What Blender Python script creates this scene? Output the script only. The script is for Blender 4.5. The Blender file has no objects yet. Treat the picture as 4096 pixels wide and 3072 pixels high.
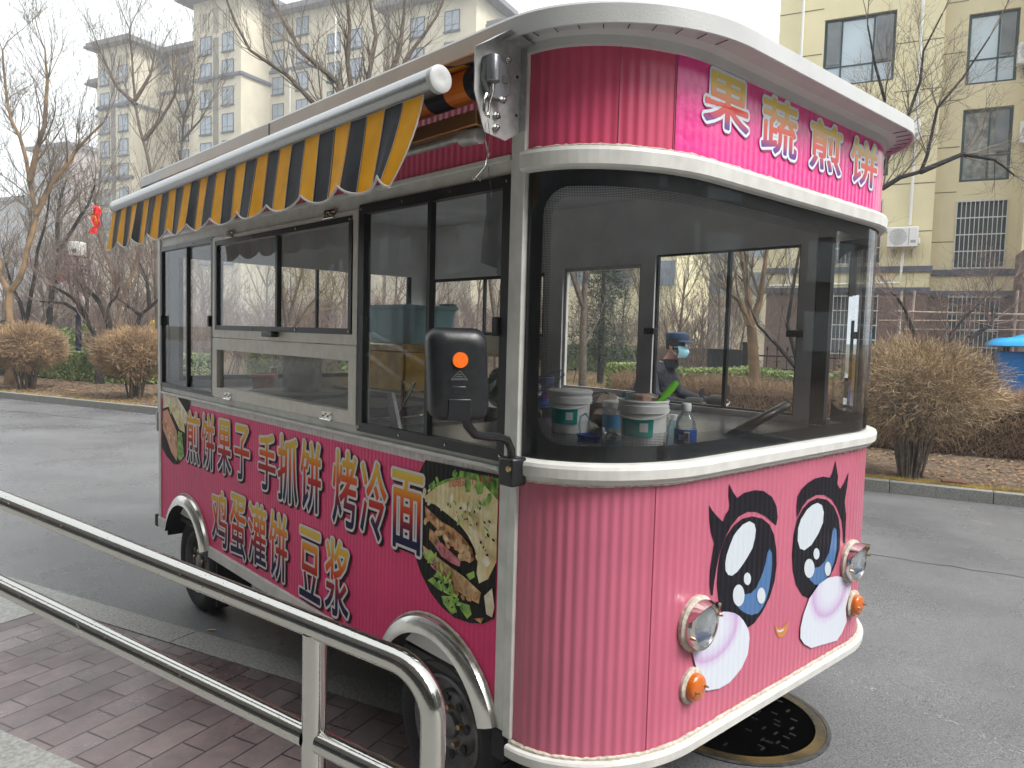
import bpy, bmesh, math, random
from mathutils import Vector, Matrix
C=bpy.context.scene.collection
sc=bpy.context.scene
PI=math.pi
rad=math.radians
# ---------------------------------------------------------------- camera
cam_d=bpy.data.cameras.new('camera'); cam=bpy.data.objects.new('camera',cam_d); C.objects.link(cam)
cam_d.sensor_width=36; cam_d.lens=26.449; cam_d.clip_end=1500; cam_d.clip_start=.05
cam.location=(1.6515,-1.5465,1.6)
def _cam():
    a,b,c=rad(137.5655),rad(-3.8118),rad(1.5182)
    f=Vector((math.cos(a)*math.cos(b),math.sin(a)*math.cos(b),math.sin(b)))
    r=f.cross(Vector((0,0,1))).normalized(); u=r.cross(f)
    R=r*math.cos(c)+u*math.sin(c); U=-r*math.sin(c)+u*math.cos(c)
    return Matrix((R,U,-f)).transposed()
cam.rotation_euler=_cam().to_euler()
sc.camera=cam
# ---------------------------------------------------------------- sky and light
w=bpy.data.worlds.new('World'); sc.world=w; w.use_nodes=True
nt=w.node_tree; nt.nodes.clear()
SUN_EL,SUN_AZ=rad(48),rad(16)          # azimuth of the sun direction in the xy plane (from +x)
sky=nt.nodes.new('ShaderNodeTexSky'); sky.sky_type='NISHITA'; sky.sun_disc=False
sky.sun_elevation=SUN_EL; sky.sun_rotation=PI/2-SUN_AZ
sky.air_density=1.0; sky.dust_density=6.0; sky.ozone_density=1.0
hs=nt.nodes.new('ShaderNodeHueSaturation'); hs.inputs['Saturation'].default_value=.10
mx=nt.nodes.new('ShaderNodeMix'); mx.data_type='RGBA'; mx.inputs['Factor'].default_value=.72
mx.inputs['B'].default_value=(9.2,9.75,10.0,1)          # cloud layer
bg=nt.nodes.new('ShaderNodeBackground'); bg.inputs['Strength'].default_value=.115
ow=nt.nodes.new('ShaderNodeOutputWorld')
nt.links.new(sky.outputs[0],hs.inputs['Color']); nt.links.new(hs.outputs[0],mx.inputs['A'])
nt.links.new(mx.outputs['Result'],bg.inputs['Color']); nt.links.new(bg.outputs[0],ow.inputs[0])
sd=bpy.data.lights.new('sun','SUN'); sd.energy=2.3; sd.angle=rad(25); sd.color=(1,.97,.93)
so=bpy.data.objects.new('sun',sd); C.objects.link(so)
so.rotation_euler=Vector((-math.cos(SUN_EL)*math.cos(SUN_AZ),-math.cos(SUN_EL)*math.sin(SUN_AZ),-math.sin(SUN_EL))).to_track_quat('-Z','Y').to_euler()
so.location=(20,5,25)
sc.view_settings.view_transform='Standard'; sc.view_settings.look='None'
sc.view_settings.exposure=.92; sc.view_settings.gamma=1
sc.cycles.max_bounces=8; sc.cycles.transparent_max_bounces=24; sc.cycles.volume_bounces=0
sc.cycles.caustics_reflective=False; sc.cycles.caustics_refractive=False
# ---------------------------------------------------------------- helpers
ORG={}
def tag(o,label,cat,group=None):
    o['label']=label; o['category']=cat
    if group: o['group']=group
    return o
def thing(name,label,cat,loc=(0,0,0),group=None):
    o=bpy.data.objects.new(name,None); C.objects.link(o); o.location=loc; o.empty_display_size=.1
    ORG[o.name]=Vector(loc); return tag(o,label,cat,group)
A0=rad(20.5); CU,SU=math.cos(A0),math.sin(A0)
def RW(p): return Vector((p[0]*CU-p[1]*SU,p[0]*SU+p[1]*CU,p[2]))   # road frame (along, across, up) to world
def RP(u,n,z=0): return RW((u,n,z))
class MB:
    def __init__(s,T=None): s.v=[];s.f=[];s.m=[];s.uv=[];s.T=T;s.has=False
    def vert(s,p,uv=(0,0)):
        s.v.append(tuple(s.T(p)) if s.T else tuple(p)); s.uv.append(uv); return len(s.v)-1
    def face(s,ps,m=0,uvs=None):
        i=[s.vert(p,uvs[k] if uvs else (0,0)) for k,p in enumerate(ps)]
        if uvs: s.has=True
        s.f.append(i); s.m.append(m)
    def box(s,x0,x1,y0,y1,z0,z1,m=0):
        b=len(s.v)
        for z in (z0,z1):
            for x,y in ((x0,y0),(x1,y0),(x1,y1),(x0,y1)): s.vert((x,y,z))
        for q in ((3,2,1,0),(4,5,6,7),(0,1,5,4),(1,2,6,5),(2,3,7,6),(3,0,4,7)):
            s.f.append([b+i for i in q]); s.m.append(m)
        return s
    def tube(s,pts,r,n=8,m=0,caps=True,closed=False):
        pts=[Vector(p) for p in pts]; N=len(pts)
        rr=r if isinstance(r,(list,tuple)) else [r]*N
        rings=[]; ref=None
        for i,p in enumerate(pts):
            if closed: t=(pts[(i+1)%N]-pts[i-1])
            else: t=(pts[min(i+1,N-1)]-pts[max(i-1,0)])
            if t.length<1e-9: t=Vector((0,0,1))
            t.normalize()
            if ref is None: ref=Vector((0,0,1)) if abs(t.z)<.9 else Vector((1,0,0))
            a=(ref-t*ref.dot(t))
            if a.length<1e-6: a=t.orthogonal()
            a.normalize(); bb=t.cross(a); ref=a
            rings.append([s.vert(p+(a*math.cos(k*2*PI/n)+bb*math.sin(k*2*PI/n))*rr[i]) for k in range(n)])
        for i in range(N if closed else N-1):
            A,B=rings[i],rings[(i+1)%N]
            for k in range(n):
                s.f.append([A[k],A[(k+1)%n],B[(k+1)%n],B[k]]); s.m.append(m)
        if caps and not closed:
            s.f.append(rings[0][::-1]); s.m.append(m); s.f.append(rings[-1][:]); s.m.append(m)
        return s
    def lathe(s,prof,c=(0,0,0),ax='z',n=24,m=0,mm=None,sc2=(1,1),cap=True):
        c=Vector(c); rings=[]
        A={'z':(Vector((1,0,0)),Vector((0,1,0)),Vector((0,0,1))),'y':(Vector((0,0,1)),Vector((1,0,0)),Vector((0,1,0))),'x':(Vector((0,1,0)),Vector((0,0,1)),Vector((1,0,0)))}
        e=A[ax] if isinstance(ax,str) else ax
        for r,h in prof:
            rings.append([s.vert(c+e[0]*math.cos(k*2*PI/n)*r*sc2[0]+e[1]*math.sin(k*2*PI/n)*r*sc2[1]+e[2]*h,(k/n,h)) for k in range(n)])
        for i in range(len(rings)-1):
            for k in range(n):
                s.f.append([rings[i][k],rings[i][(k+1)%n],rings[i+1][(k+1)%n],rings[i+1][k]]); s.m.append(mm[i] if mm else m)
        if cap and prof[0][0]>1e-4: s.f.append(rings[0][::-1]); s.m.append(mm[0] if mm else m)
        if cap and prof[-1][0]>1e-4: s.f.append(rings[-1][:]); s.m.append(mm[-1] if mm else m)
        return s
    def prism(s,poly,f0,f1,m=0,side=True):
        # poly 2d points, f0/f1 map (a,b)->3d front/back
        n=len(poly); a=[s.vert(f0(p),p) for p in poly]; s.has=True
        s.f.append(a); s.m.append(m)
        if f1:
            b=[s.vert(f1(p),p) for p in poly]; s.f.append(b[::-1]); s.m.append(m)
            for i in range(n):
                j=(i+1)%n; s.f.append([a[j],a[i],b[i],b[j]]); s.m.append(m)
        return s
    def build(s,name,mats,parent=None,smooth=False,fixn=True,bevel=0,sharp=40):
        me=bpy.data.meshes.new(name)
        o0=ORG[parent.name] if parent else Vector((0,0,0))
        me.from_pydata([(a-o0.x,b-o0.y,c-o0.z) for a,b,c in s.v],[],s.f)
        if not isinstance(mats,(list,tuple)): mats=[mats]
        for x in mats: me.materials.append(x)
        if len(mats)>1: me.polygons.foreach_set('material_index',s.m)
        if s.has:
            ul=me.uv_layers.new(name='UVMap'); vi=[0]*len(me.loops); me.loops.foreach_get('vertex_index',vi)
            fl=[]
            for i in vi: fl+=s.uv[i]
            ul.data.foreach_set('uv',fl)
        if fixn or bevel:
            bm=bmesh.new(); bm.from_mesh(me)
            if fixn: bmesh.ops.remove_doubles(bm,verts=bm.verts,dist=1e-6) if len(s.v)<4000 and not s.has else None; bmesh.ops.recalc_face_normals(bm,faces=bm.faces)
            bm.to_mesh(me); bm.free()
        if smooth: me.polygons.foreach_set('use_smooth',[True]*len(me.polygons))
        o=bpy.data.objects.new(name,me); C.objects.link(o)
        if bevel:
            md=o.modifiers.new('bevel','BEVEL'); md.width=bevel; md.segments=2; md.limit_method='ANGLE'; md.harden_normals=False
            me.polygons.foreach_set('use_smooth',[True]*len(me.polygons))
            try: me.set_sharp_from_angle(angle=rad(35))
            except Exception: pass
        elif smooth:
            try: me.set_sharp_from_angle(angle=rad(sharp))
            except Exception: pass
        if parent: o.parent=parent
        ORG[o.name]=o0.copy()
        return o
def build_split(mb,name,mats,parent=None,**kw):
    par=list(range(len(mb.v)))
    def fd(a):
        while par[a]!=a: par[a]=par[par[a]]; a=par[a]
        return a
    for f in mb.f:
        r=fd(f[0])
        for i in f[1:]: par[fd(i)]=r
    comp={}
    for f,m_ in zip(mb.f,mb.m): comp.setdefault(fd(f[0]),[]).append((f,m_))
    out=[]
    for fs in comp.values():
        q=MB(); mp={}
        for f,m_ in fs:
            g=[]
            for i in f:
                if i not in mp: mp[i]=len(q.v); q.v.append(mb.v[i]); q.uv.append(mb.uv[i])
                g.append(mp[i])
            q.f.append(g); q.m.append(m_)
        q.has=mb.has; out.append(q.build(name,mats,parent,**kw))
    return out
def struct(o): o['kind']='structure'; return o
def copy_tree(o,loc=None,rz=None,parent=None,label=None):
    c=o.copy(); C.objects.link(c)
    if parent: c.parent=parent
    if loc is not None: c.location=loc
    if rz is not None: c.rotation_euler=(0,0,rz)
    if label: c['label']=label
    for ch in o.children: copy_tree(ch,parent=c)
    return c
# ---------------------------------------------------------------- materials
def mat(name,col,rough=.6,metal=0.,spec=.5,noise=None,bump=None,coat=0.,flute=False,emit=None,alpha=None,trans=0.,ior=1.45,grad=None,col2=None,coord='Object',ao=False,pitch=.0255,fd=.0008):
    m=bpy.data.materials.new(name); m.use_nodes=True; n=m.node_tree; b=n.nodes['Principled BSDF']
    L=n.links.new
    b.inputs['Base Color'].default_value=(*col,1); b.inputs['Roughness'].default_value=rough; b.inputs['Metallic'].default_value=metal
    b.inputs['Specular IOR Level'].default_value=spec; b.inputs['Coat Weight'].default_value=coat; b.inputs['Coat Roughness'].default_value=.15
    b.inputs['Transmission Weight'].default_value=trans; b.inputs['IOR'].default_value=ior
    tc=n.nodes.new('ShaderNodeTexCoord')
    last=None
    if noise:                       # (scale, amount, detail, second colour)
        nz=n.nodes.new('ShaderNodeTexNoise'); nz.inputs['Scale'].default_value=noise[0]; nz.inputs['Detail'].default_value=noise[2] if len(noise)>2 else 4
        L(tc.outputs[coord],nz.inputs['Vector'])
        rp=n.nodes.new('ShaderNodeValToRGB'); rp.color_ramp.elements[0].position=.32; rp.color_ramp.elements[1].position=.68
        c2=col2 or tuple(max(0,x*(1-noise[1])) for x in col)
        rp.color_ramp.elements[0].color=(*c2,1); rp.color_ramp.elements[1].color=(*[min(1,x*(1+noise[1]*.4)) for x in col],1)
        L(nz.outputs[0],rp.inputs[0]); L(rp.outputs[0],b.inputs['Base Color']); last=rp
    if grad:                        # printed colour ramp over uv.y
        uv=n.nodes.new('ShaderNodeUVMap'); sp=n.nodes.new('ShaderNodeSeparateXYZ'); L(uv.outputs[0],sp.inputs[0])
        rp=n.nodes.new('ShaderNodeValToRGB'); e=rp.color_ramp.elements
        e[0].position,e[0].color=grad[0][0],(*grad[0][1],1); e[1].position,e[1].color=grad[-1][0],(*grad[-1][1],1)
        for p,c in grad[1:-1]: k=e.new(p); k.color=(*c,1)
        L(sp.outputs[1],rp.inputs[0]); L(rp.outputs[0],b.inputs['Base Color'])
    h=None
    if flute:                       # pressed vertical flutes, pitch 25 mm, real relief depth
        uv=n.nodes.new('ShaderNodeTexCoord') if flute=='obj' else n.nodes.new('ShaderNodeUVMap')
        sp=n.nodes.new('ShaderNodeSeparateXYZ'); L(uv.outputs['Object' if flute=='obj' else 0],sp.inputs[0])
        mu=n.nodes.new('ShaderNodeMath'); mu.operation='MULTIPLY'; mu.inputs[1].default_value=2*PI/pitch; L(sp.outputs[0 if flute!='y' else 1],mu.inputs[0])
        si=n.nodes.new('ShaderNodeMath'); si.operation='SINE'; L(mu.outputs[0],si.inputs[0])
        bu=n.nodes.new('ShaderNodeBump'); bu.inputs['Strength'].default_value=1; bu.inputs['Distance'].default_value=fd
        L(si.outputs[0],bu.inputs['Height']); h=bu
    if bump:                        # (scale, distance)
        nb=n.nodes.new('ShaderNodeTexNoise'); nb.inputs['Scale'].default_value=bump[0]; nb.inputs['Detail'].default_value=5
        L(tc.outputs[coord],nb.inputs['Vector'])
        bu=n.nodes.new('ShaderNodeBump'); bu.inputs['Strength'].default_value=1; bu.inputs['Distance'].default_value=bump[1]
        L(nb.outputs[0],bu.inputs['Height'])
        if h: L(h.outputs[0],bu.inputs['Normal'])
        h=bu
    if h: L(h.outputs[0],b.inputs['Normal'])
    return m
def glass(name,tint=(.93,.95,.95),ior=1.5,rough=0.,film=0.,filmcol=(.5,.5,.5),lucent=0.):
    m=bpy.data.materials.new(name); m.use_nodes=True; n=m.node_tree; n.nodes.clear(); L=n.links.new
    o=n.nodes.new('ShaderNodeOutputMaterial'); t=n.nodes.new('ShaderNodeBsdfTransparent'); t.inputs[0].default_value=(*tint,1)
    g=n.nodes.new('ShaderNodeBsdfGlossy'); g.inputs['Roughness'].default_value=rough; g.inputs[0].default_value=(.95,.97,1,1)
    fr=n.nodes.new('ShaderNodeFresnel'); fr.inputs['IOR'].default_value=ior
    mu=n.nodes.new('ShaderNodeMath'); mu.operation='MULTIPLY'; mu.inputs[1].default_value=.75; mu.use_clamp=True; L(fr.outputs[0],mu.inputs[0])
    mi=n.nodes.new('ShaderNodeMixShader'); L(mu.outputs[0],mi.inputs[0])
    src=t
    if film:
        d=n.nodes.new('ShaderNodeBsdfDiffuse'); d.inputs[0].default_value=(*filmcol,1)
        if lucent:
            tl=n.nodes.new('ShaderNodeBsdfTranslucent'); tl.inputs[0].default_value=(*filmcol,1); dm_=n.nodes.new('ShaderNodeMixShader'); dm_.inputs[0].default_value=lucent; L(d.outputs[0],dm_.inputs[1]); L(tl.outputs[0],dm_.inputs[2]); d=dm_
        tc=n.nodes.new('ShaderNodeTexCoord')
        nz=n.nodes.new('ShaderNodeTexNoise'); nz.inputs['Scale'].default_value=9; nz.inputs['Detail'].default_value=6; L(tc.outputs['Object'],nz.inputs['Vector'])
        mr=n.nodes.new('ShaderNodeMapRange'); mr.inputs[1].default_value=.35; mr.inputs[2].default_value=.75; mr.inputs[3].default_value=film*.4; mr.inputs[4].default_value=film*1.4
        L(nz.outputs[0],mr.inputs[0]); m2=n.nodes.new('ShaderNodeMixShader'); L(mr.outputs[0],m2.inputs[0]); L(t.outputs[0],m2.inputs[1]); L(d.outputs[0],m2.inputs[2]); src=m2
    L(src.outputs[0],mi.inputs[1]); L(g.outputs[0],mi.inputs[2]); L(mi.outputs[0],o.inputs[0])
    return m
M={}
def mm(k,*a,**kw): M[k]=mat(k,*a,**kw)
mm('white_alu',(.64,.635,.60),.42,noise=(14,.14,6)); mm('roof_white',(.50,.505,.50),.3,noise=(6,.08,4),bump=(150,.0006)); mm('alu_frame',(.62,.59,.53),.38,metal=.15,noise=(25,.1))
mm('side_pink',(.72,.022,.15),.45,flute=True,noise=(3,.12),fd=.0006); mm('banner_white',(.60,.54,.54),.42,flute=True,noise=(30,.2),fd=.0006)
mm('front_pink',(.51,.118,.19),.36,flute=True,noise=(2.5,.08),coat=.2,pitch=.033,fd=.0012)
mm('upper_pink',(.60,.07,.15),.36,flute=True,noise=(3,.12),coat=.2,pitch=.033,fd=.0012); mm('sign_magenta',(.78,.035,.27),.26,flute=True,noise=(4,.1),bump=(38,.0028),coat=.5,pitch=.033,fd=.0010)
mm('black_frame',(.012,.012,.014),.35); mm('rubber',(.018,.018,.019),.75,noise=(40,.3),bump=(90,.001)); mm('black_plastic',(.014,.015,.017),.33,bump=(260,.0004),noise=(60,.3))
mm('chrome',(.62,.61,.58),.16,metal=1.,bump=(30,.0006)); mm('steel',(.50,.49,.46),.06,metal=1.,bump=(220,.0002)); mm('galv',(.50,.50,.49),.45,metal=.55,noise=(30,.25),bump=(120,.0005))
mm('rim_grey',(.20,.20,.205),.4,metal=.4,noise=(20,.4)); mm('bolt',(.55,.50,.42),.3,metal=1.); mm('brass',(.50,.36,.18),.3,metal=1.)
mm('sealant',(.55,.50,.42),.7,noise=(60,.35),bump=(80,.003)); mm('amber',(.85,.19,.01),.12,trans=.35,coat=.6,bump=(160,.002)); mm('reflector',(.9,.16,.01),.3,bump=(400,.001))
mm('lens',(.85,.88,.9),.05,trans=.9,ior=1.3); mm('lamp_bowl',(.80,.81,.82),.22,metal=.4,bump=(30,.01)); mm('lamp_blue',(.03,.08,.30),.3)
mm('st_black',(.008,.007,.012),.5,flute=True,spec=.2,pitch=.033,fd=.0006); mm('st_white',(.54,.59,.64),.35,flute=True,pitch=.033,fd=.0006); mm('st_blue',(.06,.15,.33),.35,flute=True,pitch=.033,fd=.0006); mm('st_orange',(.55,.21,.05),.4,flute=True); mm('st_rim',(.45,.10,.17),.4)
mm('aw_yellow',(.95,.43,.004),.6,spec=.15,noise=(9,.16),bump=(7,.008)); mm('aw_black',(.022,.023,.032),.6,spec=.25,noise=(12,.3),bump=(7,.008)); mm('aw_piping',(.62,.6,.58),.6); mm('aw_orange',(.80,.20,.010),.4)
mm('inner_wall',(.78,.78,.79),.6,noise=(4,.15)); mm('inner_dark',(.045,.045,.048),.5,noise=(8,.3)); mm('counter_steel',(.30,.30,.30),.28,metal=.9,bump=(25,.0012)); mm('griddle',(.028,.027,.026),.5,noise=(20,.5),bump=(70,.001)); mm('griddle_top',(.16,.135,.11),.65,noise=(10,.4))
FACE={"lash_l":[[0.634,1.128],[0.657,1.101],[0.687,1.074],[0.73,1.086],[0.798,1.087],[0.858,1.077],[0.922,1.047],[0.957,1.007],[0.968,0.967],[0.96,0.939],[0.931,0.956],[0.879,0.986],[0.817,1.009],[0.759,1.017],[0.704,1.009],[0.657,0.983],[0.627,0.952],[0.599,0.91],[0.582,0.86],[0.572,0.815],[0.566,0.769],[0.556,0.773],[0.546,0.809],[0.545,0.856],[0.553,0.9],[0.562,0.942],[0.542,0.978],[0.529,1.02],[0.523,1.072],[0.541,1.052],[0.579,1.024],[0.607,1.005],[0.621,1.027],[0.641,1.041],[0.645,1.056],[0.635,1.086]],"eye_l":[[0.79,0.997],[0.86,0.979],[0.912,0.95],[0.948,0.907],[0.97,0.851],[0.978,0.79],[0.969,0.732],[0.938,0.678],[0.892,0.637],[0.839,0.609],[0.789,0.602],[0.725,0.626],[0.665,0.662],[0.624,0.703],[0.603,0.746],[0.589,0.803],[0.591,0.861],[0.604,0.912],[0.631,0.952],[0.675,0.983],[0.725,0.998]],"hi_l":[[0.772,0.983],[0.806,0.968],[0.817,0.946],[0.814,0.918],[0.801,0.885],[0.77,0.858],[0.739,0.836],[0.708,0.819],[0.677,0.812],[0.652,0.82],[0.635,0.838],[0.631,0.863],[0.637,0.889],[0.653,0.917],[0.675,0.948],[0.696,0.962],[0.73,0.978]],"cre_l":[[0.92,0.86],[0.939,0.842],[0.944,0.804],[0.941,0.764],[0.931,0.714],[0.916,0.683],[0.897,0.658],[0.864,0.64],[0.816,0.644],[0.774,0.661],[0.74,0.681],[0.719,0.699],[0.751,0.695],[0.761,0.73],[0.805,0.724],[0.841,0.736],[0.866,0.764],[0.885,0.789],[0.899,0.82],[0.906,0.848]],"c1_l":[[0.8,0.777],[0.799,0.77],[0.796,0.764],[0.791,0.76],[0.785,0.758],[0.778,0.759],[0.771,0.762],[0.764,0.766],[0.758,0.772],[0.754,0.779],[0.753,0.786],[0.753,0.793],[0.756,0.799],[0.761,0.802],[0.767,0.804],[0.774,0.804],[0.781,0.801],[0.788,0.797],[0.794,0.791],[0.798,0.784]],"c2_l":[[0.761,0.727],[0.76,0.715],[0.756,0.705],[0.748,0.699],[0.738,0.695],[0.727,0.696],[0.715,0.701],[0.704,0.709],[0.695,0.719],[0.689,0.731],[0.686,0.743],[0.687,0.754],[0.691,0.764],[0.699,0.77],[0.709,0.774],[0.72,0.773],[0.732,0.769],[0.743,0.761],[0.752,0.751],[0.758,0.739]],"c3_l":[[0.904,0.695],[0.903,0.686],[0.9,0.678],[0.894,0.673],[0.886,0.671],[0.877,0.671],[0.868,0.675],[0.859,0.681],[0.852,0.689],[0.848,0.698],[0.845,0.707],[0.846,0.716],[0.849,0.723],[0.855,0.729],[0.863,0.731],[0.872,0.731],[0.881,0.727],[0.889,0.721],[0.896,0.713],[0.901,0.704]],"lash_r":[[1.114,0.945],[1.107,0.986],[1.112,1.026],[1.137,1.049],[1.184,1.067],[1.24,1.078],[1.313,1.078],[1.367,1.067],[1.388,1.083],[1.412,1.13],[1.428,1.093],[1.441,1.063],[1.438,1.034],[1.468,1.009],[1.505,1.034],[1.537,1.071],[1.532,1.016],[1.516,0.952],[1.537,0.891],[1.538,0.839],[1.543,0.775],[1.524,0.778],[1.519,0.82],[1.501,0.874],[1.454,0.932],[1.401,0.975],[1.329,1.004],[1.262,1.012],[1.191,1.002],[1.151,0.98]],"eye_r":[[1.27,0.999],[1.355,0.981],[1.421,0.943],[1.466,0.894],[1.49,0.832],[1.494,0.758],[1.466,0.704],[1.423,0.662],[1.336,0.622],[1.249,0.606],[1.189,0.633],[1.135,0.686],[1.105,0.746],[1.092,0.809],[1.096,0.881],[1.117,0.938],[1.159,0.973],[1.206,0.993]],"hi_r":[[1.272,0.98],[1.311,0.965],[1.33,0.935],[1.327,0.893],[1.294,0.856],[1.24,0.82],[1.184,0.809],[1.148,0.822],[1.126,0.856],[1.125,0.903],[1.143,0.934],[1.188,0.965],[1.229,0.977]],"cre_r":[[1.431,0.859],[1.453,0.845],[1.461,0.807],[1.463,0.756],[1.448,0.715],[1.421,0.68],[1.377,0.656],[1.326,0.644],[1.288,0.654],[1.248,0.679],[1.232,0.693],[1.268,0.693],[1.277,0.723],[1.317,0.718],[1.361,0.731],[1.396,0.761],[1.41,0.801],[1.417,0.844]],"c1_r":[[1.311,0.772],[1.311,0.766],[1.308,0.76],[1.303,0.756],[1.296,0.754],[1.288,0.754],[1.28,0.757],[1.272,0.761],[1.266,0.767],[1.262,0.774],[1.26,0.782],[1.26,0.788],[1.263,0.794],[1.268,0.798],[1.275,0.8],[1.283,0.8],[1.291,0.797],[1.298,0.793],[1.305,0.787],[1.309,0.78]],"c2_r":[[1.274,0.722],[1.273,0.71],[1.268,0.701],[1.26,0.694],[1.248,0.691],[1.235,0.692],[1.222,0.696],[1.21,0.704],[1.199,0.714],[1.192,0.726],[1.189,0.738],[1.19,0.75],[1.194,0.759],[1.203,0.766],[1.214,0.769],[1.227,0.768],[1.24,0.764],[1.253,0.756],[1.263,0.746],[1.271,0.734]],"c3_r":[[1.418,0.692],[1.418,0.683],[1.415,0.675],[1.409,0.67],[1.402,0.667],[1.393,0.668],[1.384,0.671],[1.376,0.677],[1.369,0.684],[1.364,0.693],[1.361,0.703],[1.362,0.712],[1.365,0.719],[1.37,0.724],[1.378,0.727],[1.386,0.727],[1.395,0.724],[1.404,0.718],[1.411,0.71],[1.416,0.701]],"cheek_l":[[0.63,0.701],[0.661,0.693],[0.698,0.68],[0.731,0.662],[0.759,0.639],[0.786,0.609],[0.799,0.59],[0.805,0.564],[0.803,0.538],[0.798,0.51],[0.783,0.493],[0.763,0.472],[0.727,0.456],[0.687,0.441],[0.626,0.44],[0.561,0.453],[0.517,0.468],[0.516,0.493],[0.499,0.529],[0.478,0.562],[0.462,0.599],[0.444,0.625],[0.458,0.654],[0.501,0.686],[0.566,0.704]],"cheek_r":[[1.392,0.661],[1.472,0.652],[1.548,0.629],[1.602,0.599],[1.614,0.57],[1.593,0.537],[1.573,0.496],[1.59,0.432],[1.553,0.395],[1.506,0.374],[1.394,0.388],[1.279,0.403],[1.218,0.435],[1.183,0.468],[1.181,0.51],[1.198,0.555],[1.229,0.596],[1.241,0.611],[1.276,0.628],[1.318,0.651]],"mouth":[[0.985,0.567],[1.013,0.548],[1.05,0.543],[1.074,0.548],[1.091,0.558],[1.088,0.535],[1.078,0.516],[1.054,0.506],[1.036,0.506],[1.016,0.516],[0.999,0.536]],"mouth_in":[[1.001,0.546],[1.026,0.536],[1.058,0.536],[1.051,0.529],[1.033,0.527],[1.014,0.533]]}
FOODA={"disc":[[-0.476,1.151],[-0.512,1.101],[-0.534,1.048],[-0.541,0.936],[-0.519,0.785],[-0.49,0.743],[-0.431,0.69],[-0.364,0.656],[-0.295,0.641],[-0.21,0.648],[-0.142,0.667],[-0.092,0.699],[-0.087,0.955],[-0.087,1.16]],"leaf":[[-0.42,1.072],[-0.36,1.101],[-0.287,1.124],[-0.282,1.144],[-0.2,1.146],[-0.088,1.148],[-0.087,1.077],[-0.169,1.092],[-0.286,1.094],[-0.359,1.078]],"tort":[[-0.404,1.071],[-0.347,1.094],[-0.257,1.122],[-0.17,1.125],[-0.086,1.078],[-0.088,0.991],[-0.087,0.883],[-0.125,0.818],[-0.169,0.792],[-0.182,0.822],[-0.178,0.861],[-0.196,0.901],[-0.233,0.938],[-0.281,0.966],[-0.356,0.989],[-0.415,1.005],[-0.485,1.004],[-0.475,1.022],[-0.436,1.049]],"chk":[[-0.474,0.99],[-0.42,0.969],[-0.374,0.954],[-0.311,0.944],[-0.262,0.928],[-0.208,0.898],[-0.195,0.864],[-0.218,0.847],[-0.26,0.86],[-0.341,0.899],[-0.406,0.924],[-0.466,0.952]],"chk2":[[-0.442,0.916],[-0.399,0.902],[-0.372,0.872],[-0.41,0.859],[-0.444,0.876]],"ham":[[-0.41,0.859],[-0.372,0.88],[-0.333,0.865],[-0.265,0.843],[-0.27,0.822],[-0.313,0.823],[-0.37,0.833]],"wrap":[[-0.48,0.847],[-0.416,0.83],[-0.338,0.813],[-0.245,0.794],[-0.157,0.765],[-0.167,0.725],[-0.243,0.73],[-0.323,0.751],[-0.388,0.777],[-0.468,0.805]],"ham2":[[-0.442,0.808],[-0.402,0.805],[-0.324,0.774],[-0.327,0.757],[-0.381,0.767],[-0.427,0.783]],"g1":[[-0.446,0.73],[-0.413,0.751],[-0.4,0.742],[-0.336,0.755],[-0.273,0.733],[-0.279,0.712],[-0.335,0.712],[-0.386,0.714]],"g2":[[-0.366,0.696],[-0.303,0.713],[-0.29,0.686],[-0.277,0.666],[-0.307,0.649],[-0.352,0.672]],"g3":[[-0.272,0.703],[-0.213,0.708],[-0.2,0.681],[-0.223,0.659],[-0.259,0.679]],"g4":[[-0.234,0.805],[-0.194,0.827],[-0.187,0.809],[-0.216,0.791]],"yel":[[-0.14,0.759],[-0.102,0.795],[-0.089,0.737],[-0.099,0.701],[-0.127,0.703]],"org":[[-0.188,0.67],[-0.137,0.689],[-0.153,0.665]]}
FOODB={"disc":[[-3.252,1.191],[-3.0,1.186],[-2.774,1.165],[-2.811,1.103],[-2.834,1.017],[-2.865,0.832],[-2.988,0.768],[-3.067,0.759],[-3.182,0.788],[-3.274,0.832],[-3.262,1.061]],"white":[[-3.244,1.187],[-3.0,1.178],[-2.818,1.087],[-2.849,1.015],[-2.939,1.065],[-3.064,1.118],[-3.245,1.08]],"salm":[[-3.245,1.063],[-3.162,1.082],[-3.002,0.966],[-2.987,0.869],[-3.003,0.785],[-3.099,0.827],[-3.18,0.9],[-3.247,0.949]],"yel":[[-3.178,1.119],[-3.016,1.122],[-2.878,1.055],[-2.864,0.971],[-2.955,0.982],[-3.064,1.052]],"let":[[-2.971,0.969],[-2.909,0.966],[-2.88,0.83],[-2.941,0.794],[-3.003,0.812]]}
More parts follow.
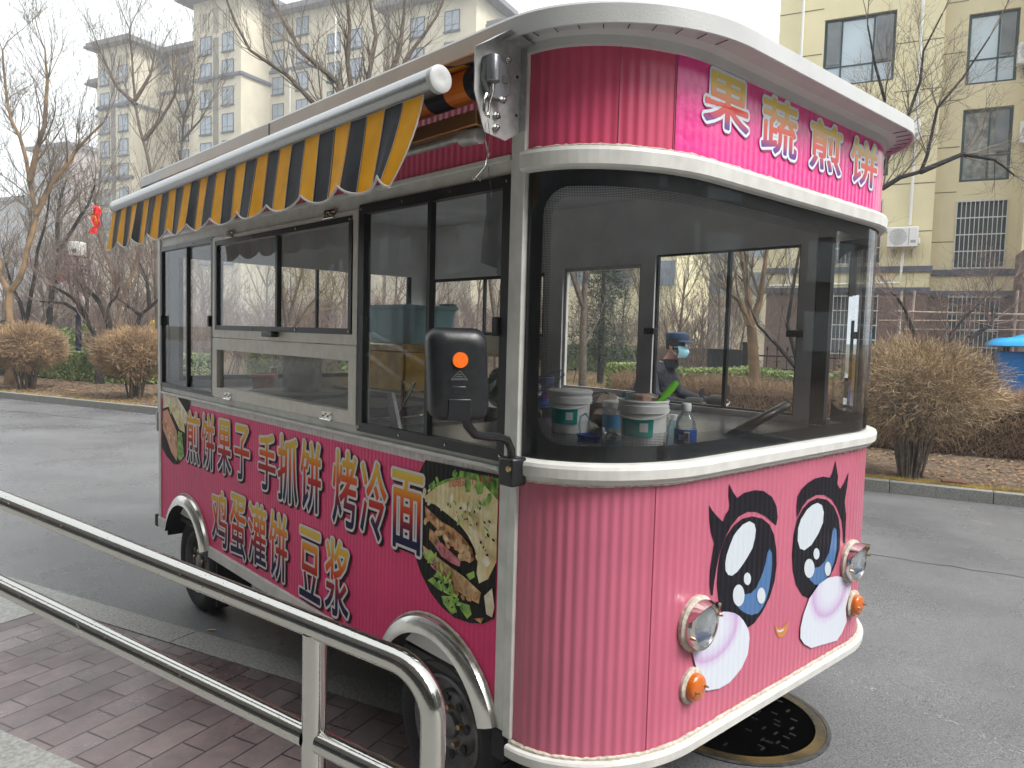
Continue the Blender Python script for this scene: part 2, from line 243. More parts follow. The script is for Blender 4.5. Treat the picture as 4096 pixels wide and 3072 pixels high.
TREES={"A":[0.115,[[[-20.27,1.79,0.0],[-20.37,1.82,1.37],[-20.43,1.81,1.86],[-20.45,1.83,2.29]],[[-20.44,1.83,2.29],[-20.31,2.01,2.6],[-20.24,2.12,2.97],[-20.23,2.17,3.34],[-20.16,2.29,3.77],[-20.13,2.37,4.21],[-20.2,2.32,4.57],[-20.29,2.27,5.0],[-20.38,2.22,5.55],[-20.52,2.12,6.1],[-20.7,1.97,6.52],[-20.8,1.91,7.01],[-20.87,1.88,7.5],[-20.96,1.86,8.23]],[[-20.13,2.37,4.21],[-19.95,2.64,4.95],[-19.7,2.96,5.45],[-19.57,3.14,5.83],[-19.37,3.4,6.2],[-19.16,3.65,6.52]],[[-20.29,2.27,5.0],[-20.22,2.43,5.86],[-20.13,2.58,6.42],[-20.15,2.62,7.03],[-20.16,2.66,7.52],[-20.25,2.63,8.26]],[[-20.45,1.83,2.29],[-20.58,1.71,2.59],[-20.67,1.66,3.02],[-20.81,1.56,3.63],[-20.92,1.54,4.54]]]],"B":[0.09,[[[-21.8,2.39,0.0],[-21.87,2.41,1.36]],[[-21.87,2.41,1.36],[-21.87,2.45,1.76],[-21.84,2.53,2.29],[-21.81,2.62,2.83],[-21.81,2.69,3.49],[-21.73,2.82,4.02],[-21.7,2.91,4.49],[-21.7,2.98,5.22]],[[-21.88,2.42,1.49],[-22.03,2.31,2.09],[-22.19,2.17,2.48],[-22.43,2.0,3.47]]]],"Cc":[0.12,[[[-24.87,3.49,0.0],[-24.94,3.52,1.5],[-24.95,3.6,2.41],[-24.91,3.7,3.03],[-24.87,3.82,3.72],[-24.61,4.19,4.57],[-24.38,4.5,5.19],[-24.28,4.67,5.8]],[[-24.87,3.82,3.72],[-24.97,3.79,4.55],[-24.97,3.87,5.32],[-24.86,4.06,6.08]]]],"Ch1":[0.095,[[[-19.69,3.63,0.0],[-19.76,3.62,0.78],[-19.87,3.55,1.35],[-20.03,3.42,1.73],[-20.08,3.38,1.92]],[[-20.08,3.38,1.92],[-20.3,3.17,2.23],[-20.53,2.94,2.42],[-20.66,2.8,2.51]],[[-19.87,3.55,1.35],[-20.1,3.35,1.82],[-20.42,3.03,2.07],[-20.68,2.74,2.11],[-20.86,2.55,2.11]],[[-20.03,3.42,1.73],[-20.04,3.45,2.18],[-20.2,3.32,2.62]]]],"Ch2":[0.095,[[[-20.89,4.12,0.0],[-20.9,4.19,1.08],[-20.98,4.15,1.62],[-21.1,4.06,2.02],[-21.3,3.87,2.35],[-21.5,3.67,2.52]],[[-20.88,4.23,1.28],[-20.99,4.17,1.89],[-20.97,4.22,2.13],[-20.84,4.37,2.37],[-20.82,4.42,2.58]],[[-20.98,4.15,1.62],[-21.18,3.99,2.26],[-21.41,3.77,2.52],[-21.49,3.7,2.76]]]],"Ch3":[0.095,[[[-20.94,4.83,0.0],[-20.98,4.88,1.5],[-20.93,4.97,1.85],[-20.76,5.18,2.07],[-20.59,5.39,2.35],[-20.34,5.71,2.78]],[[-20.93,4.97,1.85],[-21.13,4.77,2.05],[-21.49,4.41,2.39]],[[-20.76,5.18,2.07],[-20.85,5.14,2.76],[-21.03,5.0,3.31]]]],"O1":[0.11,[[[-24.49,5.37,0.0],[-24.57,5.4,1.39],[-24.62,5.41,2.11],[-24.7,5.39,2.74],[-24.91,5.23,3.45],[-25.18,5.02,4.24],[-25.27,4.97,4.79],[-25.37,4.93,5.51]],[[-24.62,5.41,2.11],[-24.45,5.69,2.99],[-24.3,5.95,3.95],[-24.3,6.03,4.75]]]],"E":[0.1,[[[-23.65,6.34,0.0],[-24.03,6.32,4.76],[-24.22,6.28,6.35],[-24.34,6.2,6.98],[-24.55,6.05,7.77],[-24.73,5.95,8.72],[-24.86,5.92,9.91],[-24.98,5.89,10.95]],[[-24.69,5.98,8.57],[-25.13,5.55,9.11],[-25.45,5.28,9.89],[-25.72,5.06,10.68]],[[-24.45,6.13,7.46],[-24.15,6.53,8.11],[-23.88,6.9,8.92],[-23.82,7.04,9.72]],[[-24.73,5.95,8.72],[-24.46,6.33,9.53],[-24.4,6.47,10.33]]]],"Fr":[0.07,[[[-24.21,7.22,0.0],[-24.65,7.35,6.99],[-24.68,7.39,7.74],[-24.69,7.45,8.48],[-24.94,7.25,9.22],[-25.07,7.22,10.3]],[[-24.69,7.45,8.48],[-24.55,7.68,9.24],[-24.56,7.77,10.23]],[[-24.68,7.39,7.74],[-24.33,7.85,8.41],[-24.09,8.17,9.09]]]],"G":[0.12,[[[-12.28,6.88,0.0],[-12.53,6.92,3.82],[-12.64,6.96,5.41]],[[-12.64,6.96,5.41],[-12.83,6.87,6.58],[-12.94,6.81,7.26],[-12.96,6.87,8.06],[-13.09,6.82,8.91]],[[-12.64,6.96,5.41],[-12.63,7.12,6.85],[-12.57,7.28,7.81],[-12.71,7.2,8.6],[-12.68,7.3,9.24]],[[-12.64,6.96,5.41],[-12.32,7.47,7.02],[-12.21,7.64,7.56],[-12.21,7.75,8.62],[-12.17,7.84,9.16]],[[-12.64,6.96,5.41],[-13.39,6.24,6.4],[-13.79,5.86,6.96],[-14.36,5.29,7.47],[-14.61,5.07,8.05],[-14.79,4.92,8.63]],[[-12.65,6.97,5.63],[-13.06,6.65,6.83],[-13.64,6.07,7.5],[-13.98,5.78,8.23],[-14.24,5.56,8.86]],[[-12.62,7.01,5.63],[-12.03,7.84,7.57],[-11.72,8.25,8.32],[-11.62,8.42,8.86]]]],"D":[0.056,[[[-2.45,8.08,0.0],[-2.52,8.11,1.19],[-2.57,8.15,2.15],[-2.6,8.21,3.1],[-2.57,8.28,3.55]],[[-2.57,8.28,3.53],[-2.4,8.48,3.58],[-2.26,8.64,3.72],[-2.09,8.84,3.8],[-2.05,8.91,4.01],[-2.0,9.02,4.62],[-1.81,9.27,5.01],[-1.61,9.53,5.54]],[[-2.6,8.21,3.1],[-2.44,8.45,3.75],[-2.24,8.74,4.52],[-2.17,8.87,4.95],[-2.17,8.91,5.34],[-2.04,9.1,5.82]],[[-2.57,8.28,3.55],[-2.46,8.53,4.7],[-2.57,8.44,5.15],[-2.67,8.39,5.65]],[[-2.09,8.84,3.8],[-1.74,9.24,4.04],[-1.46,9.54,3.98],[-1.28,9.73,3.79]]]],"P":[0.07,[[[-3.63,14.09,0.0],[-3.78,14.04,1.5],[-3.94,13.91,2.02],[-4.02,13.85,2.26],[-4.14,13.75,2.5],[-4.23,13.66,2.61]],[[-3.36,14.41,0.55],[-3.41,14.48,1.8],[-3.26,14.66,2.1],[-3.15,14.81,2.29],[-2.97,15.03,2.59],[-2.8,15.23,2.72]],[[-3.14,14.76,1.76],[-2.9,15.05,2.01],[-2.87,15.09,2.11],[-2.91,15.08,2.45]]]],"H":[0.1,[[[-4.68,9.65,0.0],[-4.73,9.67,0.91],[-4.79,9.66,1.44],[-4.83,9.65,1.81]],[[-4.83,9.65,1.81],[-4.99,9.52,2.25],[-5.1,9.41,2.33],[-5.18,9.35,2.65]],[[-4.84,9.65,1.85],[-4.77,9.77,2.26],[-4.75,9.84,2.87],[-4.74,9.92,3.49]],[[-4.85,9.63,1.85],[-4.92,9.62,2.46],[-5.04,9.54,3.07],[-5.11,9.53,3.68]]]],"I":[0.06,[[[-4.08,9.86,0.0],[-4.13,9.88,0.91],[-4.14,9.91,1.26]],[[-4.14,9.91,1.26],[-4.29,9.8,1.86],[-4.27,9.88,2.42],[-4.24,9.98,3.06],[-4.25,10.03,3.65]],[[-4.14,9.91,1.26],[-4.08,10.04,1.91],[-3.95,10.23,2.43],[-3.87,10.36,2.75]],[[-4.15,9.89,1.18],[-4.38,9.68,1.53],[-4.61,9.45,1.84],[-4.75,9.34,2.24]]]],"J":[0.09,[[[-8.1,9.2,0.0],[-8.13,9.23,0.99],[-8.19,9.27,2.05],[-8.22,9.33,3.01],[-8.27,9.37,3.97],[-8.35,9.41,5.17]],[[-8.21,9.26,2.19],[-8.38,9.13,2.76],[-8.46,9.07,3.0],[-8.58,9.01,3.72]]]],"K":[0.04,[[[-8.87,12.08,0.0],[-8.94,12.1,1.43],[-9.05,12.08,2.44],[-9.24,11.93,3.11],[-9.43,11.78,3.55],[-9.54,11.71,4.12]],[[-9.05,12.08,2.44],[-9.05,12.17,3.29],[-9.1,12.16,3.85]]]],"Q":[0.05,[[[-8.45,7.34,0.0],[-8.55,7.36,1.75],[-8.69,7.3,2.64],[-8.93,7.12,3.53]],[[-8.55,7.36,1.75],[-8.54,7.47,2.65],[-8.57,7.52,3.55]]]],"R":[0.06,[[[-12.39,5.24,0.0],[-12.49,5.27,1.66],[-12.65,5.19,2.65],[-12.94,4.95,3.38]],[[-12.49,5.27,1.66],[-12.4,5.44,2.41],[-12.32,5.61,3.16]],[[-12.47,5.27,1.41],[-12.24,5.58,2.02],[-12.03,5.85,2.42]]]]}
# ---------------------------------------------------------------- food truck
L_,D_,RC,WW=3.3085,.3331,.4482,2.0375
GZ=-.09
truck=thing('food_truck','pink ribbed street food truck with rounded nose, striped awning and cartoon eyes','food truck',(-1.5,1.02,GZ))
def nose_path(n=22,fl=12,offs=0.,offf=0.,x0=None,far=None):
    a,b=D_+offf,RC+offs; P=[]; fo_=offs if far is None else far
    if x0 is not None: P.append((x0,-offs,0,-1))
    for i in range(n+1):
        t=PI/2*i/n; nx,ny=math.sin(t)/a,-math.cos(t)/b; l=math.hypot(nx,ny)
        P.append((a*math.sin(t),RC-b*math.cos(t),nx/l,ny/l))
    for i in range(1,fl): P.append((a,RC+(WW-2*RC)*i/fl,1,0))
    for i in range(n,-1,-1):
        t=PI/2*i/n; bf=RC+fo_; nx,ny=math.sin(t)/a,math.cos(t)/bf; l=math.hypot(nx,ny)
        P.append((a*math.sin(t),WW-RC+bf*math.cos(t),nx/l,ny/l))
    if x0 is not None: P.append((x0,WW+fo_,0,1))
    out=[];s=0 if x0 is None else x0
    for i,p in enumerate(P):
        if i: s+=math.hypot(p[0]-P[i-1][0],p[1]-P[i-1][1])
        out.append((*p,s))
    return out
NP=nose_path(); STOT=NP[-1][4]; SFLAT=NP[22][4]
def sweep(mb,path,prof,m=0,sel=None):
    for i in range(len(path)-1):
        if sel and not sel(path[i],path[i+1]): continue
        A,B=path[i],path[i+1]
        for k in range(len(prof)-1):
            (o0,z0),(o1,z1)=prof[k],prof[k+1]
            q=lambda p,o,z:(p[0]+p[2]*o,p[1]+p[3]*o,z)
            b=len(mb.v)
            for p,o,z in ((A,o0,z0),(B,o0,z0),(B,o1,z1),(A,o1,z1)): mb.vert(q(p,o,z),(p[4],z))
            mb.f.append([b,b+1,b+2,b+3]); mb.m.append(m)
    mb.has=True
def holes_wall(mb,P,a0,a1,z0,z1,holes,t,m=0,back=True,mj=None):
    xs=sorted({a0,a1}|{v for h in holes for v in h[:2]}); zs=sorted({z0,z1}|{v for h in holes for v in h[2:]})
    inh=lambda a,z:any(h[0]<a<h[1] and h[2]<z<h[3] for h in holes)
    for i in range(len(xs)-1):
        for j in range(len(zs)-1):
            if xs[i]<a0 or xs[i+1]>a1 or inh((xs[i]+xs[i+1])/2,(zs[j]+zs[j+1])/2): continue
            c=((xs[i],zs[j]),(xs[i+1],zs[j]),(xs[i+1],zs[j+1]),(xs[i],zs[j+1]))
            mb.face([P(a,z,0) for a,z in c],m,[c_ for c_ in c])
            if back: mb.face([P(a,z,t) for a,z in c][::-1],m)
    mj=m if mj is None else mj
    for h in list(holes)+[(a0,a1,z0,z1)]:
        c=((h[0],h[2]),(h[1],h[2]),(h[1],h[3]),(h[0],h[3]))
        for k in range(4):
            (a,z),(b,y)=c[k],c[(k+1)%4]
            mb.face([P(a,z,0),P(b,y,0),P(b,y,t),P(a,z,t)],mj)
# --- lower side panel with wheel arch cut-outs
ARCH=[(-2.822,.247,.362),(-.405,.247,.362)]
def zlow(x,r=0.):
    z=.384
    for cx,cz,R in ARCH:
        R=R-.03+r
        if abs(x-cx)<R: z=max(z,cz+math.sqrt(R*R-(x-cx)**2))
    return z
mb=MB(); N=300
for i in range(N):
    a=-L_+.02+(L_-.095)*i/N; b=-L_+.02+(L_-.095)*(i+1)/N
    mb.face([(a,0,zlow(a)),(b,0,zlow(b)),(b,0,1.142),(a,0,1.142)],0,[(a,zlow(a)),(b,zlow(b)),(b,1.142),(a,1.142)])
    mb.face([(a,0,1.142),(b,0,1.142),(b,0,1.182),(a,0,1.182)],1,[(a,1.142),(b,1.142),(b,1.182),(a,1.182)])
mb.build('side_panel',[M['side_pink'],M['banner_white']],truck,fixn=False)
# --- near wall frame around the windows
PN=lambda a,z,t:(a,.004+t,z)
mb=MB(); holes_wall(mb,PN,-L_,-.058,1.180,2.134,[(-3.292,-2.434,1.215,2.075),(-2.422,-.938,1.220,2.066),(-.934,-.058001,1.201,2.082)],.045)
mb.build('window_wall',M['white_alu'],truck)
mb=MB()
mb.box(-L_-.022,-L_+.022,-.006,.05,.384,2.42)           # rear corner post
mb.box(-.078,-.034,-.007,.03,.355,1.2)                  # front corner post, lower flat
mb.box(-.060,-.002,-.009,.03,1.2,2.425); mb.box(-.030,.004,-.013,.03,.345,2.428)
mb.box(-3.28,-.09,-.010,-.001,1.172,1.186); 
mb.box(-3.30,-.065,-.012,.002,2.122,2.139)
build_split(mb,'corner_post',M['white_alu'],truck,bevel=.003)
mb=MB()
for xa,xb in ((-3.33,-3.163),(-2.482,-.762)): mb.box(xa,xb,-.012,.03,.325,.386)
build_split(mb,'sill_strip',M['white_alu'],truck,bevel=.003)
mb=MB(); mb.box(-3.375,-3.331,-.016,.04,.318,.392); mb.box(-3.163,-3.145,-.008,.2,.300,.365); mb.box(-.085,-.028,-.006,.06,.255,.352)
build_split(mb,'end_cap',M['rubber'],truck,bevel=.004)
mb=MB()
for i in range(40):
    a=-3.29+3.23*i/40;b=-3.29+3.23*(i+1)/40
    mb.face([(a,-.001,2.134),(b,-.001,2.134),(b,-.001,2.421),(a,-.001,2.421)],0,[(a,2.13),(b,2.13),(b,2.42),(a,2.42)])
mb.build('upper_side_panel',M['upper_pink'],truck,fixn=False)
# --- wheel arches
def arch(cx,cz,R):
    mb=MB(); n=30; a0=math.acos(min(1,(.36-cz)/R)); 
    pr=[(R,-.003),(R-.006,-.022),(R-.030,-.036),(R-.060,-.040),(R-.060,.0),(R-.066,.10)]
    e=rad(18)
    for i in range(n):
        t0=PI-e-(PI-2*e)*i/n+.0; t1=PI-e-(PI-2*e)*(i+1)/n
        for k in range(len(pr)-1):
            q=lambda t,p:(cx+math.cos(t)*p[0],p[1],cz+math.sin(t)*p[0])
            mb.face([q(t0,pr[k]),q(t1,pr[k]),q(t1,pr[k+1]),q(t0,pr[k+1])],0 if k<3 else 1)
    o=mb.build('wheel_arch',[M['chrome'],M['rubber']],truck,smooth=True)
    mb=MB(); mb.tube([(cx+math.cos(t)*(R+.002),-.004,cz+math.sin(t)*(R+.002)) for t in [e+(PI-2*e)*i/40 for i in range(41)]],.006,6)
    mb.build('sealant_bead',M['sealant'],o,smooth=True)
for a in ARCH: arch(*a)
# --- front lower and upper panels
lin=lambda a,b,n:[a+(b-a)*i/n for i in range(n+1)]
mb=MB(); sweep(mb,NP,[(0,.339),(0,1.170)]); mb.build('front_panel',M['front_pink'],truck,fixn=False,smooth=True)
mb=MB(); sweep(mb,NP,[(0,2.134),(0,2.422)]); mb.build('upper_front_panel',M['upper_pink'],truck,fixn=False,smooth=True)
mb=MB(); sweep(mb,nose_path(22,12),[(.0025,2.128),(.0028,2.425)],sel=lambda a,b:SFLAT-.16<a[4] and b[4]<STOT-.02)
sign=mb.build('sign_banner',M['sign_magenta'],truck,fixn=False,smooth=True)
mb=MB(); sweep(mb,NP,[(0,2.074),(.022,2.077),(.030,2.084),(.032,2.122),(.028,2.132),(.012,2.137),(0,2.137)]); mb.build('upper_belt',M['white_alu'],truck,smooth=True)
mb=MB(); sweep(mb,NP,[(0,1.166),(.018,1.168),(.020,1.178),(.030,1.180),(.036,1.186),(.038,1.214),(.034,1.224),(.020,1.229),(-.01,1.230)]); mb.build('sill_belt',M['white_alu'],truck,smooth=True)
mb=MB(); sweep(mb,NP,[(-.03,.294),(.022,.294),(.028,.300),(.030,.326),(.026,.333),(0,.336)]); mb.build('bottom_trim',M['white_alu'],truck,smooth=True)
mb=MB(); rnd=random.Random(5)
P2=nose_path(60,60)
for z,amp in ((.338,.0035),(2.1375,.003),(1.1665,.003)):
    mb.tube([(p[0]+p[2]*.006,p[1]+p[3]*.006,z+rnd.uniform(-1,1)*amp*.5) for p in P2],[.0055+rnd.uniform(0,amp) for _ in P2],6)
mb.build('sealant_bead',M['sealant'],truck,smooth=True)
# seams of the panel sheets
mb=MB()
for s0,z0,z1 in ((.44,.34,1.165),(.28,2.138,2.42),(.455,2.138,2.42)):
    k=min(range(len(P2)),key=lambda i:abs(P2[i][4]-s0)); p=P2[k]
    mb.tube([(p[0]+p[2]*.0005,p[1]+p[3]*.0005,z0),(p[0]+p[2]*.0005,p[1]+p[3]*.0005,z1)],.0022,6)
build_split(mb,'panel_seam',M['st_rim'],truck)
# --- roof
def outline(os_,of): return nose_path(20,8,os_,of,x0=-L_-.05,far=os_*.05 if os_>0 else os_)
def loft(mb,levels,cap=True,m=0):
    rings=[[mb.vert((p[0],p[1],z)) for p in outline(a,b)] for a,b,z in levels]
    for r0,r1 in zip(rings,rings[1:]):
        for i in range(len(r0)):
            j=(i+1)%len(r0); mb.f.append([r0[i],r0[j],r1[j],r1[i]]); mb.m.append(m)
    if cap: mb.f.append(rings[-1][:]); mb.m.append(m)
mb=MB(); loft(mb,[(0.0,0.0,2.415),(.012,.014,2.418),(.014,.016,2.428),(.016,.020,2.440),(.026,.045,2.450),(.040,.085,2.455),(.072,.108,2.456),(.084,.120,2.452),(.085,.121,2.437),(.090,.128,2.434),(.092,.131,2.437),(.092,.128,2.488),(.088,.118,2.496),(.080,.106,2.498),(-.1,-.05,2.505),(-.45,-.3,2.51)])
roof=mb.build('roof',M['roof_white'],truck,smooth=True,sharp=14)
mb=MB()
for pth,rng in ((outline(.083,.119),range(2,22)),):
    po=outline(.03,.055)
    for i in list(range(3,21,2))+list(range(31,48,2)):
        a,b=pth[i],po[i]; mb.tube([(a[0],a[1],2.4485),(b[0],b[1],2.4475)],.0016,4)
build_split(mb,'soffit_joint',M['black_frame'],roof)
mb=MB(); mb.box(-1.555,-1.549,-.0945,-.09,2.434,2.486); mb.build('fascia_joint',M['black_frame'],roof)
# --- interior shell
mb=MB(); po=nose_path(12,4,-.03,-.03)
mb.f.append([mb.vert((p[0],p[1],2.405)) for p in po]+[mb.vert((-L_+.03,WW-.03,2.405)),mb.vert((-L_+.03,.03,2.405))]); mb.m.append(0)
mb.build('ceiling',M['inner_wall'],truck)
mb=MB(); mb.box(-L_+.03,0,.04,WW-.04,.40,.43); mb.build('floor',M['inner_dark'],truck)
mb=MB(); mb.box(-L_+.1,.15,.2,WW-.2,.2,.34); mb.box(-3.1,-.1,.55,1.5,.08,.22); mb.build('chassis',M['rubber'],truck)
mb=MB(); mb.box(-3.2,-.1,.03,.04,.45,1.18); mb.box(-3.27,-.06,.012,.035,2.14,2.40); mb.build('inner_lining',M['inner_wall'],truck)
PF=lambda a,z,t:(a,WW-t,z)
FH=[(-3.20,-1.93,1.585,2.01),(-3.20,-1.93,1.26,1.455),(-1.757,-1.125,1.255,2.03),(-1.026,-.15,1.23,2.075)]
mb=MB(); holes_wall(mb,PF,-L_,-.07,.36,2.42,FH,.045); mb.build('far_wall',M['inner_wall'],truck)
mb=MB(); mb.box(-.069,.002,WW-.04,WW-.003,1.2,2.1); mb.build('far_post',M['black_frame'],truck); mb=MB(); mb.box(-.069,.002,WW-.04,WW-.002,.36,1.2); mb.box(-.069,.002,WW-.04,WW-.002,2.1,2.42); build_split(mb,'far_post',M['white_alu'],truck)
PR_=lambda a,z,t:(-L_+t,a,z)
mb=MB(); holes_wall(mb,PR_,0.05,WW-.045,.36,2.42,[(.10,1.86,1.25,2.02)],.04); mb.build('rear_wall',M['inner_wall'],truck)
mb=MB(); mb.box(-.98,-.60,1.0,1.4,.45,1.06); mb.box(-1.0,-.93,1.0,1.4,1.0,1.12); mb.build('driver_seat',M['inner_dark'],truck,bevel=.03)
# dashboard follows the nose
mb=MB(); po=nose_path(16,6,-.014,-.014)
top=[(p[0],p[1]) for p in po]+[(-1.0,WW-.05),(-1.0,1.35),(-.92,1.3),(-.92,.05)]
mb.prism(top,lambda p:(p[0],p[1],1.198),lambda p:(p[0],p[1],1.12)); mb.build('dashboard',mat('dash',(.10,.10,.105),.20,noise=(3,.75,4),col2=(.03,.03,.033)),truck)
# --- glazing
GL=glass('window_glass',(.95,.96,.96),film=.008,filmcol=(.32,.31,.30)); GLW=glass('windscreen_glass',(.96,.97,.97),film=.006,filmcol=(.4,.4,.4))
def sl_window(name,x0,x1,z0,z1,y,xd,fw=.034,frm='black_frame',dm='black_frame',latch=True):
    mb=MB(); s=1 if y<1 else -1
    yo=y; yi=y+s*.03
    ya,yb=min(yo,yi),max(yo,yi)
    mb.box(x0,x1,ya,yb,z0,z0+fw); mb.box(x0,x1,ya,yb,z1-fw,z1); mb.box(x0,x0+fw,ya,yb,z0+fw,z1-fw); mb.box(x1-fw,x1,ya,yb,z0+fw,z1-fw)
    mb.box(xd-.010,xd+.010,ya+.006,yb-.002,z0+fw,z1-fw)
    o=mb.build(name,M[frm],truck)
    for a,b,yy in ((x0+fw,xd,y+s*.012),(xd,x1-fw,y+s*.022)):
        g=MB(); g.face([(a,yy,z0+fw),(b,yy,z0+fw),(b,yy,z1-fw),(a,yy,z1-fw)]); g.build('pane',GL,o,fixn=False)
    mb=MB()
    for i in range(4):
        x=x0+fw/2+(x1-x0-fw)*i/3
        for z in (z0+fw/2,z1-fw/2): mb.lathe([(.0045,0),(.0045,-.003*s),(0,-.004*s)],(x,y-.0005*s,z),'y',8)
    mb.build('screw',M['steel'],o)
    if latch:
        mb=MB(); zc=(z0+z1)/2-.02
        for x in (x0+fw+.012,x1-fw-.012): mb.box(x-.012,x+.012,y-.012*s if s>0 else y,y+.004*s if s>0 else y+.012,zc-.03,zc+.03)
        mb.build('latch',M['black_plastic'],o,bevel=.003)
    return o
sl_window('side_window',-3.290,-2.436,1.217,2.073,-.004,-2.85,.026)
sl_window('side_window',-.932,-.060,1.203,2.080,-.008,-.482,.036)
hatch=sl_window('serving_hatch',-2.386,-.980,1.580,2.046,-.012,-1.66,.024,latch=False)
def frame4(x0,x1,z0,z1,w0,w1,ya,yb,name,parent,m):
    mb=MB(); hx0,hx1=x0+w0,x1-w0
    mb.box(x0,x1,ya,yb,z0,z0+w1); mb.box(x0,x1,ya,yb,z1-w0,z1); mb.box(x0,hx0,ya,yb,z0+w1,z1-w0); mb.box(hx1,x1,ya,yb,z0+w1,z1-w0)
    return mb.build(name,m,parent,bevel=.002)
frame4(-2.421,-.939,1.540,2.066,.036,.042,-.009,.03,'hatch_frame',hatch,M['alu_frame'])
mb=MB(); mb.box(-1.735,-1.62,-.045,-.01,1.556,1.582); mb.build('hatch_handle',M['black_plastic'],hatch,bevel=.005)
flap=frame4(-2.421,-.939,1.222,1.536,.060,.053,-.010,.028,'fold_down_flap',truck,M['alu_frame'])
mb=MB(); mb.face([(-2.362,.01,1.274),(-1.0,.01,1.274),(-1.0,.01,1.478),(-2.362,.01,1.478)]); mb.build('pane',glass('flap_glass',(.94,.95,.94),film=.05,filmcol=(.34,.32,.29)),flap,fixn=False)
def hinge(x,z,up,par):
    mb=MB(); s=1 if up else -1
    mb.box(x-.042,x+.042,-.0125,-.010,min(z,z+s*.034),max(z,z+s*.034)); mb.tube([(x-.045,-.016,z),(x+.045,-.016,z)],.005,8)
    for i in range(4): mb.lathe([(.005,0),(.004,-.004),(0,-.005)],(x-.03+i*.02,-.0125,z+s*(.014+.009*(i%2))),'y',8)
    mb.build('hinge',M['steel'],par)
hinge(-2.21,1.224,True,flap); hinge(-1.165,1.224,True,flap); hinge(-2.19,2.052,True,hatch); hinge(-1.16,2.052,True,hatch)
# far and rear windows
for i,(a,b,z0,z1) in enumerate(FH):
    x=(a+b)/2 if i!=3 else -.555
    mb=MB(); y=WW-.03; f=.022 if i<3 else .012
    mb.box(a,b,y,y+.02,z0,z0+f); mb.box(a,b,y,y+.02,z1-f,z1); mb.box(a,a+f,y,y+.02,z0+f,z1-f); mb.box(b-f,b,y,y+.02,z0+f,z1-f)
    if i in (0,3): mb.box(x-.010,x+.010,y,y+.02,z0+f,z1-f)
    o=mb.build('far_window',M['black_frame'] if i in(0,3) else M['white_alu'],truck)
    g=MB(); g.face([(a+f,y+.01,z0+f),(b-f,y+.01,z0+f),(b-f,y+.01,z1-f),(a+f,y+.01,z1-f)]); g.build('pane',GL,o,fixn=False)
    if i==3:
        mb=MB(); 
        for xx in (a-.02,b-.02): mb.box(xx-.02,xx+.05,y-.05,y-.005,1.62,1.655)
        mb.build('latch',M['black_plastic'],o,bevel=.003)
g=MB(); xr=-L_+.02; mb=MB(); mb.box(xr-.01,xr+.01,1.05,1.07,1.25,2.02); mb.box(xr-.01,xr+.01,.10,.13,1.25,2.02); mb.box(xr-.01,xr+.01,1.83,1.86,1.25,2.02); mb.box(xr-.01,xr+.01,.13,1.83,1.25,1.28)
o=mb.build('rear_window',M['black_frame'],truck); g.face([(xr,.13,1.28),(xr,1.83,1.28),(xr,1.83,2.02),(xr,.13,2.02)]); g.build('pane',GL,o,fixn=False)
# windscreen
NG=nose_path(24,12)
def wsurf(o_,z0,z1,nz,sa,sb):
    mb=MB(); prof=[(o_,z0+(z1-z0)*i/nz) for i in range(nz+1)]; sweep(mb,NG,prof,sel=lambda a,b:a[4]>=sa-1e-6 and b[4]<=sb+1e-6); return mb
ws=wsurf(-.004,1.222,2.080,1,.0,STOT).build('windscreen',GLW,truck,fixn=False,smooth=True)
fm=bpy.data.materials.new('frit'); fm.use_nodes=True; n=fm.node_tree; n.nodes.clear(); Lk=n.links.new
def mth(op,a,b=None,clamp=False):
    x=n.nodes.new('ShaderNodeMath'); x.operation=op; x.use_clamp=clamp
    for i,v in enumerate((a,b)):
        if v is None: continue
        if isinstance(v,(int,float)): x.inputs[i].default_value=v
        else: Lk(v,x.inputs[i])
    return x.outputs[0]
uvn=n.nodes.new('ShaderNodeUVMap'); sp=n.nodes.new('ShaderNodeSeparateXYZ'); Lk(uvn.outputs[0],sp.inputs[0])
sc_,zc_,hs_,hz_,R_=(STOT+.054)/2,1.653,(STOT-.070)/2,.375,.085
qx=mth('SUBTRACT',mth('ABSOLUTE',mth('SUBTRACT',sp.outputs[0],sc_)),hs_-R_); qy=mth('SUBTRACT',mth('ABSOLUTE',mth('SUBTRACT',sp.outputs[1],zc_)),hz_-R_)
ln=mth('POWER',mth('ADD',mth('POWER',mth('MAXIMUM',qx,0),2),mth('POWER',mth('MAXIMUM',qy,0),2)),.5)
sdf=mth('SUBTRACT',mth('ADD',ln,mth('MINIMUM',mth('MAXIMUM',qx,qy),0)),R_)
fx=mth('SINE',mth('MULTIPLY',mth('ADD',sp.outputs[0],sp.outputs[1]),2*PI/.0095)); fy=mth('SINE',mth('MULTIPLY',mth('SUBTRACT',sp.outputs[0],sp.outputs[1]),2*PI/.0095))
dots=mth('GREATER_THAN',mth('ADD',mth('MULTIPLY',fx,fy),mth('MULTIPLY',sdf,16)),.02-.10)
msk=mth('MAXIMUM',mth('GREATER_THAN',sdf,0),mth('MULTIPLY',dots,mth('GREATER_THAN',sdf,-.030)))
tr=n.nodes.new('ShaderNodeBsdfTransparent'); df=n.nodes.new('ShaderNodeBsdfPrincipled'); df.inputs['Base Color'].default_value=(.008,.009,.012,1); df.inputs['Roughness'].default_value=.35
ms=n.nodes.new('ShaderNodeMixShader'); Lk(msk,ms.inputs[0]); Lk(tr.outputs[0],ms.inputs[1]); Lk(df.outputs[0],ms.inputs[2]); oo=n.nodes.new('ShaderNodeOutputMaterial'); Lk(ms.outputs[0],oo.inputs[0])
fo=wsurf(-.007,1.222,2.080,1,0,STOT).build('frit_border',fm,ws,fixn=False,smooth=True)
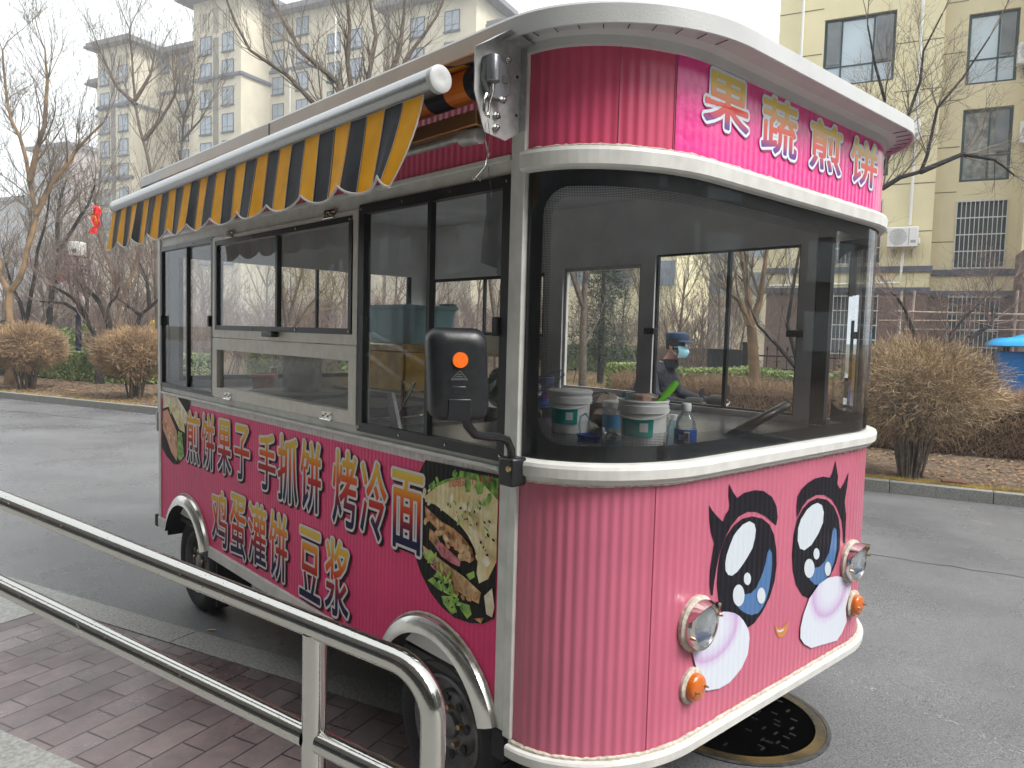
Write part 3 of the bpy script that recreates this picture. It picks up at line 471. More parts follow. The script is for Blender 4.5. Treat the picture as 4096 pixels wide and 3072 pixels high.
# --- wheels
def wheel(x,y,side):
    s=side; cz=GZ+.286
    T=lambda p:(x+p[0],y+s*p[1],cz+p[2])
    mb=MB(T); R=.286; ri=.185
    prof=[(ri,.012),(ri+.02,.0),(R-.05,-.006),(R-.022,.004),(R-.004,.022),(R,.045),(R,.13),(R-.004,.15),(R-.03,.165),(ri,.16)]
    mb.lathe(prof,ax='y',n=48,cap=False)
    for k in range(64):
        a=2*PI*k/64
        for yy in (.03,.09): 
            c=Vector((math.cos(a),0,math.sin(a))); tt=Vector((-math.sin(a),0,math.cos(a)))
            p=c*(R+.001)+Vector((0,yy,0)); q=[p-tt*.009,p+tt*.009,p+tt*.012+Vector((0,.05,0)),p-tt*.006+Vector((0,.05,0))]
            mb.face([v+c*.004 for v in q]); 
            for i in range(4): mb.face([q[i],q[(i+1)%4],q[(i+1)%4]+c*.004,q[i]+c*.004])
    wh=mb.build('wheel',M['rubber'],truck,smooth=True)
    mb=MB(T); mb.lathe([(ri,.010),(ri-.008,.002),(ri-.016,.012),(ri-.024,.055),(.120,.062),(.108,.040),(.085,.030),(.072,.034),(.060,.040),(.045,.038),(.044,.020),(.030,.012),(0,.010)],ax='y',n=40,cap=False)
    rm=mb.build('rim',M['rim_grey'],wh,smooth=True)
    mb=MB(T)
    for k in range(8):
        a=2*PI*k/8+.2; mb.lathe([(.017,.026),(.017,.030),(0,.030)],(math.cos(a)*.101,-.002,math.sin(a)*.101),'y',12)
    mb.build('rim_hole',M['black_frame'],wh)
    mb=MB(T)
    for k in range(5):
        a=2*PI*k/5+.3; mb.lathe([(.0105,.035),(.0105,.014),(.007,.010),(0,.010)],(math.cos(a)*.068,0,math.sin(a)*.068),'y',6)
    build_split(mb,'wheel_nut',M['brass'],wh)
for xx in (-2.83,-.405):
    wheel(xx,.045,1); wheel(xx,WW-.045,-1)
mb=MB(); mb.box(-2.50,-2.485,.04,.24,.03,.34); mb.box(-.03,-.015,.08,.3,.1,.33); build_split(mb,'mud_flap',M['rubber'],truck)
mb=MB()
for cx,cz,R in ARCH:
    n_=16
    for i in range(n_):
        e_=rad(16); t0,t1=e_+(PI-2*e_)*i/n_,e_+(PI-2*e_)*(i+1)/n_; r=R-.035
        mb.face([(cx+math.cos(t)*r,yy,cz+math.sin(t)*r) for t,yy in ((t0,.01),(t1,.01),(t1,.33),(t0,.33))])
    mb.face([(cx-R,.33,.34),(cx+R,.33,.34),(cx+R,.33,.62),(cx-R,.33,.62)])
mb.build('wheel_well',M['inner_dark'],truck)
# --- lettering
def glyph(ch,off,extr=0):
    cu=bpy.data.curves.new('tmp','FONT'); cu.body=ch; cu.offset=off; cu.resolution_u=3; o=bpy.data.objects.new('tmp',cu); C.objects.link(o)
    bpy.context.view_layer.update(); dg=bpy.context.evaluated_depsgraph_get(); me=bpy.data.meshes.new_from_object(o.evaluated_get(dg))
    v=[tuple(a.co[:2]) for a in me.vertices]; f=[list(p.vertices) for p in me.polygons]
    bpy.data.objects.remove(o); bpy.data.curves.remove(cu); bpy.data.meshes.remove(me); return v,f
GRAD=[(0.,(.008,.008,.045)),(.20,(.010,.008,.055)),(.33,(.20,.010,.035)),(.47,(.55,.030,.012)),(.64,(.72,.13,.015)),(.80,(.75,.40,.03)),(1.,(.72,.58,.10))]
GRAD2=[(0.,(.10,.02,.22)),(.12,(.12,.02,.25)),(.25,(.55,.04,.07)),(.45,(.80,.07,.03)),(.62,(.82,.30,.04)),(.78,(.82,.58,.10)),(1.,(.80,.68,.16))]
M['let_fill']=mat('let_fill',(.7,.3,.1),.6,spec=.2,grad=GRAD); M['let_fill2']=mat('let_fill2',(.7,.3,.1),.3,grad=GRAD2,coat=.3)
mm('let_white',(.66,.62,.63),.5); mm('let_shadow',(.018,.008,.012),.65,spec=.2); mm('let_silver',(.72,.80,.86),.3); mm('let_shadow2',(.35,.02,.16),.4)
def lettering(name,items,P,mats,parent,fo=.0032,oo=.0142,pad=.0145,sh=(.012,-.009)):
    mb=MB()
    for ch,x0,x1,z0,z1 in items:
        v0,f0=glyph(ch,0); ax0,ax1=min(p[0] for p in v0),max(p[0] for p in v0); az0,az1=min(p[1] for p in v0),max(p[1] for p in v0)
        X0,X1,Z0,Z1=x0+pad,x1-pad,z0+pad,z1-pad
        def put(rad_,layer,m,dx=0,dz=0,k=10):
            for j in range(k+1):
                ox,oz=(0,0) if j==k else (rad_*math.cos(2*PI*j/k),rad_*math.sin(2*PI*j/k)); b=len(mb.v)
                for px,pz in v0:
                    tx,tz=(px-ax0)/(ax1-ax0),(pz-az0)/(az1-az0); X,Z=X0+(X1-X0)*tx+ox,Z0+(Z1-Z0)*tz+oz
                    mb.vert(P(X+dx,Z+dz,layer+j*.000025),(X,(Z-z0)/(z1-z0)))
                for q in f0: mb.f.append([b+i for i in q]); mb.m.append(m)
        put(oo,.0008,2,*sh); put(oo,.0013,1,k=14); put(fo,.0019,0)
    mb.has=True
    return mb.build(name,mats,parent,fixn=False)
SIDE=[('煎',-2.842,-2.613,.799,1.119),('饼',-2.603,-2.397,.800,1.128),('果',-2.375,-2.168,.811,1.117),('子',-2.151,-1.941,.814,1.114),('手',-1.860,-1.646,.810,1.106),('抓',-1.646,-1.424,.792,1.122),('饼',-1.419,-1.210,.792,1.122),('烤',-1.133,-.918,.788,1.121),('冷',-.912,-.704,.783,1.109),('面',-.691,-.473,.790,1.102)]
SIDE2=[('鸡',-2.452,-2.220,.409,.731),('蛋',-2.203,-1.983,.403,.750),('灌',-1.975,-1.745,.419,.747),('饼',-1.731,-1.522,.407,.749),('豆',-1.423,-1.207,.401,.735),('浆',-1.190,-.971,.395,.743)]
PS=lambda a,z,l:(a,-.003-l,z)
lm=[M['let_fill'],M['let_white'],M['let_shadow']]
lettering('menu_lettering',SIDE,PS,lm,truck); lettering('menu_lettering',SIDE2,PS,lm,truck)
FRONT=[('果',.385,.657,2.246,2.444),('蔬',.714,.973,2.226,2.436),('煎',1.049,1.319,2.227,2.430),('饼',1.379,1.644,2.225,2.426)]
FRONT=[(c,a,b,z0-.012,min(z1,2.436)-.022) for c,a,b,z0,z1 in FRONT]
def PFr(a,z,l):
    x=D_
    if a<RC: x=D_*math.sqrt(max(0,1-((RC-a)/RC)**2))
    return (x+.0045+l,a,z)
lettering('sign_lettering',FRONT,PFr,[M['let_fill2'],M['let_silver'],M['let_shadow2']],sign,fo=.0042,oo=.0135,pad=.0135,sh=(.004,-.006))
mm('slogan_red',(.55,.05,.06),.4)
mb=MB(); v,f=glyph('就是这个味儿!',.004); w_=max(p[0] for p in v)
for px,pz in v: mb.vert(PS(-.335+.225*px/w_,1.083+.055*px/w_+.030*(pz-.1),.006))
mb.f=[list(q) for q in f]; mb.m=[0]*len(f); slog=mb
# --- printed food pictures
def print_poly(name,layers,P,mats,parent,base=.0006):
    mb=MB()
    for i,(poly,m) in enumerate(layers): mb.prism(poly,lambda p,i=i:P(p[0],p[1],base+.0002*i),None,m)
    return mb.build(name,mats,parent,fixn=False)
fm_=[mat('fp_black',(.012,.011,.010),.6,flute=True,spec=.2,fd=.0004),mat('fp_leaf',(.20,.42,.05),.5,flute=True,noise=(28,.85,4),col2=(.02,.07,.015)),mat('fp_tort',(.80,.72,.46),.5,flute=True,noise=(13,.35,8),col2=(.66,.50,.20)),
 mat('fp_chick',(.66,.34,.12),.4,flute=True,noise=(34,.8,8),col2=(.16,.05,.02)),mat('fp_ham',(.66,.22,.26),.4,flute=True,noise=(30,.6,4),col2=(.38,.07,.08)),mat('fp_green',(.38,.55,.10),.5,flute=True,noise=(30,.7,6),col2=(.04,.18,.03)),
 mat('fp_wrap',(.76,.56,.30),.4,flute=True,noise=(26,.5,8),col2=(.36,.17,.06)),mat('fp_salm',(.60,.19,.08),.4,flute=True,noise=(30,.6,8),col2=(.60,.36,.18)),mat('fp_cream',(.80,.75,.60),.4,flute=True,noise=(20,.4,5),col2=(.56,.42,.2))]
def blobs(rng,poly,k,r,asp=1.):
    xs=[p[0] for p in poly]; zs=[p[1] for p in poly]; out=[]
    def inside(x,z):
        c=False; j=len(poly)-1
        for i in range(len(poly)):
            if (poly[i][1]>z)!=(poly[j][1]>z) and x<(poly[j][0]-poly[i][0])*(z-poly[i][1])/(poly[j][1]-poly[i][1])+poly[i][0]: c=not c
            j=i
        return c
    while len(out)<k:
        x,z=rng.uniform(min(xs),max(xs)),rng.uniform(min(zs),max(zs))
        if not inside(x,z): continue
        a=rng.uniform(0,PI); rr=r*rng.uniform(.5,1.3)
        out.append([(x+math.cos(t)*rr*math.cos(a)-math.sin(t)*rr*asp*math.sin(a)*rng.uniform(.8,1.2),z+math.cos(t)*rr*math.sin(a)+math.sin(t)*rr*asp*math.cos(a)) for t in [2*PI*q/7 for q in range(7)]])
    return out
rg=random.Random(3); F=FOODA
lay=[(F['disc'],0),(F['leaf'],1),(F['tort'],2),(F['chk'],3),(F['chk2'],3),(F['ham'],4),(F['wrap'],6),(F['ham2'],4),(F['g1'],5),(F['g2'],5),(F['g3'],5),(F['g4'],5),(F['yel'],8),(F['org'],3)]
tt=[(x,z) for x,z in F['tort'] if True]
top_=[p for p in tt if p[1]>.98]
lay+= [(b,0) for b in blobs(rg,[(-.34,1.06),(-.1,1.07),(-.095,.86),(-.2,.93),(-.33,1.01)],34,.0065,.55)]
lay+= [(b,5) for b in blobs(rg,[(-.36,1.04),(-.14,1.07),(-.11,.94),(-.24,.95)],14,.012,.4)]
lay+= [(b,6) for b in blobs(rg,F['chk'],22,.017,.6)]+[(b,3) for b in blobs(rg,F['wrap'],14,.015,.6)]+[(b,7) for b in blobs(rg,F['chk'],9,.012,.6)]
lay+= [(b,8) for b in blobs(rg,F['tort'],26,.018,.5)]+[(b,5) for b in blobs(rg,[(-.45,.84),(-.3,.74),(-.2,.68),(-.22,.72),(-.3,.8),(-.42,.87)],26,.019,.35)]
lay+= [(b,1) for b in blobs(rg,F['leaf'],14,.02,.5)]+[(b,0) for b in blobs(rg,[(-.42,.82),(-.25,.67),(-.18,.67),(-.35,.82)],12,.010,.5)]
FP=print_poly('food_picture',lay,PS,fm_,truck,base=.0002)
slog.build('slogan_lettering',M['slogan_red'],FP,fixn=False)
# shift: layered prints sit up to 30 mm/1000 apart, real film thickness
F=FOODB
lay=[(F['disc'],0),(F['white'],8),(F['yel'],2),(F['salm'],7),(F['let'],5)]
lay+= [(b,3) for b in blobs(rg,F['salm'],12,.018,.5)]+[(b,8) for b in blobs(rg,F['salm'],7,.014,.5)]+[(b,1) for b in blobs(rg,F['let'],16,.014,.3)]+[(b,8) for b in blobs(rg,F['yel'],6,.02,.4)]
print_poly('food_picture',lay,PS,fm_,truck,base=.0002)
# --- face stickers on the nose
cm=bpy.data.materials.new('st_cheek'); M['st_cheek']=mat('st_cheek2',(.72,.74,.82),.35,flute=True,noise=(4.5,.2,1),col2=(.66,.50,.70),pitch=.033,fd=.0006)
def cheek_mat(s):
    m=mat('cheek_'+('near' if s=='l' else 'off'),(.6,.63,.7),.35,flute=True,pitch=.033,fd=.0006); n=m.node_tree; L=n.links.new
    cy,cz,R1,R2=((.572,.648,.150,.098) if s=='l' else (1.42,.612,.155,.115))
    uv=n.nodes.new('ShaderNodeUVMap'); mp=n.nodes.new('ShaderNodeMapping'); mp.vector_type='POINT'; mp.inputs['Location'].default_value=(-(SFLAT+cy-RC)/R1,-cz/R2,0); mp.inputs['Scale'].default_value=(1/R1,1/R2,0)
    le=n.nodes.new('ShaderNodeVectorMath'); le.operation='LENGTH'; rp=n.nodes.new('ShaderNodeValToRGB'); e=rp.color_ramp.elements
    e[0].position=.25; e[0].color=(.60,.63,.71,1); e[1].position=.75; e[1].color=(.60,.64,.71,1)
    for p_,c_ in ((.44,(.56,.52,.67)),(.57,(.50,.34,.56)),(.63,(.57,.52,.66))): k=e.new(p_); k.color=(*c_,1)
    sc1=n.nodes.new('ShaderNodeMath'); sc1.operation='MULTIPLY'; sc1.inputs[1].default_value=.6
    L(uv.outputs[0],mp.inputs[0]); L(mp.outputs[0],le.inputs[0]); L(le.outputs['Value'],sc1.inputs[0]); L(sc1.outputs[0],rp.inputs[0]); L(rp.outputs[0],n.nodes['Principled BSDF'].inputs['Base Color']); return m
PX=lambda a,z,l:PFr(a,z,l-.0035)
def stick(name,layers,mats):
    mb=MB()
    for i,(k,m) in enumerate(layers):
        poly=FACE[k] if isinstance(k,str) else k
        b=[mb.vert(PX(p[0],p[1],.001+.0005*i),(SFLAT+p[0]-RC,p[1])) for p in poly]; mb.f.append(b); mb.m.append(m)
    mb.has=True
    return mb.build(name,mats,truck,fixn=False)
sm=[M['st_black'],M['st_white'],M['st_blue'],M['st_cheek'],M['st_orange']]
for s in 'lr':
    stick('eyelash_sticker',[('lash_'+s,0)],[M['st_black']])
    stick('eye_sticker',[('eye_'+s,0),('cre_'+s,2),('hi_'+s,1),('c1_'+s,1),('c2_'+s,1),('c3_'+s,1)],sm)
    stick('cheek_sticker',[('cheek_'+s,0)],[cheek_mat(s)]).location.x+=.004
stick('mouth_sticker',[('mouth',4),('mouth_in',1)],sm)
# --- lamps
def headlight(y,z):
    T=lambda p:(D_+p[0],y+p[1],z+p[2])
    mb=MB(T); rg=random.Random(int(y*100)); mb.lathe([(.090,-.002),(.091,.012),(.080,.020),(.068,.018)],ax='x',n=28); o=mb.build('headlight',M['sealant'],truck,smooth=True)
    mb=MB(T); mb.lathe([(.078,.010),(.080,.028),(.077,.038),(.064,.042),(.062,.038),(.063,.014)],ax='x',n=36,cap=False); mb.build('bezel',M['chrome'],o,smooth=True)
    mb=MB(T); mb.lathe([(.062,.036),(.045,.020),(.024,.008),(.008,.004),(0,.004)],ax='x',n=28,cap=False); mb.lathe([(.010,.004),(.010,.03),(0,.034)],ax='x',n=10); mb.build('reflector_bowl',M['lamp_bowl'],o,smooth=True)
    mb=MB(T); mb.box(.004,.04,-.036,.036,-.044,-.028); mb.build('blue_filter',M['lamp_blue'],o,bevel=.003)
    mb=MB(T); mb.lathe([(.063,.038),(.055,.043),(.035,.047),(.016,.049),(0,.049)],ax='x',n=32); mb.build('lens',glass('headlight_glass',(.95,.96,.96),film=.12,filmcol=(.80,.84,.86)),o,smooth=True)
    mb=MB(T)
    for i in range(20):
        a0=rad(20+140*i/20); a1=rad(20+140*(i+1)/20)
        def q(a,r,x): return (x,-math.cos(a)*r,math.sin(a)*r)
        e0,e1=math.sin(PI*i/20),math.sin(PI*(i+1)/20)
        mb.face([q(a0,.080,.024),q(a1,.080,.024),q(a1,.083,.038+.034*e1),q(a0,.083,.038+.034*e0)]); mb.face([q(a0,.0815,.024),q(a1,.0815,.024),q(a1,.0845,.038+.034*e1),q(a0,.0845,.038+.034*e0)][::-1])
    mb.build('visor',M['chrome'],o,smooth=True)
    mb=MB(T)
    for yy,zz in ((-.070,-.022),(.070,.022)): mb.lathe([(.006,.030),(.006,.046),(.0035,.048),(.0035,.055),(0,.055)],(0,yy,zz),'x',8)
    mb.build('screw',M['brass'],o)
headlight(.474,.700); headlight(1.600,.690)
def marker(y,z):
    T=lambda p:(D_+p[0],y+p[1],z+p[2])
    mb=MB(T); mb.lathe([(.058,-.002),(.058,.008),(.050,.014),(.044,.014)],ax='x',n=24); o=mb.build('turn_signal',M['sealant'],truck,smooth=True)
    mb=MB(T); mb.lathe([(.044,.008),(.044,.026),(.040,.033),(.030,.038),(.015,.040),(0,.041)],ax='x',n=28); mb.build('amber_lens',M['amber'],o,smooth=True)
    mb=MB(T)
    for yy in (-.024,.024): mb.lathe([(.005,.033),(.005,.044),(.003,.045),(.003,.052),(0,.052)],(0,yy,.004*(1 if yy>0 else -1)),'x',8)
    mb.build('screw',M['brass'],o)
marker(.462,.500); marker(1.648,.496)
# --- mirror
mc=Vector((.081,-.306,1.4885)); fw=Vector((.90,-.43,0)).normalized(); rt=Vector((.43,.90,0)).normalized(); upv=Vector((.02,0,1))
def rrect(w_,h_,r,n=6):
    o=[]
    for cx,cz,a in ((w_-r,h_-r,0),(-w_+r,h_-r,90),(-w_+r,-h_+r,180),(w_-r,-h_+r,270)):
        for i in range(n+1): t=rad(a+90*i/n); o.append((cx+r*math.cos(t),cz+r*math.sin(t)))
    return o
mb=MB(lambda p:mc+fw*p[0]+rt*p[1]+upv*p[2]); rings=[]
for w_,h_,r,x in ((.076,.118,.03,-.045),(.081,.123,.034,-.03),(.082,.124,.036,-.005),(.078,.120,.036,.015),(.068,.108,.034,.030),(.045,.085,.03,.036)):
    rings.append([mb.vert((x,a*(1-.06*(b>0)*0)-.008*(b/.12),b)) for a,b in rrect(w_,h_,r)])
for a,b in zip(rings,rings[1:]):
    for i in range(len(a)): j=(i+1)%len(a); mb.f.append([a[i],a[j],b[j],b[i]]); mb.m.append(0)
mb.f.append(rings[0][::-1]); mb.f.append(rings[-1][:]); mb.m+= [0,0]
mir=mb.build('side_mirror',M['black_plastic'],truck,smooth=True)
TM=lambda p:mc+fw*p[0]+rt*p[1]+upv*p[2]
mb=MB(TM); mb.lathe([(.021,.030),(.021,.0395),(.018,.0415),(0,.042)],(0,-.004,.040),(rt,upv,fw),28)
mb.v=[tuple(TM((0,0,0))+Vector(v)-Vector(TM((0,0,0)))) for v in mb.v]
def disc_on(mbx,c,r,x,n=24):
    ring=[mbx.vert((x,c[0]+r*math.cos(2*PI*k/n),c[1]+r*math.sin(2*PI*k/n))) for k in range(n)]; r2=[mbx.vert((x-.01,c[0]+r*math.cos(2*PI*k/n),c[1]+r*math.sin(2*PI*k/n))) for k in range(n)]
    mbx.f.append(ring); mbx.m.append(0)
    for k in range(n): mbx.f.append([ring[k],ring[(k+1)%n],r2[(k+1)%n],r2[k]]); mbx.m.append(0)
mb=MB(TM); disc_on(mb,(-.004,.040),.0205,.0415); mb.build('reflector',M['reflector'],mir)
mb=MB(TM)
tri=[(-.022,-.012),(.022,-.012),(0,.012)]
for i in range(3): a,b=tri[i],tri[(i+1)%3]; mb.tube([(.0365,a[0]-.004,a[1]),(.0365,b[0]-.004,b[1])],.0009,4)
for zz,wd in ((.002,.005),(-.003,.009),(-.008,.014)): mb.tube([(.0365,-wd-.004,zz),(.0365,wd-.004,zz)],.0009,4)
mb.build('moulded_mark',mat('mark_grey',(.12,.12,.13),.5),mir)
mb=MB(TM); 
for a in ((-.032,.030,-.120,-.062),):
    mb.box(.030,.0385,a[0],a[1],a[2],a[3])
mb.box(.030,.037,-.022,.016,-.052,-.028); mb.build('mount_cover',M['black_plastic'],mir,bevel=.003)
arm=[(.092,-.290,1.395),(.083,-.272,1.352),(.070,-.235,1.322),(.052,-.175,1.309),(.040,-.120,1.302),(.033,-.080,1.290),(.028,-.060,1.262),(.024,-.050,1.215)]
mb=MB(); mb.tube(arm,.0125,10); mb.build('arm',M['black_plastic'],mir,smooth=True)
mb=MB(); mb.box(-.012,.052,-.075,-.014,1.150,1.236); mb.build('clamp',M['black_plastic'],mir,bevel=.008)
mb=MB(); mb.lathe([(.009,0),(.009,-.006),(0,-.007)],(.040,-.076,1.205),'y',6); mb.build('screw',M['brass'],mir)
# --- awning
AX0,AX1=-3.11,-.085
def aw_y(x): return -.300
def bz(x): return 2.262+(.020)*(x+3.1)/3.05
mb=MB(); mb.tube([(AX0+.02,-.30,bz(AX0)),(-.035,-.30,bz(-.035))],.036,24); aw=mb.build('awning_front_bar',mat('bar_alu',(.34,.34,.34),.24,metal=.95,bump=(90,.0005)),truck,smooth=True)
mb=MB()
for xx,s in ((-.035,1),(AX0+.02,-1)): mb.lathe([(.037,-.012*s),(.037,.006*s),(.030,.010*s),(.012,.008*s),(0,.006*s)],(xx,-.30,bz(xx)),'x',28)
build_split(mb,'end_cap',M['roof_white'],aw,smooth=True)
import bisect
rg=random.Random(11); K=156; cols=[]
def vx(x,t):   # drift toward the middle at the free ends
    return x+-.13*t*t*max(0,1-(AX1-x)/.30)**1.5+.008*math.sin(9*x+2*t)*t
NZ=9
def stripe(x): return 0 if int(math.floor((x+.082)/.0985))%2!=0 else 1
mb=MB(); xs=lin(AX0,AX1,K*2)
def vp_(x,t):
    low=2.050-.040*abs(math.cos(PI*(x+.355)/.27))**.8
    zt=bz(x)-.012; z=zt+(low-zt)*t
    y=-.312-.030*t+.0035*math.sin(2*PI*(x+.1)/.246+.8)*t+.004*math.sin(17*x)*t
    return (vx(x,t),y+.02*(1-t)*0,z)
for i in range(len(xs)-1):
    for j in range(NZ):
        a,b,t0,t1=xs[i],xs[i+1],j/NZ,(j+1)/NZ
        mb.face([vp_(a,t0),vp_(b,t0),vp_(b,t1),vp_(a,t1)],stripe((a+b)/2))
bmv=mb.build('valance',[M['aw_yellow'],M['aw_black']],truck,fixn=False,smooth=True)
bm=bmesh.new(); bm.from_mesh(bmv.data); bmesh.ops.remove_doubles(bm,verts=bm.verts,dist=1e-5); bm.to_mesh(bmv.data); bm.free(); bmv.data.polygons.foreach_set('use_smooth',[True]*len(bmv.data.polygons))
mb=MB(); mb.tube([tuple(Vector(vp_(x,1.0))) for x in xs],.0042,6); mb.tube([tuple(Vector(vp_(AX1,t))) for t in lin(0,1,8)],.0022,5); mb.build('piping',M['aw_piping'],bmv,smooth=True)
mb=MB()
for t in (.05,.085):
    mb.tube([tuple(Vector(vp_(x,t))+Vector((0,-.0022,0))) for x in xs[::4]],.0009,4)
x=AX1
xx=-.082
while xx>AX0:
    if xx<AX1: mb.tube([tuple(Vector(vp_(xx,t))+Vector((0,-.0015,0))) for t in lin(0,1,8)],.0012,4)
    xx-=.0985
mb.build('seam',M['aw_piping'],bmv)
mb=MB(); xs2=lin(AX0+.03,-.045,K*2)
for i in range(len(xs2)-1):
    a,b=xs2[i],xs2[i+1]; m=stripe((a+b)/2); m=2 if m==0 and (a>-.35) else m
    pr=[(-.300,bz(a)+.038),(-.24,bz(a)+.052),(-.18,2.362),(-.135,2.366)]
    for p,q in zip(pr,pr[1:]): mb.face([(a,p[0],p[1]),(b,p[0],p[1]),(b,q[0],q[1]),(a,q[0],q[1])],m)
mb.build('canopy',[M['aw_yellow'],M['aw_black'],M['aw_yellow']],truck,fixn=False)
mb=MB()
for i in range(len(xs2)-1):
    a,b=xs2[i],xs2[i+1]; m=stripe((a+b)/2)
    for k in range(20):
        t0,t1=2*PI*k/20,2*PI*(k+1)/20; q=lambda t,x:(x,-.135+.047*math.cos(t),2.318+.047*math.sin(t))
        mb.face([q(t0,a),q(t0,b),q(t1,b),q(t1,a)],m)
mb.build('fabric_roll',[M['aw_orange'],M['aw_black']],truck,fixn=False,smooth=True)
mb=MB(); mb.box(-3.2,-.04,-.165,-.105,2.190,2.236); mb.build('torsion_bar',mat('bar_bronze',(.40,.20,.07),.3,metal=.7),truck,bevel=.005)
mb=MB(); mb.tube([(-3.1,-.150,2.172),(-.07,-.150,2.172)],.013,10); mb.tube([(-.12,-.15,2.168),(-.05,-.14,2.166)],.024,10); build_split(mb,'folding_arm',M['galv'],truck,smooth=True)
# bracket
mb=MB(); 
pl=[(-.006,2.430),(-.110,2.448),(-.190,2.395),(-.190,2.275),(-.150,2.170),(-.070,2.160),(-.028,2.185),(-.006,2.200)]
mb.prism(pl,lambda p:(-.020,p[0],p[1]),lambda p:(-.024,p[0],p[1]))
mb.box(-.024,.006,-.0165,-.0135,2.195,2.428)
mb.face([(-.02,-.190,2.395),(-.02,-.110,2.448),(.035,-.110,2.448),(.035,-.190,2.395)]); mb.face([(-.02,-.110,2.448),(-.02,-.01,2.432),(.035,-.01,2.432),(.035,-.110,2.448)])
br=mb.build('awning_bracket',M['galv'],truck)
mb=MB(); mb.prism([(-.165,2.375),(-.100,2.372),(-.070,2.335),(-.075,2.285),(-.105,2.262),(-.150,2.262),(-.172,2.31)],lambda p:(.002,p[0],p[1]),lambda p:(-.019,p[0],p[1]))
mb.tube([(.012,-.150,2.372),(.012,-.150,2.300)],.020,12); mb.build('gear_box',mat('zinc',(.27,.28,.30),.35,metal=.8,bump=(60,.001)),br,bevel=.003)
mb=MB()
for yy,zz in ((-.088,2.378),(-.105,2.262),(-.110,2.222),(-.110,2.188)): mb.lathe([(.011,0),(.011,.006),(.006,.007),(.006,.014),(0,.015)],(-.019 if zz<2.25 else .001,yy,zz),'x',6)
mb.box(.001,.006,-.108,-.090,2.310,2.330); build_split(mb,'bolt',M['steel'],br)
mb=MB()
for yy,zz in ((-.135,2.215),(-.095,2.222),(-.03,2.35),(-.03,2.24)): mb.lathe([(.005,0),(.005,.0008),(0,.0008)],(-.0198,yy,zz),'x',10)
mb.build('bolt_hole',M['black_frame'],br)
mb=MB(); mb.tube([(.012,-.150,2.302),(.014,-.151,2.27),(.012,-.160,2.245),(.012,-.163,2.215),(.012,-.171,2.205),(.012,-.180,2.215),(.012,-.181,2.245),(.012,-.173,2.262),(.012,-.163,2.262)],.0042,8)
mb.build('crank_eye',M['steel'],br,smooth=True)
mb=MB()
for dy in (0,.012): mb.tube([(.012,-.172+dy,2.207),(.016,-.190+dy,2.18),(.016,-.178,2.14),(.014,-.165+dy*.5,2.10),(.02,-.180,2.06),(.016,-.215+dy*2,2.02),(.02,-.225+dy,2.03)],.0009,5)
mb.tube([(.012,-.168,2.207),(.016,-.160,2.15),(.02,-.170,2.08),(.02,-.160,2.03),(.02,-.150,1.98)],.0009,5)
mb.build('wire',M['steel'],br)
mb=MB(); mb.box(-3.345,-3.332,-.004,.01,.93,1.25); mb.box(-3.356,-3.334,-.012,.004,.93,1.05); mb.build('rear_latch_bar',M['galv'],truck)
# --- steering wheel
sc0=Vector((-.075,1.43,1.222)); ax=Vector((-.50,-.20,.84)).normalized(); e1=ax.orthogonal().normalized(); e2=ax.cross(e1)
mb=MB(); mb.tube([sc0+e1*math.cos(2*PI*k/40)*.19+e2*math.sin(2*PI*k/40)*.19 for k in range(40)],.019,10,closed=True)
stw=mb.build('steering_wheel',M['black_plastic'],truck,smooth=True)
mb=MB()
for k in range(3): a=2*PI*k/3+.5; mb.tube([sc0-ax*.02,sc0+(e1*math.cos(a)+e2*math.sin(a))*.18],.010,8)
mb.lathe([(.045,-.03),(.045,0),(.03,.01),(0,.012)],sc0,(e1,e2,ax),16); mb.build('spoke',M['black_plastic'],stw,smooth=True)
mb=MB(); mb.tube([sc0-ax*.02,sc0-ax*.12],.02,10); mb.build('column',M['black_plastic'],stw)
# --- kitchen counters
mb=MB(); mb.box(-3.26,-.98,.05,.66,1.14,1.205); mb.box(-3.26,-1.35,1.18,1.97,1.13,1.19); mb.box(-3.26,-.98,.06,.62,.45,1.13); mb.box(-3.26,-1.4,1.2,1.97,.45,1.12); build_split(mb,'counter',M['counter_steel'],truck)
# ---------------------------------------------------------------- things inside the truck
def lathe_thing(name,label,cat,loc,prof,m,parts=(),group=None,n=28):
    t=thing(name,label,cat,loc,group); T=lambda p:(loc[0]+p[0],loc[1]+p[1],loc[2]+p[2])
    MB(T).lathe(prof,n=n).build('body',m,t,smooth=True)
    for nm,pr,mt in parts: MB(T).lathe(pr,n=n).build(nm,mt,t,smooth=True)
    return t,T
mm('plastic_white',(.86,.86,.85),.38,noise=(12,.1)); mm('label_teal',(.0,.34,.30),.4); mm('label_blue',(.015,.09,.42),.35); mm('label_white',(.75,.75,.75),.4)
clearp=glass('clear_plastic',(.86,.90,.92),film=.16,filmcol=(.85,.9,.92),lucent=.5); clearb=glass('clear_blue',(.70,.86,.94),film=.16,filmcol=(.35,.6,.8)); frost=glass('frosted_plastic',(.92,.91,.88),film=.5,filmcol=(.90,.89,.85),rough=.2,lucent=.6)
def curved_label(T,r0,r1,a0,a1,z0,z1,m,name,parent,n=14,off=.0030):
    mb=MB(T)
    for i in range(n):
        p=rad(a0+(a1-a0)*i/n);q=rad(a0+(a1-a0)*(i+1)/n)
        mb.face([(math.cos(p)*(r0+off),math.sin(p)*(r0+off),z0),(math.cos(q)*(r0+off),math.sin(q)*(r0+off),z0),(math.cos(q)*(r1+off),math.sin(q)*(r1+off),z1),(math.cos(p)*(r1+off),math.sin(p)*(r1+off),z1)])
    return mb.build(name,m,parent,fixn=False)
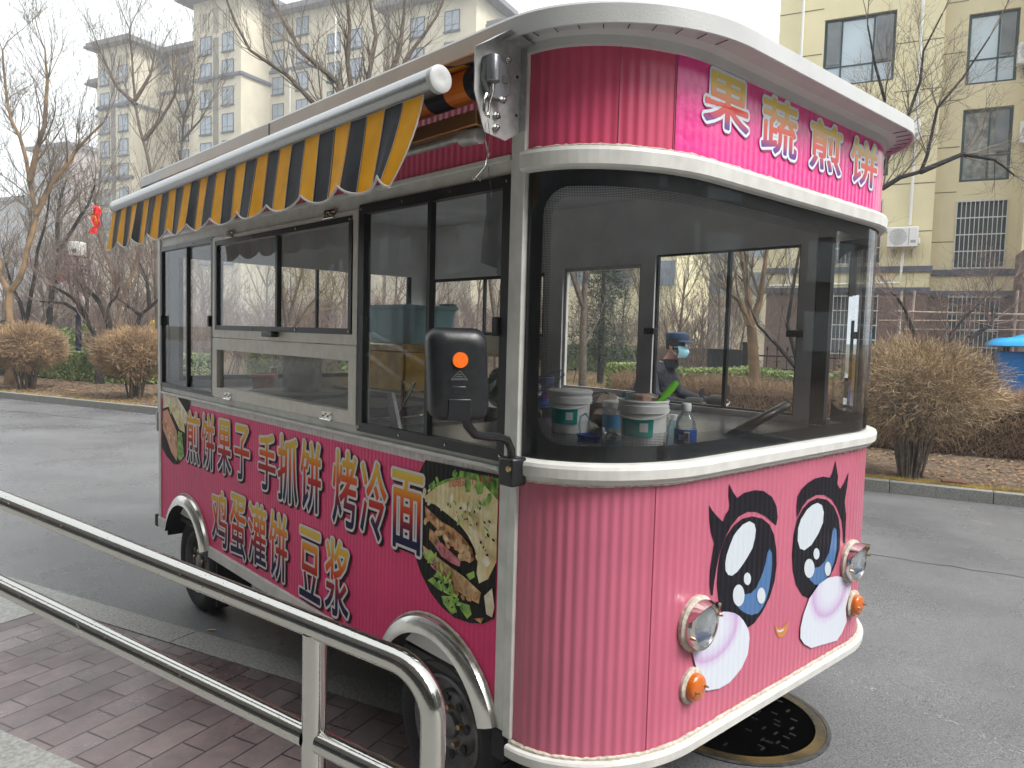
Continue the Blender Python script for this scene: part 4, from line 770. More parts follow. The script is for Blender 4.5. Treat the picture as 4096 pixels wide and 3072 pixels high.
def bucket(loc,s,lab,lid,ang):
    t,T=lathe_thing('plastic_bucket',lab,'bucket',loc,[(0,0),(.078*s,0),(.082*s,.006),(.092*s,.135*s),(.100*s,.137*s),(.101*s,.165*s),(.098*s,.167*s),(.098*s,.178*s),(.101*s,.180*s),(.099*s,.186*s),(.093*s,.186*s),(.090*s,.06*s),(0,.06*s)],M['plastic_white'],group='white buckets on the dashboard')
    if lid: MB(T).lathe([(.104*s,.182*s),(.105*s,.192*s),(.098*s,.197*s),(.05*s,.195*s),(0,.195*s)],n=28).build('lid',M['plastic_white'],t,smooth=True)
    lb=curved_label(T,.0862*s,.0918*s,ang-50,ang+35,.045*s,.115*s,M['label_teal'],'label',t)
    curved_label(T,.0880*s,.0908*s,ang+2,ang+22,.065*s,.100*s,M['label_white'],'label_panel',lb,6,.0036)
    mb=MB(T); mb.tube([(math.cos(rad(a))*.103*s,math.sin(rad(a))*.103*s,.150*s-.035*s*math.sin(rad((a-ang+90)))) for a in range(int(ang)-90,int(ang)+91,12)],.0022,6); mb.build('handle',M['plastic_white'],t,smooth=True)
    return t
bucket((-.484,.736,1.199),.90,'white plastic bucket with lid and teal label on the dashboard',True,-60)
bucket((-.064,.684,1.199),.93,'open white plastic bucket with teal label holding a green handled spatula',False,-62)
jar,T=lathe_thing('plastic_jar','clear jar with white lid and blue label between the two buckets','jar',(-.33,.85,1.199),[(.052,0),(.055,.004),(.058,.10),(.052,.112)],clearp,[('lid',[(.057,.112),(.058,.135),(.054,.138),(0,.138)],M['plastic_white'])])
curved_label(T,.056,.0575,-115,-20,.03,.085,mat('label_sky',(.12,.36,.62),.4),'label',jar)
bt,T=lathe_thing('water_bottle','water bottle with white cap and blue label beside the buckets','bottle',(.235,.52,1.199),[(.030,0),(.034,.006),(.033,.05),(.034,.06),(.034,.105),(.033,.112),(.034,.12),(.028,.145),(.015,.160),(.014,.172)],clearp,[('cap',[(.0155,.166),(.0165,.170),(.0165,.188),(.014,.191),(0,.191)],M['plastic_white'])])
lb=curved_label(T,.034,.034,-160,60,.060,.108,M['label_blue'],'label',bt,24)
curved_label(T,.034,.034,-62,-35,.066,.102,M['label_white'],'label_panel',lb,5,.0036)
mb=MB(T)
for i in range(9):
    a=rad(-60+2.6*i); r=.0382; mb.tube([(math.cos(a)*r,math.sin(a)*r,.070),(math.cos(a)*r,math.sin(a)*r,.098)],.0004+.0003*(i%3==0),3)
mb.build('barcode',M['black_frame'],lb)
v,f=glyph('郎',.01); mb=MB(T)
for px,pz in v:
    a=rad(-92)+px*.020/.034; mb.vert((math.cos(a)*.0375,math.sin(a)*.0375,.074+pz*.022))
mb.f=[list(q) for q in f]; mb.m=[0]*len(f); mb.build('label_lettering',M['label_white'],lb,fixn=False)
b2,T=lathe_thing('small_bottle','small translucent bottle squeezed behind the open bucket','bottle',(.01,.77,1.199),[(.022,0),(.024,.005),(.024,.075),(.015,.09),(.013,.10)],clearb,[('cap',[(.015,.098),(.015,.118),(0,.119)],M['plastic_white'])])
t=thing('blue_dish','bright blue soap dish with an upright back on the dashboard','dish',(-.29,.640,1.199))
T=lambda p:(-.29+p[0],.640+p[1],1.199+p[2])
MB(T).lathe([(0,.004),(.045,.004),(.052,.018),(.055,.018),(.048,0),(0,0)],n=24,sc2=(1,.7)).build('dish',mat('blue_plastic',(.01,.16,.75),.25,trans=.2),t,smooth=True)
mb=MB(T); mb.tube([(-.045,.0,.01),(-.052,.0,.05),(-.045,.0,.085),(-.02,0,.098),(0,0,.08),(.0,0,.02)],.004,8); mb.build('hook',clearb,t,smooth=True)
t=thing('spatula','green handled spatula leaning out of the open bucket','spatula',(-.064,.684,1.22))
mb=MB(); mb.tube([(-.064,.69,1.22),(-.04,.715,1.33),(-.025,.735,1.385)],[.010,.009,.008],8); mb.build('blade',M['black_plastic'],t,smooth=True)
mb=MB(); mb.tube([(-.04,.715,1.345),(0,.765,1.415),(.012,.78,1.44)],[.009,.015,.010],10); mb.build('handle',mat('lime',(.20,.72,.03),.35),t,smooth=True)
t=thing('food_packet','brown bread packet sticking out of the open bucket','packet',(-.11,.69,1.22)); mb=MB(); mb.box(-.145,-.06,.68,.73,1.25,1.388); mb.build('packet',mat('kraft',(.50,.32,.25),.6,noise=(20,.4)),t,bevel=.01)
mb=MB(); mb.box(-.150,-.10,.655,.69,1.26,1.392); mb.build('sleeve',clearb,t,bevel=.006)
def can(loc,r,h,lab):
    t,T=lathe_thing('tin_can',lab,'can',loc,[(r,0),(r*1.02,.005),(r,.01),(r,h-.008),(r*1.02,h-.004),(r,h),(r*.96,h),(r*.95,.02),(0,.02)],mat('can_print',(.06,.16,.46),.35,noise=(18,.9,5),col2=(.42,.10,.10)))
can((-1.50,1.55,1.19),.088,.165,'blue and red printed tin can beside the far window')
def lumpy(name,label,cat,c,r,m,seed,n=9,group=None,flat=.6):
    rg=random.Random(seed); t=thing(name,label,cat,c,group); mb=MB(); R=[]
    for i in range(n+1):
        ph=-PI/2+PI*i/n; R.append([mb.vert((c[0]+math.cos(ph)*math.cos(2*PI*k/14)*r[0]*rg.uniform(.8,1.15),c[1]+math.cos(ph)*math.sin(2*PI*k/14)*r[1]*rg.uniform(.8,1.15),c[2]+r[2]+math.sin(ph)*r[2]*rg.uniform(.85,1.05))) for k in range(14)])
    for a,b in zip(R,R[1:]):
        for k in range(14): mb.f.append([a[k],a[(k+1)%14],b[(k+1)%14],b[k]]); mb.m.append(0)
    mb.build('bag',m,t); return t
bagm=mat('bag_clear',(.42,.42,.44),.25,noise=(30,.7,8),coat=.5,bump=(40,.006)); foodm=mat('bag_food',(.40,.30,.22),.4,noise=(25,.7,6),col2=(.55,.5,.5),coat=.5,bump=(40,.006))
lumpy('plastic_bag','crumpled plastic bag of cups beside the left bucket','bag',(-.70,.66,1.199),(.09,.09,.06),bagm,1)
lumpy('plastic_bag','clear bag stacked on the crumpled bag by the post','bag',(-.72,.70,1.315),(.08,.08,.045),bagm,2)
lumpy('snack_packet','packet of brown snacks behind the lidded bucket','packet',(-.52,1.0,1.199),(.10,.09,.078),foodm,3)
lumpy('snack_packet','packet of snacks tied up behind the jar','packet',(-.28,1.0,1.199),(.09,.08,.084),foodm,4)
b3,T=lathe_thing('plastic_bottle','empty clear bottle tipped over on the stacked bags','bottle',(-.80,.80,1.34),[(.0,0),(.034,.004),(.034,.13),(.016,.16),(.016,.18)],clearp)
for ch in b3.children: pass
b3.rotation_euler=(rad(-35),rad(50),0)
# crepe griddles
def griddle(x,lab):
    t=thing('crepe_griddle',lab,'griddle',(x,.335,1.205),'crepe griddles along the near counter'); T=lambda p:(x+p[0],.335+p[1],1.205+p[2])
    MB(T).lathe([(.20,0),(.20,.018),(.268,.024),(.270,.052),(.262,.055),(0,.055)],n=48,mm=[0,0,0,0,1]).build('plate',[M['griddle'],M['griddle_top']],t,smooth=True)
    MB(T).lathe([(.285,.004),(.290,.010),(.285,.016),(.278,.012),(.285,.004)],n=48,cap=False).build('guard_ring',M['steel'],t,smooth=True)
griddle(-2.12,'round crepe griddle carrying the big tub, farther from the nose'); griddle(-1.42,'bare round crepe griddle in the big sliding window')
t,T=lathe_thing('sauce_tub','red plastic tub with an orange rim behind the griddle','tub',(-2.93,.50,1.205),[(0,0),(.062,0),(.072,.085),(.070,.085),(.06,.03),(0,.03)],glass('red_plastic',(.9,.4,.3),film=.9,filmcol=(.80,.16,.08),lucent=.5),[('rim',[(.072,.083),(.080,.086),(.080,.100),(.074,.102),(.072,.09)],mat('orange_rim',(.75,.12,.02),.35))])
t,T=lathe_thing('batter_tub','large translucent batter tub standing on the griddle','tub',(-2.16,.38,1.260),[(0,0),(.096,0),(.100,.004),(.110,.19),(.107,.19),(.098,.01)],frost,[('lid',[(.111,.188),(.115,.195),(.113,.205),(.09,.207),(0,.206)],clearp),('batter',[(0,.004),(.094,.004),(.100,.10),(0,.10)],mat('batter',(.62,.52,.42),.6))])
def squeeze(loc,s,lab):
    lathe_thing('sauce_bottle',lab,'bottle',loc,[(0,0),(.036*s,0),(.038*s,.005),(.038*s,.14*s),(.030*s,.16*s),(.030*s,.163*s)],M['plastic_white'],[('nozzle',[(.032*s,.16*s),(.032*s,.185*s),(.012*s,.19*s),(.008*s,.22*s),(.004*s,.25*s),(0,.25*s)],M['plastic_white'])],group='white squeeze bottles by the batter tub')
squeeze((-2.72,.60,1.205),1.0,'tall white squeeze bottle between the red tub and the batter tub'); squeeze((-3.08,.64,1.205),.72,'small white squeeze bottle behind the red tub')
# boxes at the back
t=thing('yellow_box','yellow taped cardboard box on the back counter','box',(-2.78,1.52,1.19)); mb=MB(); mb.box(-3.05,-2.50,1.28,1.78,1.19,1.50); mb.build('carton',mat('yellow_card',(.72,.40,.02),.45,noise=(7,.35,8),coat=.4,bump=(14,.01)),t,bevel=.012)
mb=MB(); mb.box(-3.056,-2.494,1.274,1.786,1.455,1.512); mb.build('carton_lid',mat('yellow_tape',(.70,.42,.10),.3,noise=(9,.5,8),coat=.6,bump=(20,.006)),t,bevel=.01)
t=thing('storage_tub','pale blue storage tub stacked on the yellow box','tub',(-2.78,1.52,1.512)); mb=MB(); rr=[]
for w_,h_,z in ((.235,.20,1.513),(.262,.222,1.75),(.275,.235,1.752),(.278,.238,1.775),(.262,.222,1.777),(.23,.19,1.55)): rr.append([mb.vert((-2.78+a,1.52+b,z)) for a,b in rrect(w_,h_,.05)])
for a,b in zip(rr,rr[1:]):
    for i in range(len(a)): j=(i+1)%len(a); mb.f.append([a[i],a[j],b[j],b[i]]); mb.m.append(0)
mb.f.append(rr[0][::-1]); mb.f.append(rr[-1][:]); mb.m+=[0,0]
mb.build('tub_body',mat('tub_blue',(.30,.50,.54),.4,bump=(6,.004)),t,smooth=True)
mb=MB(); mb.box(-2.70,-2.58,1.70,1.78,1.765,1.80); mb.build('tub_handle',mat('tub_grey',(.25,.25,.26),.5),t,bevel=.01)
t=thing('folding_stool','folded white and black stool between the griddles and window','stool',(-.82,.14,1.205))
mb=MB(); mb.tube([(-.86,.10,1.205),(-.78,.16,1.40)],.007,6); mb.tube([(-.78,.10,1.205),(-.86,.16,1.40)],.007,6); mb.build('leg',M['steel'],t); mb=MB(); mb.prism([(-.83,1.22),(-.77,1.21),(-.83,1.36),(-.865,1.35)],lambda p:(p[0],.085,p[1]),lambda p:(p[0],.10,p[1])); mb.build('seat',M['galv'],t)
lumpy('shopping_bag','green and grey shopping bag by the front of the big sliding window','bag',(-1.15,1.0,1.205),(.14,.13,.12),mat('bag_green',(.04,.20,.06),.5,noise=(6,.8,3),col2=(.16,.17,.2)),9)
t=thing('fuel_can','white plastic can under the shopping bag','can',(-.7,.6,1.16)); mb=MB(); mb.box(-.85,-.62,.52,.75,1.0,1.19); mb.build('body',M['plastic_white'],t,bevel=.03)
t=thing('apron','white apron and plastic bags hanging from the ceiling rail','apron',(-.41,.30,2.3)); mb=MB()
rg=random.Random(8)
for i in range(12):
    for j in range(6):
        q=lambda i,j:(-.55+.28*i/12,.30+.03*math.sin(i*1.7+j*.5),2.30-.50*j/6*(1-.15*abs(i-6)/6)); mb.face([q(i,j),q(i+1,j),q(i+1,j+1),q(i,j+1)]); mb.face([Vector(q(i,j))+Vector((0,.006,0)),Vector(q(i,j+1))+Vector((0,.006,0)),Vector(q(i+1,j+1))+Vector((0,.006,0)),Vector(q(i+1,j))+Vector((0,.006,0))])
mb.build('cloth',mat('cloth_grey',(.42,.43,.45),.8,noise=(6,.3)),t,smooth=True)
# ---------------------------------------------------------------- ground
def sheet(name,u0,u1,n0,n1,z,m,nu=1,nn=1,amp=0,seed=1):
    mb=MB(RW); rg=random.Random(seed); g=[[mb.vert((u0+(u1-u0)*i/nu,n0+(n1-n0)*j/nn,z+(rg.uniform(-amp,amp) if 0<i<nu and 0<j<nn else 0))) for j in range(nn+1)] for i in range(nu+1)]
    for i in range(nu):
        for j in range(nn): mb.f.append([g[i][j],g[i+1][j],g[i+1][j+1],g[i][j+1]]); mb.m.append(0)
    return struct(mb.build(name,m,None,fixn=False,smooth=amp>0))
soil=mat('soil',(.085,.058,.040),.9,noise=(3.3,.45,10),col2=(.17,.12,.075),bump=(35,.03))
gr=MB(); gr.face([(-900,-900,GZ-.03),(900,-900,GZ-.03),(900,900,GZ-.03),(-900,900,GZ-.03)]); struct(gr.build('ground',mat('far_ground',(.13,.11,.07),.95,noise=(.08,.4,8)),None,fixn=False))
# wet asphalt
am=bpy.data.materials.new('asphalt'); am.use_nodes=True; n=am.node_tree; b=n.nodes['Principled BSDF']; Lk=n.links.new; tc=n.nodes.new('ShaderNodeTexCoord')
def NZ_(s,d=5,r=.6):
    x=n.nodes.new('ShaderNodeTexNoise'); x.inputs['Scale'].default_value=s; x.inputs['Detail'].default_value=d; x.inputs['Roughness'].default_value=r; Lk(tc.outputs['Object'],x.inputs['Vector']); return x.outputs[0]
def RP_(src,p0,c0,p1,c1):
    x=n.nodes.new('ShaderNodeValToRGB'); x.color_ramp.elements[0].position=p0; x.color_ramp.elements[1].position=p1; x.color_ramp.elements[0].color=(*c0,1); x.color_ramp.elements[1].color=(*c1,1); Lk(src,x.inputs[0]); return x.outputs[0]
def MX_(f,a,b_,t='MIX'):
    x=n.nodes.new('ShaderNodeMix'); x.data_type='RGBA'; x.blend_type=t
    if isinstance(f,float): x.inputs['Factor'].default_value=f
    else: Lk(f,x.inputs['Factor'])
    Lk(a,x.inputs['A']); Lk(b_,x.inputs['B']); return x.outputs['Result']
fine=RP_(NZ_(120,3,.85),.38,(.075,.075,.078),.64,(.275,.273,.277)); speck=RP_(NZ_(190,2,.9),.66,(0,0,0),.70,(.45,.45,.45))
big=RP_(NZ_(.55,6,.6),.36,(.70,.70,.72),.66,(1.10,1.10,1.11)); 
c=MX_(1.0,fine,big,'MULTIPLY'); c=MX_(.35,c,speck,'ADD'); Lk(c,b.inputs['Base Color'])
ro=RP_(NZ_(.8,5,.6),.35,(.20,.20,.20),.7,(.44,.44,.44)); Lk(ro,b.inputs['Roughness']); b.inputs['Specular IOR Level'].default_value=.65
bu=n.nodes.new('ShaderNodeBump'); bu.inputs['Distance'].default_value=.0045; Lk(NZ_(150,4,.75),bu.inputs['Height']); Lk(bu.outputs[0],b.inputs['Normal'])
sheet('road',-90,45,.80,7.46,GZ,am)
# cracks and patch joints in the asphalt
mb=MB(RW); rg=random.Random(4)
def crack(pts,wd):
    P=[]
    for a,b_ in zip(pts,pts[1:]):
        for k in range(14): t=k/14; P.append((a[0]+(b_[0]-a[0])*t+rg.uniform(-.02,.02),a[1]+(b_[1]-a[1])*t+rg.uniform(-.02,.02)))
    P.append(pts[-1])
    for p,q in zip(P,P[1:]):
        w_=wd*rg.uniform(.5,1.3); mb.face([(p[0],p[1]-w_,GZ+.002),(q[0],q[1]-w_,GZ+.002),(q[0],q[1]+w_,GZ+.002),(p[0],p[1]+w_,GZ+.002)])
crack([(-12,6.3),(-9,6.6),(-6.5,6.3)],.012); crack([(-16.5,5.4),(-13.5,6.2),(-12,6.3)],.012); crack([(-4,4.9),(-1,4.75),(.78,4.58),(2.4,4.54),(6,4.4)],.008)
cr=mb.build('tar_crack',mat('tar',(.055,.055,.057),.5),None,fixn=False); struct(cr)
mb=MB(RW)
for k in range(160):
    t=rg.random(); u_=.2+1.6*t+rg.uniform(-.02,.02); n_=2.45-.95*t+rg.uniform(-.03,.03); l=rg.uniform(.003,.016)
    mb.face([(u_,n_,GZ+.003),(u_+l,n_-l*.5,GZ+.003),(u_+l*.9,n_-l*.5+.004,GZ+.003),(u_,n_+.005,GZ+.003)])
struct(mb.build('road_marking',mat('worn_paint',(.45,.45,.46),.6),None,fixn=False))
# pavement by the ramp: flush stone kerb, clay pavers, concrete
conc=mat('concrete',(.33,.33,.31),.6,noise=(55,.35,6),bump=(120,.0018)); kst=mat('kerb_stone',(.27,.27,.25),.65,noise=(70,.45,6),bump=(110,.0025)); kfl=mat('flush_kerb',(.30,.29,.27),.5,noise=(90,.5,6),bump=(110,.002))
mb=MB(RW); u_=-3.35
while u_<6: mb.box(u_+.003,u_+.997,.625,.80,GZ-.06,GZ+.010); u_+=1.0
struct(mb.build('kerb',kfl,None))
sheet('concrete_path',-40,-3.352,-12,.802,GZ+.008,conc); sheet('concrete_path',-3.35,12,-12,-.302,GZ+.008,conc)
pm=bpy.data.materials.new('pavers'); pm.use_nodes=True; n=pm.node_tree; b=n.nodes['Principled BSDF']; Lk=n.links.new; uvn=n.nodes.new('ShaderNodeUVMap'); tc=n.nodes.new('ShaderNodeTexCoord')
bk=n.nodes.new('ShaderNodeTexBrick'); bk.inputs['Scale'].default_value=1; bk.inputs['Brick Width'].default_value=.27; bk.inputs['Row Height'].default_value=.135; bk.inputs['Mortar Size'].default_value=.0042; bk.inputs['Mortar Smooth'].default_value=.2
bk.inputs['Color1'].default_value=(.120,.086,.086,1); bk.inputs['Color2'].default_value=(.185,.148,.145,1); bk.inputs['Mortar'].default_value=(.035,.026,.026,1); bk.inputs['Bias'].default_value=-.1
Lk(uvn.outputs[0],bk.inputs['Vector'])
c=MX_(1.0,bk.outputs[0],RP_(NZ_(5,6,.65),.35,(.72,.72,.74),.66,(1.15,1.12,1.10)),'MULTIPLY'); c=MX_(.35,c,RP_(NZ_(22,6,.7),.60,(0,0,0),.72,(.22,.20,.19)),'ADD'); Lk(c,b.inputs['Base Color'])
Lk(RP_(NZ_(3,5,.6),.35,(.22,.22,.22),.65,(.50,.50,.50)),b.inputs['Roughness']); b.inputs['Specular IOR Level'].default_value=.6
iv=n.nodes.new('ShaderNodeMath'); iv.operation='MULTIPLY_ADD'; iv.inputs[1].default_value=-1; iv.inputs[2].default_value=1; Lk(bk.outputs[1],iv.inputs[0])
ad=n.nodes.new('ShaderNodeMath'); ad.operation='MULTIPLY_ADD'; ad.inputs[1].default_value=.22; Lk(NZ_(90,4,.6),ad.inputs[0]); Lk(iv.outputs[0],ad.inputs[2])
bu=n.nodes.new('ShaderNodeBump'); bu.inputs['Distance'].default_value=.004; Lk(ad.outputs[0],bu.inputs['Height']); Lk(bu.outputs[0],b.inputs['Normal'])
mb=MB(); q=[(-3.35,-.30),(6,-.30),(6,.622),(-3.35,.622)]; mb.face([RW((a,c_,GZ+.006)) for a,c_ in q],0,[(c_,a) for a,c_ in q]); struct(mb.build('brick_pavement',pm,None,fixn=False))
t=thing('cigarette_end','tan cigarette end dropped on the asphalt beside the kerb','cigarette',RP(-2.30,.86,GZ)); mb=MB(RW); mb.tube([(-2.32,.85,GZ+.006),(-2.28,.87,GZ+.006)],.005,8); mb.build('stub',mat('tan',(.6,.42,.25),.7),t)
# manhole
mh=RP(.44,1.37,GZ); t=thing('manhole_cover','wet black manhole cover with a rusty yellow rim under the truck nose','manhole',mh)
T=lambda p:(mh[0]+p[0],mh[1]+p[1],mh[2]+p[2])
MB(T).lathe([(.400,-.01),(.402,.005),(.385,.006),(.383,.004)],n=56).build('frame',mat('iron_rim',(.07,.07,.07),.5,noise=(30,.5)),t,smooth=True)
MB(T).lathe([(.383,.003),(.381,.0065),(.338,.0065),(.336,.004)],n=56).build('rust_ring',mat('rust_ring',(.12,.08,.03),.25,noise=(5,.97,8),col2=(.02,.02,.02),bump=(60,.003)),t,smooth=True)
MB(T).lathe([(.337,.0045),(0,.0045)],n=56).build('lid',mat('wet_iron',(.018,.018,.02),.10,noise=(9,.6,5),bump=(16,.005),coat=1.),t)
mb=MB(T); rg=random.Random(2)
for k in range(70):
    a=rg.uniform(0,2*PI); r=.30*math.sqrt(rg.random()); x,y=r*math.cos(a),r*math.sin(a); th=rg.choice((.4,1.97)); l=.014
    mb.box(x-l if th<1 else x-.004,x+l if th<1 else x+.004,y-.004 if th<1 else y-l,y+.004 if th<1 else y+l,.0045,.0085)
mb.build('tread',mat('tread_iron',(.05,.05,.05),.3,metal=.5),t)
# far kerb, bed
mb=MB(RW); u_=-88.; rg=random.Random(6)
while u_<40: mb.box(u_+.004,u_+.996,7.45+rg.uniform(-.004,.004),7.575,GZ-.05,.045+rg.uniform(-.004,.004)); u_+=1.0
struct(mb.build('kerb',kst,None,bevel=.006))
sheet('planting_bed',-90,40,7.57,80,.030,soil,130,60,.02)
# ---------------------------------------------------------------- vegetation
bark=mat('bark_grey',(.15,.12,.095),.9,noise=(18,.5,6),bump=(40,.01)); barkd=mat('bark_dark',(.026,.021,.020),.85,noise=(22,.6,6),bump=(40,.012)); barko=mat('bark_orange',(.26,.165,.085),.8,noise=(4,.6,6),col2=(.13,.095,.065),bump=(40,.008))
twig_a=mat('twig_grey',(.21,.175,.14),.9,noise=(3,.35)); twig_b=mat('twig_pink',(.20,.14,.12),.9,noise=(3,.35)); twig_y=mat('twig_yellow',(.27,.20,.09),.9,noise=(3,.4))
def grow(mb,rg,p,d,l,r,lev,maxl,up,spread,kids,sag=0.,tips=None,minr=.0035):
    n=max(3,min(6,int(l/.25)+2)); pts=[Vector(p)]; dd=Vector(d).normalized(); rr=[r]
    for i in range(n):
        dd=(dd+Vector((rg.gauss(0,.13),rg.gauss(0,.13),rg.gauss(0,.10)+up*.12-sag*.1))).normalized()
        pts.append(pts[-1]+dd*(l/n)); rr.append(max(minr*.6,r*(1-.75*(i+1)/n)))
    mb.tube(pts,rr,5 if r>.02 else 3,caps=False)
    if tips is not None: tips.append(pts[-1])
    if lev>=maxl: return
    k=kids[lev] if lev<len(kids) else 3
    for j in range(k):
        t=rg.uniform(.25,.98); i=min(n-1,int(t*n)); q=pts[i].lerp(pts[i+1],t*n-i)
        dl=(pts[i+1]-pts[i]).normalized(); o=dl.orthogonal().normalized(); o.rotate(Matrix.Rotation(rg.uniform(0,2*PI),3,dl)); a=spread*rg.uniform(.6,1.25)
        nd=dl*math.cos(a)+o*math.sin(a)+Vector((0,0,up*.25)); grow(mb,rg,q,nd,l*rg.uniform(.42,.72),max(minr,rr[i]*.55),lev+1,maxl,up,spread,kids,sag,tips,minr)
def limb_tree(key,label,mats,kids=(9,6,4),ml=2,up=.5,spread=.75,twl=1.0,seed=1,group=None,twm=None,minr=.004,shrink=.25):
    r,limbs=TREES[key]; b=limbs[0][0]; t=thing('bare_tree',label,'tree',(b[0],b[1],.03),group); rg=random.Random(seed)
    tk=MB(); cr=MB(); 
    for li,l in enumerate(limbs):
        P=[Vector(p) for p in l]; Q=[]
        if li==0: P[0].z=.0
        for a,b_ in zip(P,P[1:]):
            m_=max(1,int((b_-a).length/.35))
            for k in range(m_): Q.append(a.lerp(b_,k/m_)+Vector((rg.uniform(-1,1),rg.uniform(-1,1),0))*.012*(1 if k else 0))
        Q.append(P[-1]); N=len(Q); r0=r if li==0 else r*.68
        end=.8 if li==0 and len(limbs)>1 and (len(l)<=4 or key=='D') else shrink
        rr=[max(.007,r0*(1-(1-end)*i/(N-1))) for i in range(N)]
        if li==0: rr[0]*=1.35
        tk.tube(Q,rr,9 if li==0 else 7,caps=False)
        if li==0 and len(limbs)>1 and end==.8: continue
        tot=sum((b_-a).length for a,b_ in zip(Q,Q[1:]))
        for j in range(int(kids[0]*max(1,tot/1.6))):
            i=rg.randrange(max(1,N//5),N-1); dl=(Q[i+1]-Q[i]).normalized(); o=dl.orthogonal().normalized(); o.rotate(Matrix.Rotation(rg.uniform(0,2*PI),3,dl)); a=spread*rg.uniform(.6,1.3)
            grow(cr,rg,Q[i],dl*math.cos(a)+o*math.sin(a)+Vector((0,0,up*.4)),twl*rg.uniform(.6,1.2),max(minr*1.4,rr[i]*.38),1,ml,up,spread,kids,minr=minr)
        for j in range(2): grow(cr,rg,Q[-1],(Q[-1]-Q[-2]).normalized()+Vector((rg.gauss(0,.3),rg.gauss(0,.3),.2)),twl*1.1,rr[-1]*.8,1,ml,up,spread,kids,minr=minr)
    tk.build('trunk',mats,t,smooth=True,fixn=False); cr.build('crown',twm or twig_a,t,fixn=False); return t
limb_tree('A','tall forked tree with peeling orange limbs at the left edge beyond the road',barko,(8,5,4),3,.55,.7,1.5,3,minr=.0044)
limb_tree('B','slim dark tree forking low behind the left ball shrub',barkd,(8,6,4),3,.5,.7,1.2,4,minr=.0048)
limb_tree('Cc','dark leaning tree behind the street lamp',barkd,(8,6,4),3,.5,.7,1.4,5,minr=.0055)
limb_tree('Ch1','black pruned cherry tree leaning left in front of the street lamp',barkd,(9,6,3),3,.8,.6,.9,6,twm=twig_b,minr=.0042)
limb_tree('Ch2','black pruned cherry tree with two stems right of the street lamp',barkd,(9,6,3),3,.8,.6,.9,7,twm=twig_b,minr=.0042)
limb_tree('Ch3','black pruned cherry tree next to the rear corner of the truck',barkd,(9,6,3),3,.8,.6,1.0,8,twm=twig_b,minr=.0045)
limb_tree('O1','tree with orange wrapped trunk behind the cherry trees',barko,(8,6,4),3,.5,.7,1.4,9,minr=.0055)
limb_tree('E','grey upright tree rising over the rear of the awning',bark,(7,4,3),3,.7,.6,1.4,10,minr=.0055)
limb_tree('Fr','thin grey tree rising above the middle of the awning',bark,(8,5,4),3,.7,.6,1.2,11,minr=.0055)
limb_tree('G','wide many stemmed tree spreading over the truck roof',bark,(7,4,3),3,.6,.65,1.35,12,minr=.0038)
limb_tree('D','curving dark tree reaching right beyond the nose of the truck',barkd,(10,5,4),3,.5,.75,.75,13,minr=.0022)
limb_tree('P','black pruned tree behind the large ball shrub',barkd,(12,6,4),3,.45,.9,.9,14,twm=twig_b,minr=.003)
limb_tree('H','pollarded tree with orange wrapped trunk seen through the truck windows',barko,(8,5,3),3,.7,.7,1.1,15,minr=.0034)
limb_tree('I','low forked tree beside the brown hedge seen through the truck',barkd,(7,5,3),3,.7,.6,1.0,16,minr=.0034)
limb_tree('J','straight brown tree standing in front of the evergreen',bark,(4,4,3),3,.6,.7,1.0,17,minr=.004)
limb_tree('K','slender branching tree beside the far window post',bark,(8,5,3),3,.7,.5,1.0,18,minr=.004)
limb_tree('Q','slim tree seen behind the wing mirror through the truck',bark,(8,5,4),3,.5,.8,1.2,19,twm=twig_b,minr=.004)
limb_tree('R','low spreading tree seen through the serving hatch',bark,(8,6,4),3,.5,.8,1.3,20,twm=twig_y,minr=.0045)
# background trees: three kinds, copied
def bg_tree(label,cat,h,r,seed,kids,up,spread,tm,tw,stems=1,ml=3,minr=.006,group=None):
    t=thing('bare_tree' if cat=='tree' else 'bare_shrub',label,cat,(0,0,.03),group); rg=random.Random(seed); tk=MB(); cr=MB()
    for s_ in range(stems):
        p=Vector((rg.uniform(-.1,.1)*stems,rg.uniform(-.1,.1)*stems,0)); d=Vector((rg.gauss(0,.10*stems**.5),rg.gauss(0,.10*stems**.5),1)); P=[p]; n_=7; hh=h*rg.uniform(.7,1)*.75
        for i in range(n_): d=(d.normalized()+Vector((rg.gauss(0,.09),rg.gauss(0,.09),.05))); P.append(P[-1]+d.normalized()*hh/n_)
        rr=[r*(1-.75*i/n_) for i in range(n_+1)]; tk.tube(P,rr,6,caps=False)
        for j in range(kids[0]):
            i=rg.randrange(1 if stems>1 else 2,n_); dl=(P[i+1]-P[i]).normalized(); o=dl.orthogonal().normalized(); o.rotate(Matrix.Rotation(rg.uniform(0,2*PI),3,dl)); a=spread*rg.uniform(.6,1.2)
            grow(cr,rg,P[i].lerp(P[i+1],rg.random()),dl*math.cos(a)+o*math.sin(a),h*rg.uniform(.2,.36),rr[i]*.45,1,ml,up,spread,kids,minr=minr)
    tk.build('trunk',tm,t,smooth=True,fixn=False); cr.build('crown',tw,t,fixn=False); return t
rg=random.Random(21)
gt='bare park trees beyond the beds'; gs='bare shrubs between the park trees'
K1=[bg_tree('bare grey park tree standing among others beyond the planting bed','tree',8.,.10,31,(14,6,5),.6,.65,bark,twig_a,group=gt),bg_tree('bare grey park tree standing among others beyond the planting bed','tree',7.,.09,32,(14,6,5),.4,.8,bark,twig_a,group=gt)]
K2=[bg_tree('bare pinkish shrub thicket between the park trees','shrub',3.0,.022,41,(7,6,4),.6,.5,bark,twig_b,stems=8,ml=3,minr=.0045,group=gs),bg_tree('bare pinkish shrub thicket between the park trees','shrub',2.6,.02,42,(7,6,4),.3,.8,bark,twig_b,stems=7,ml=3,minr=.0045,group=gs)]
tp=[];sp_=[]
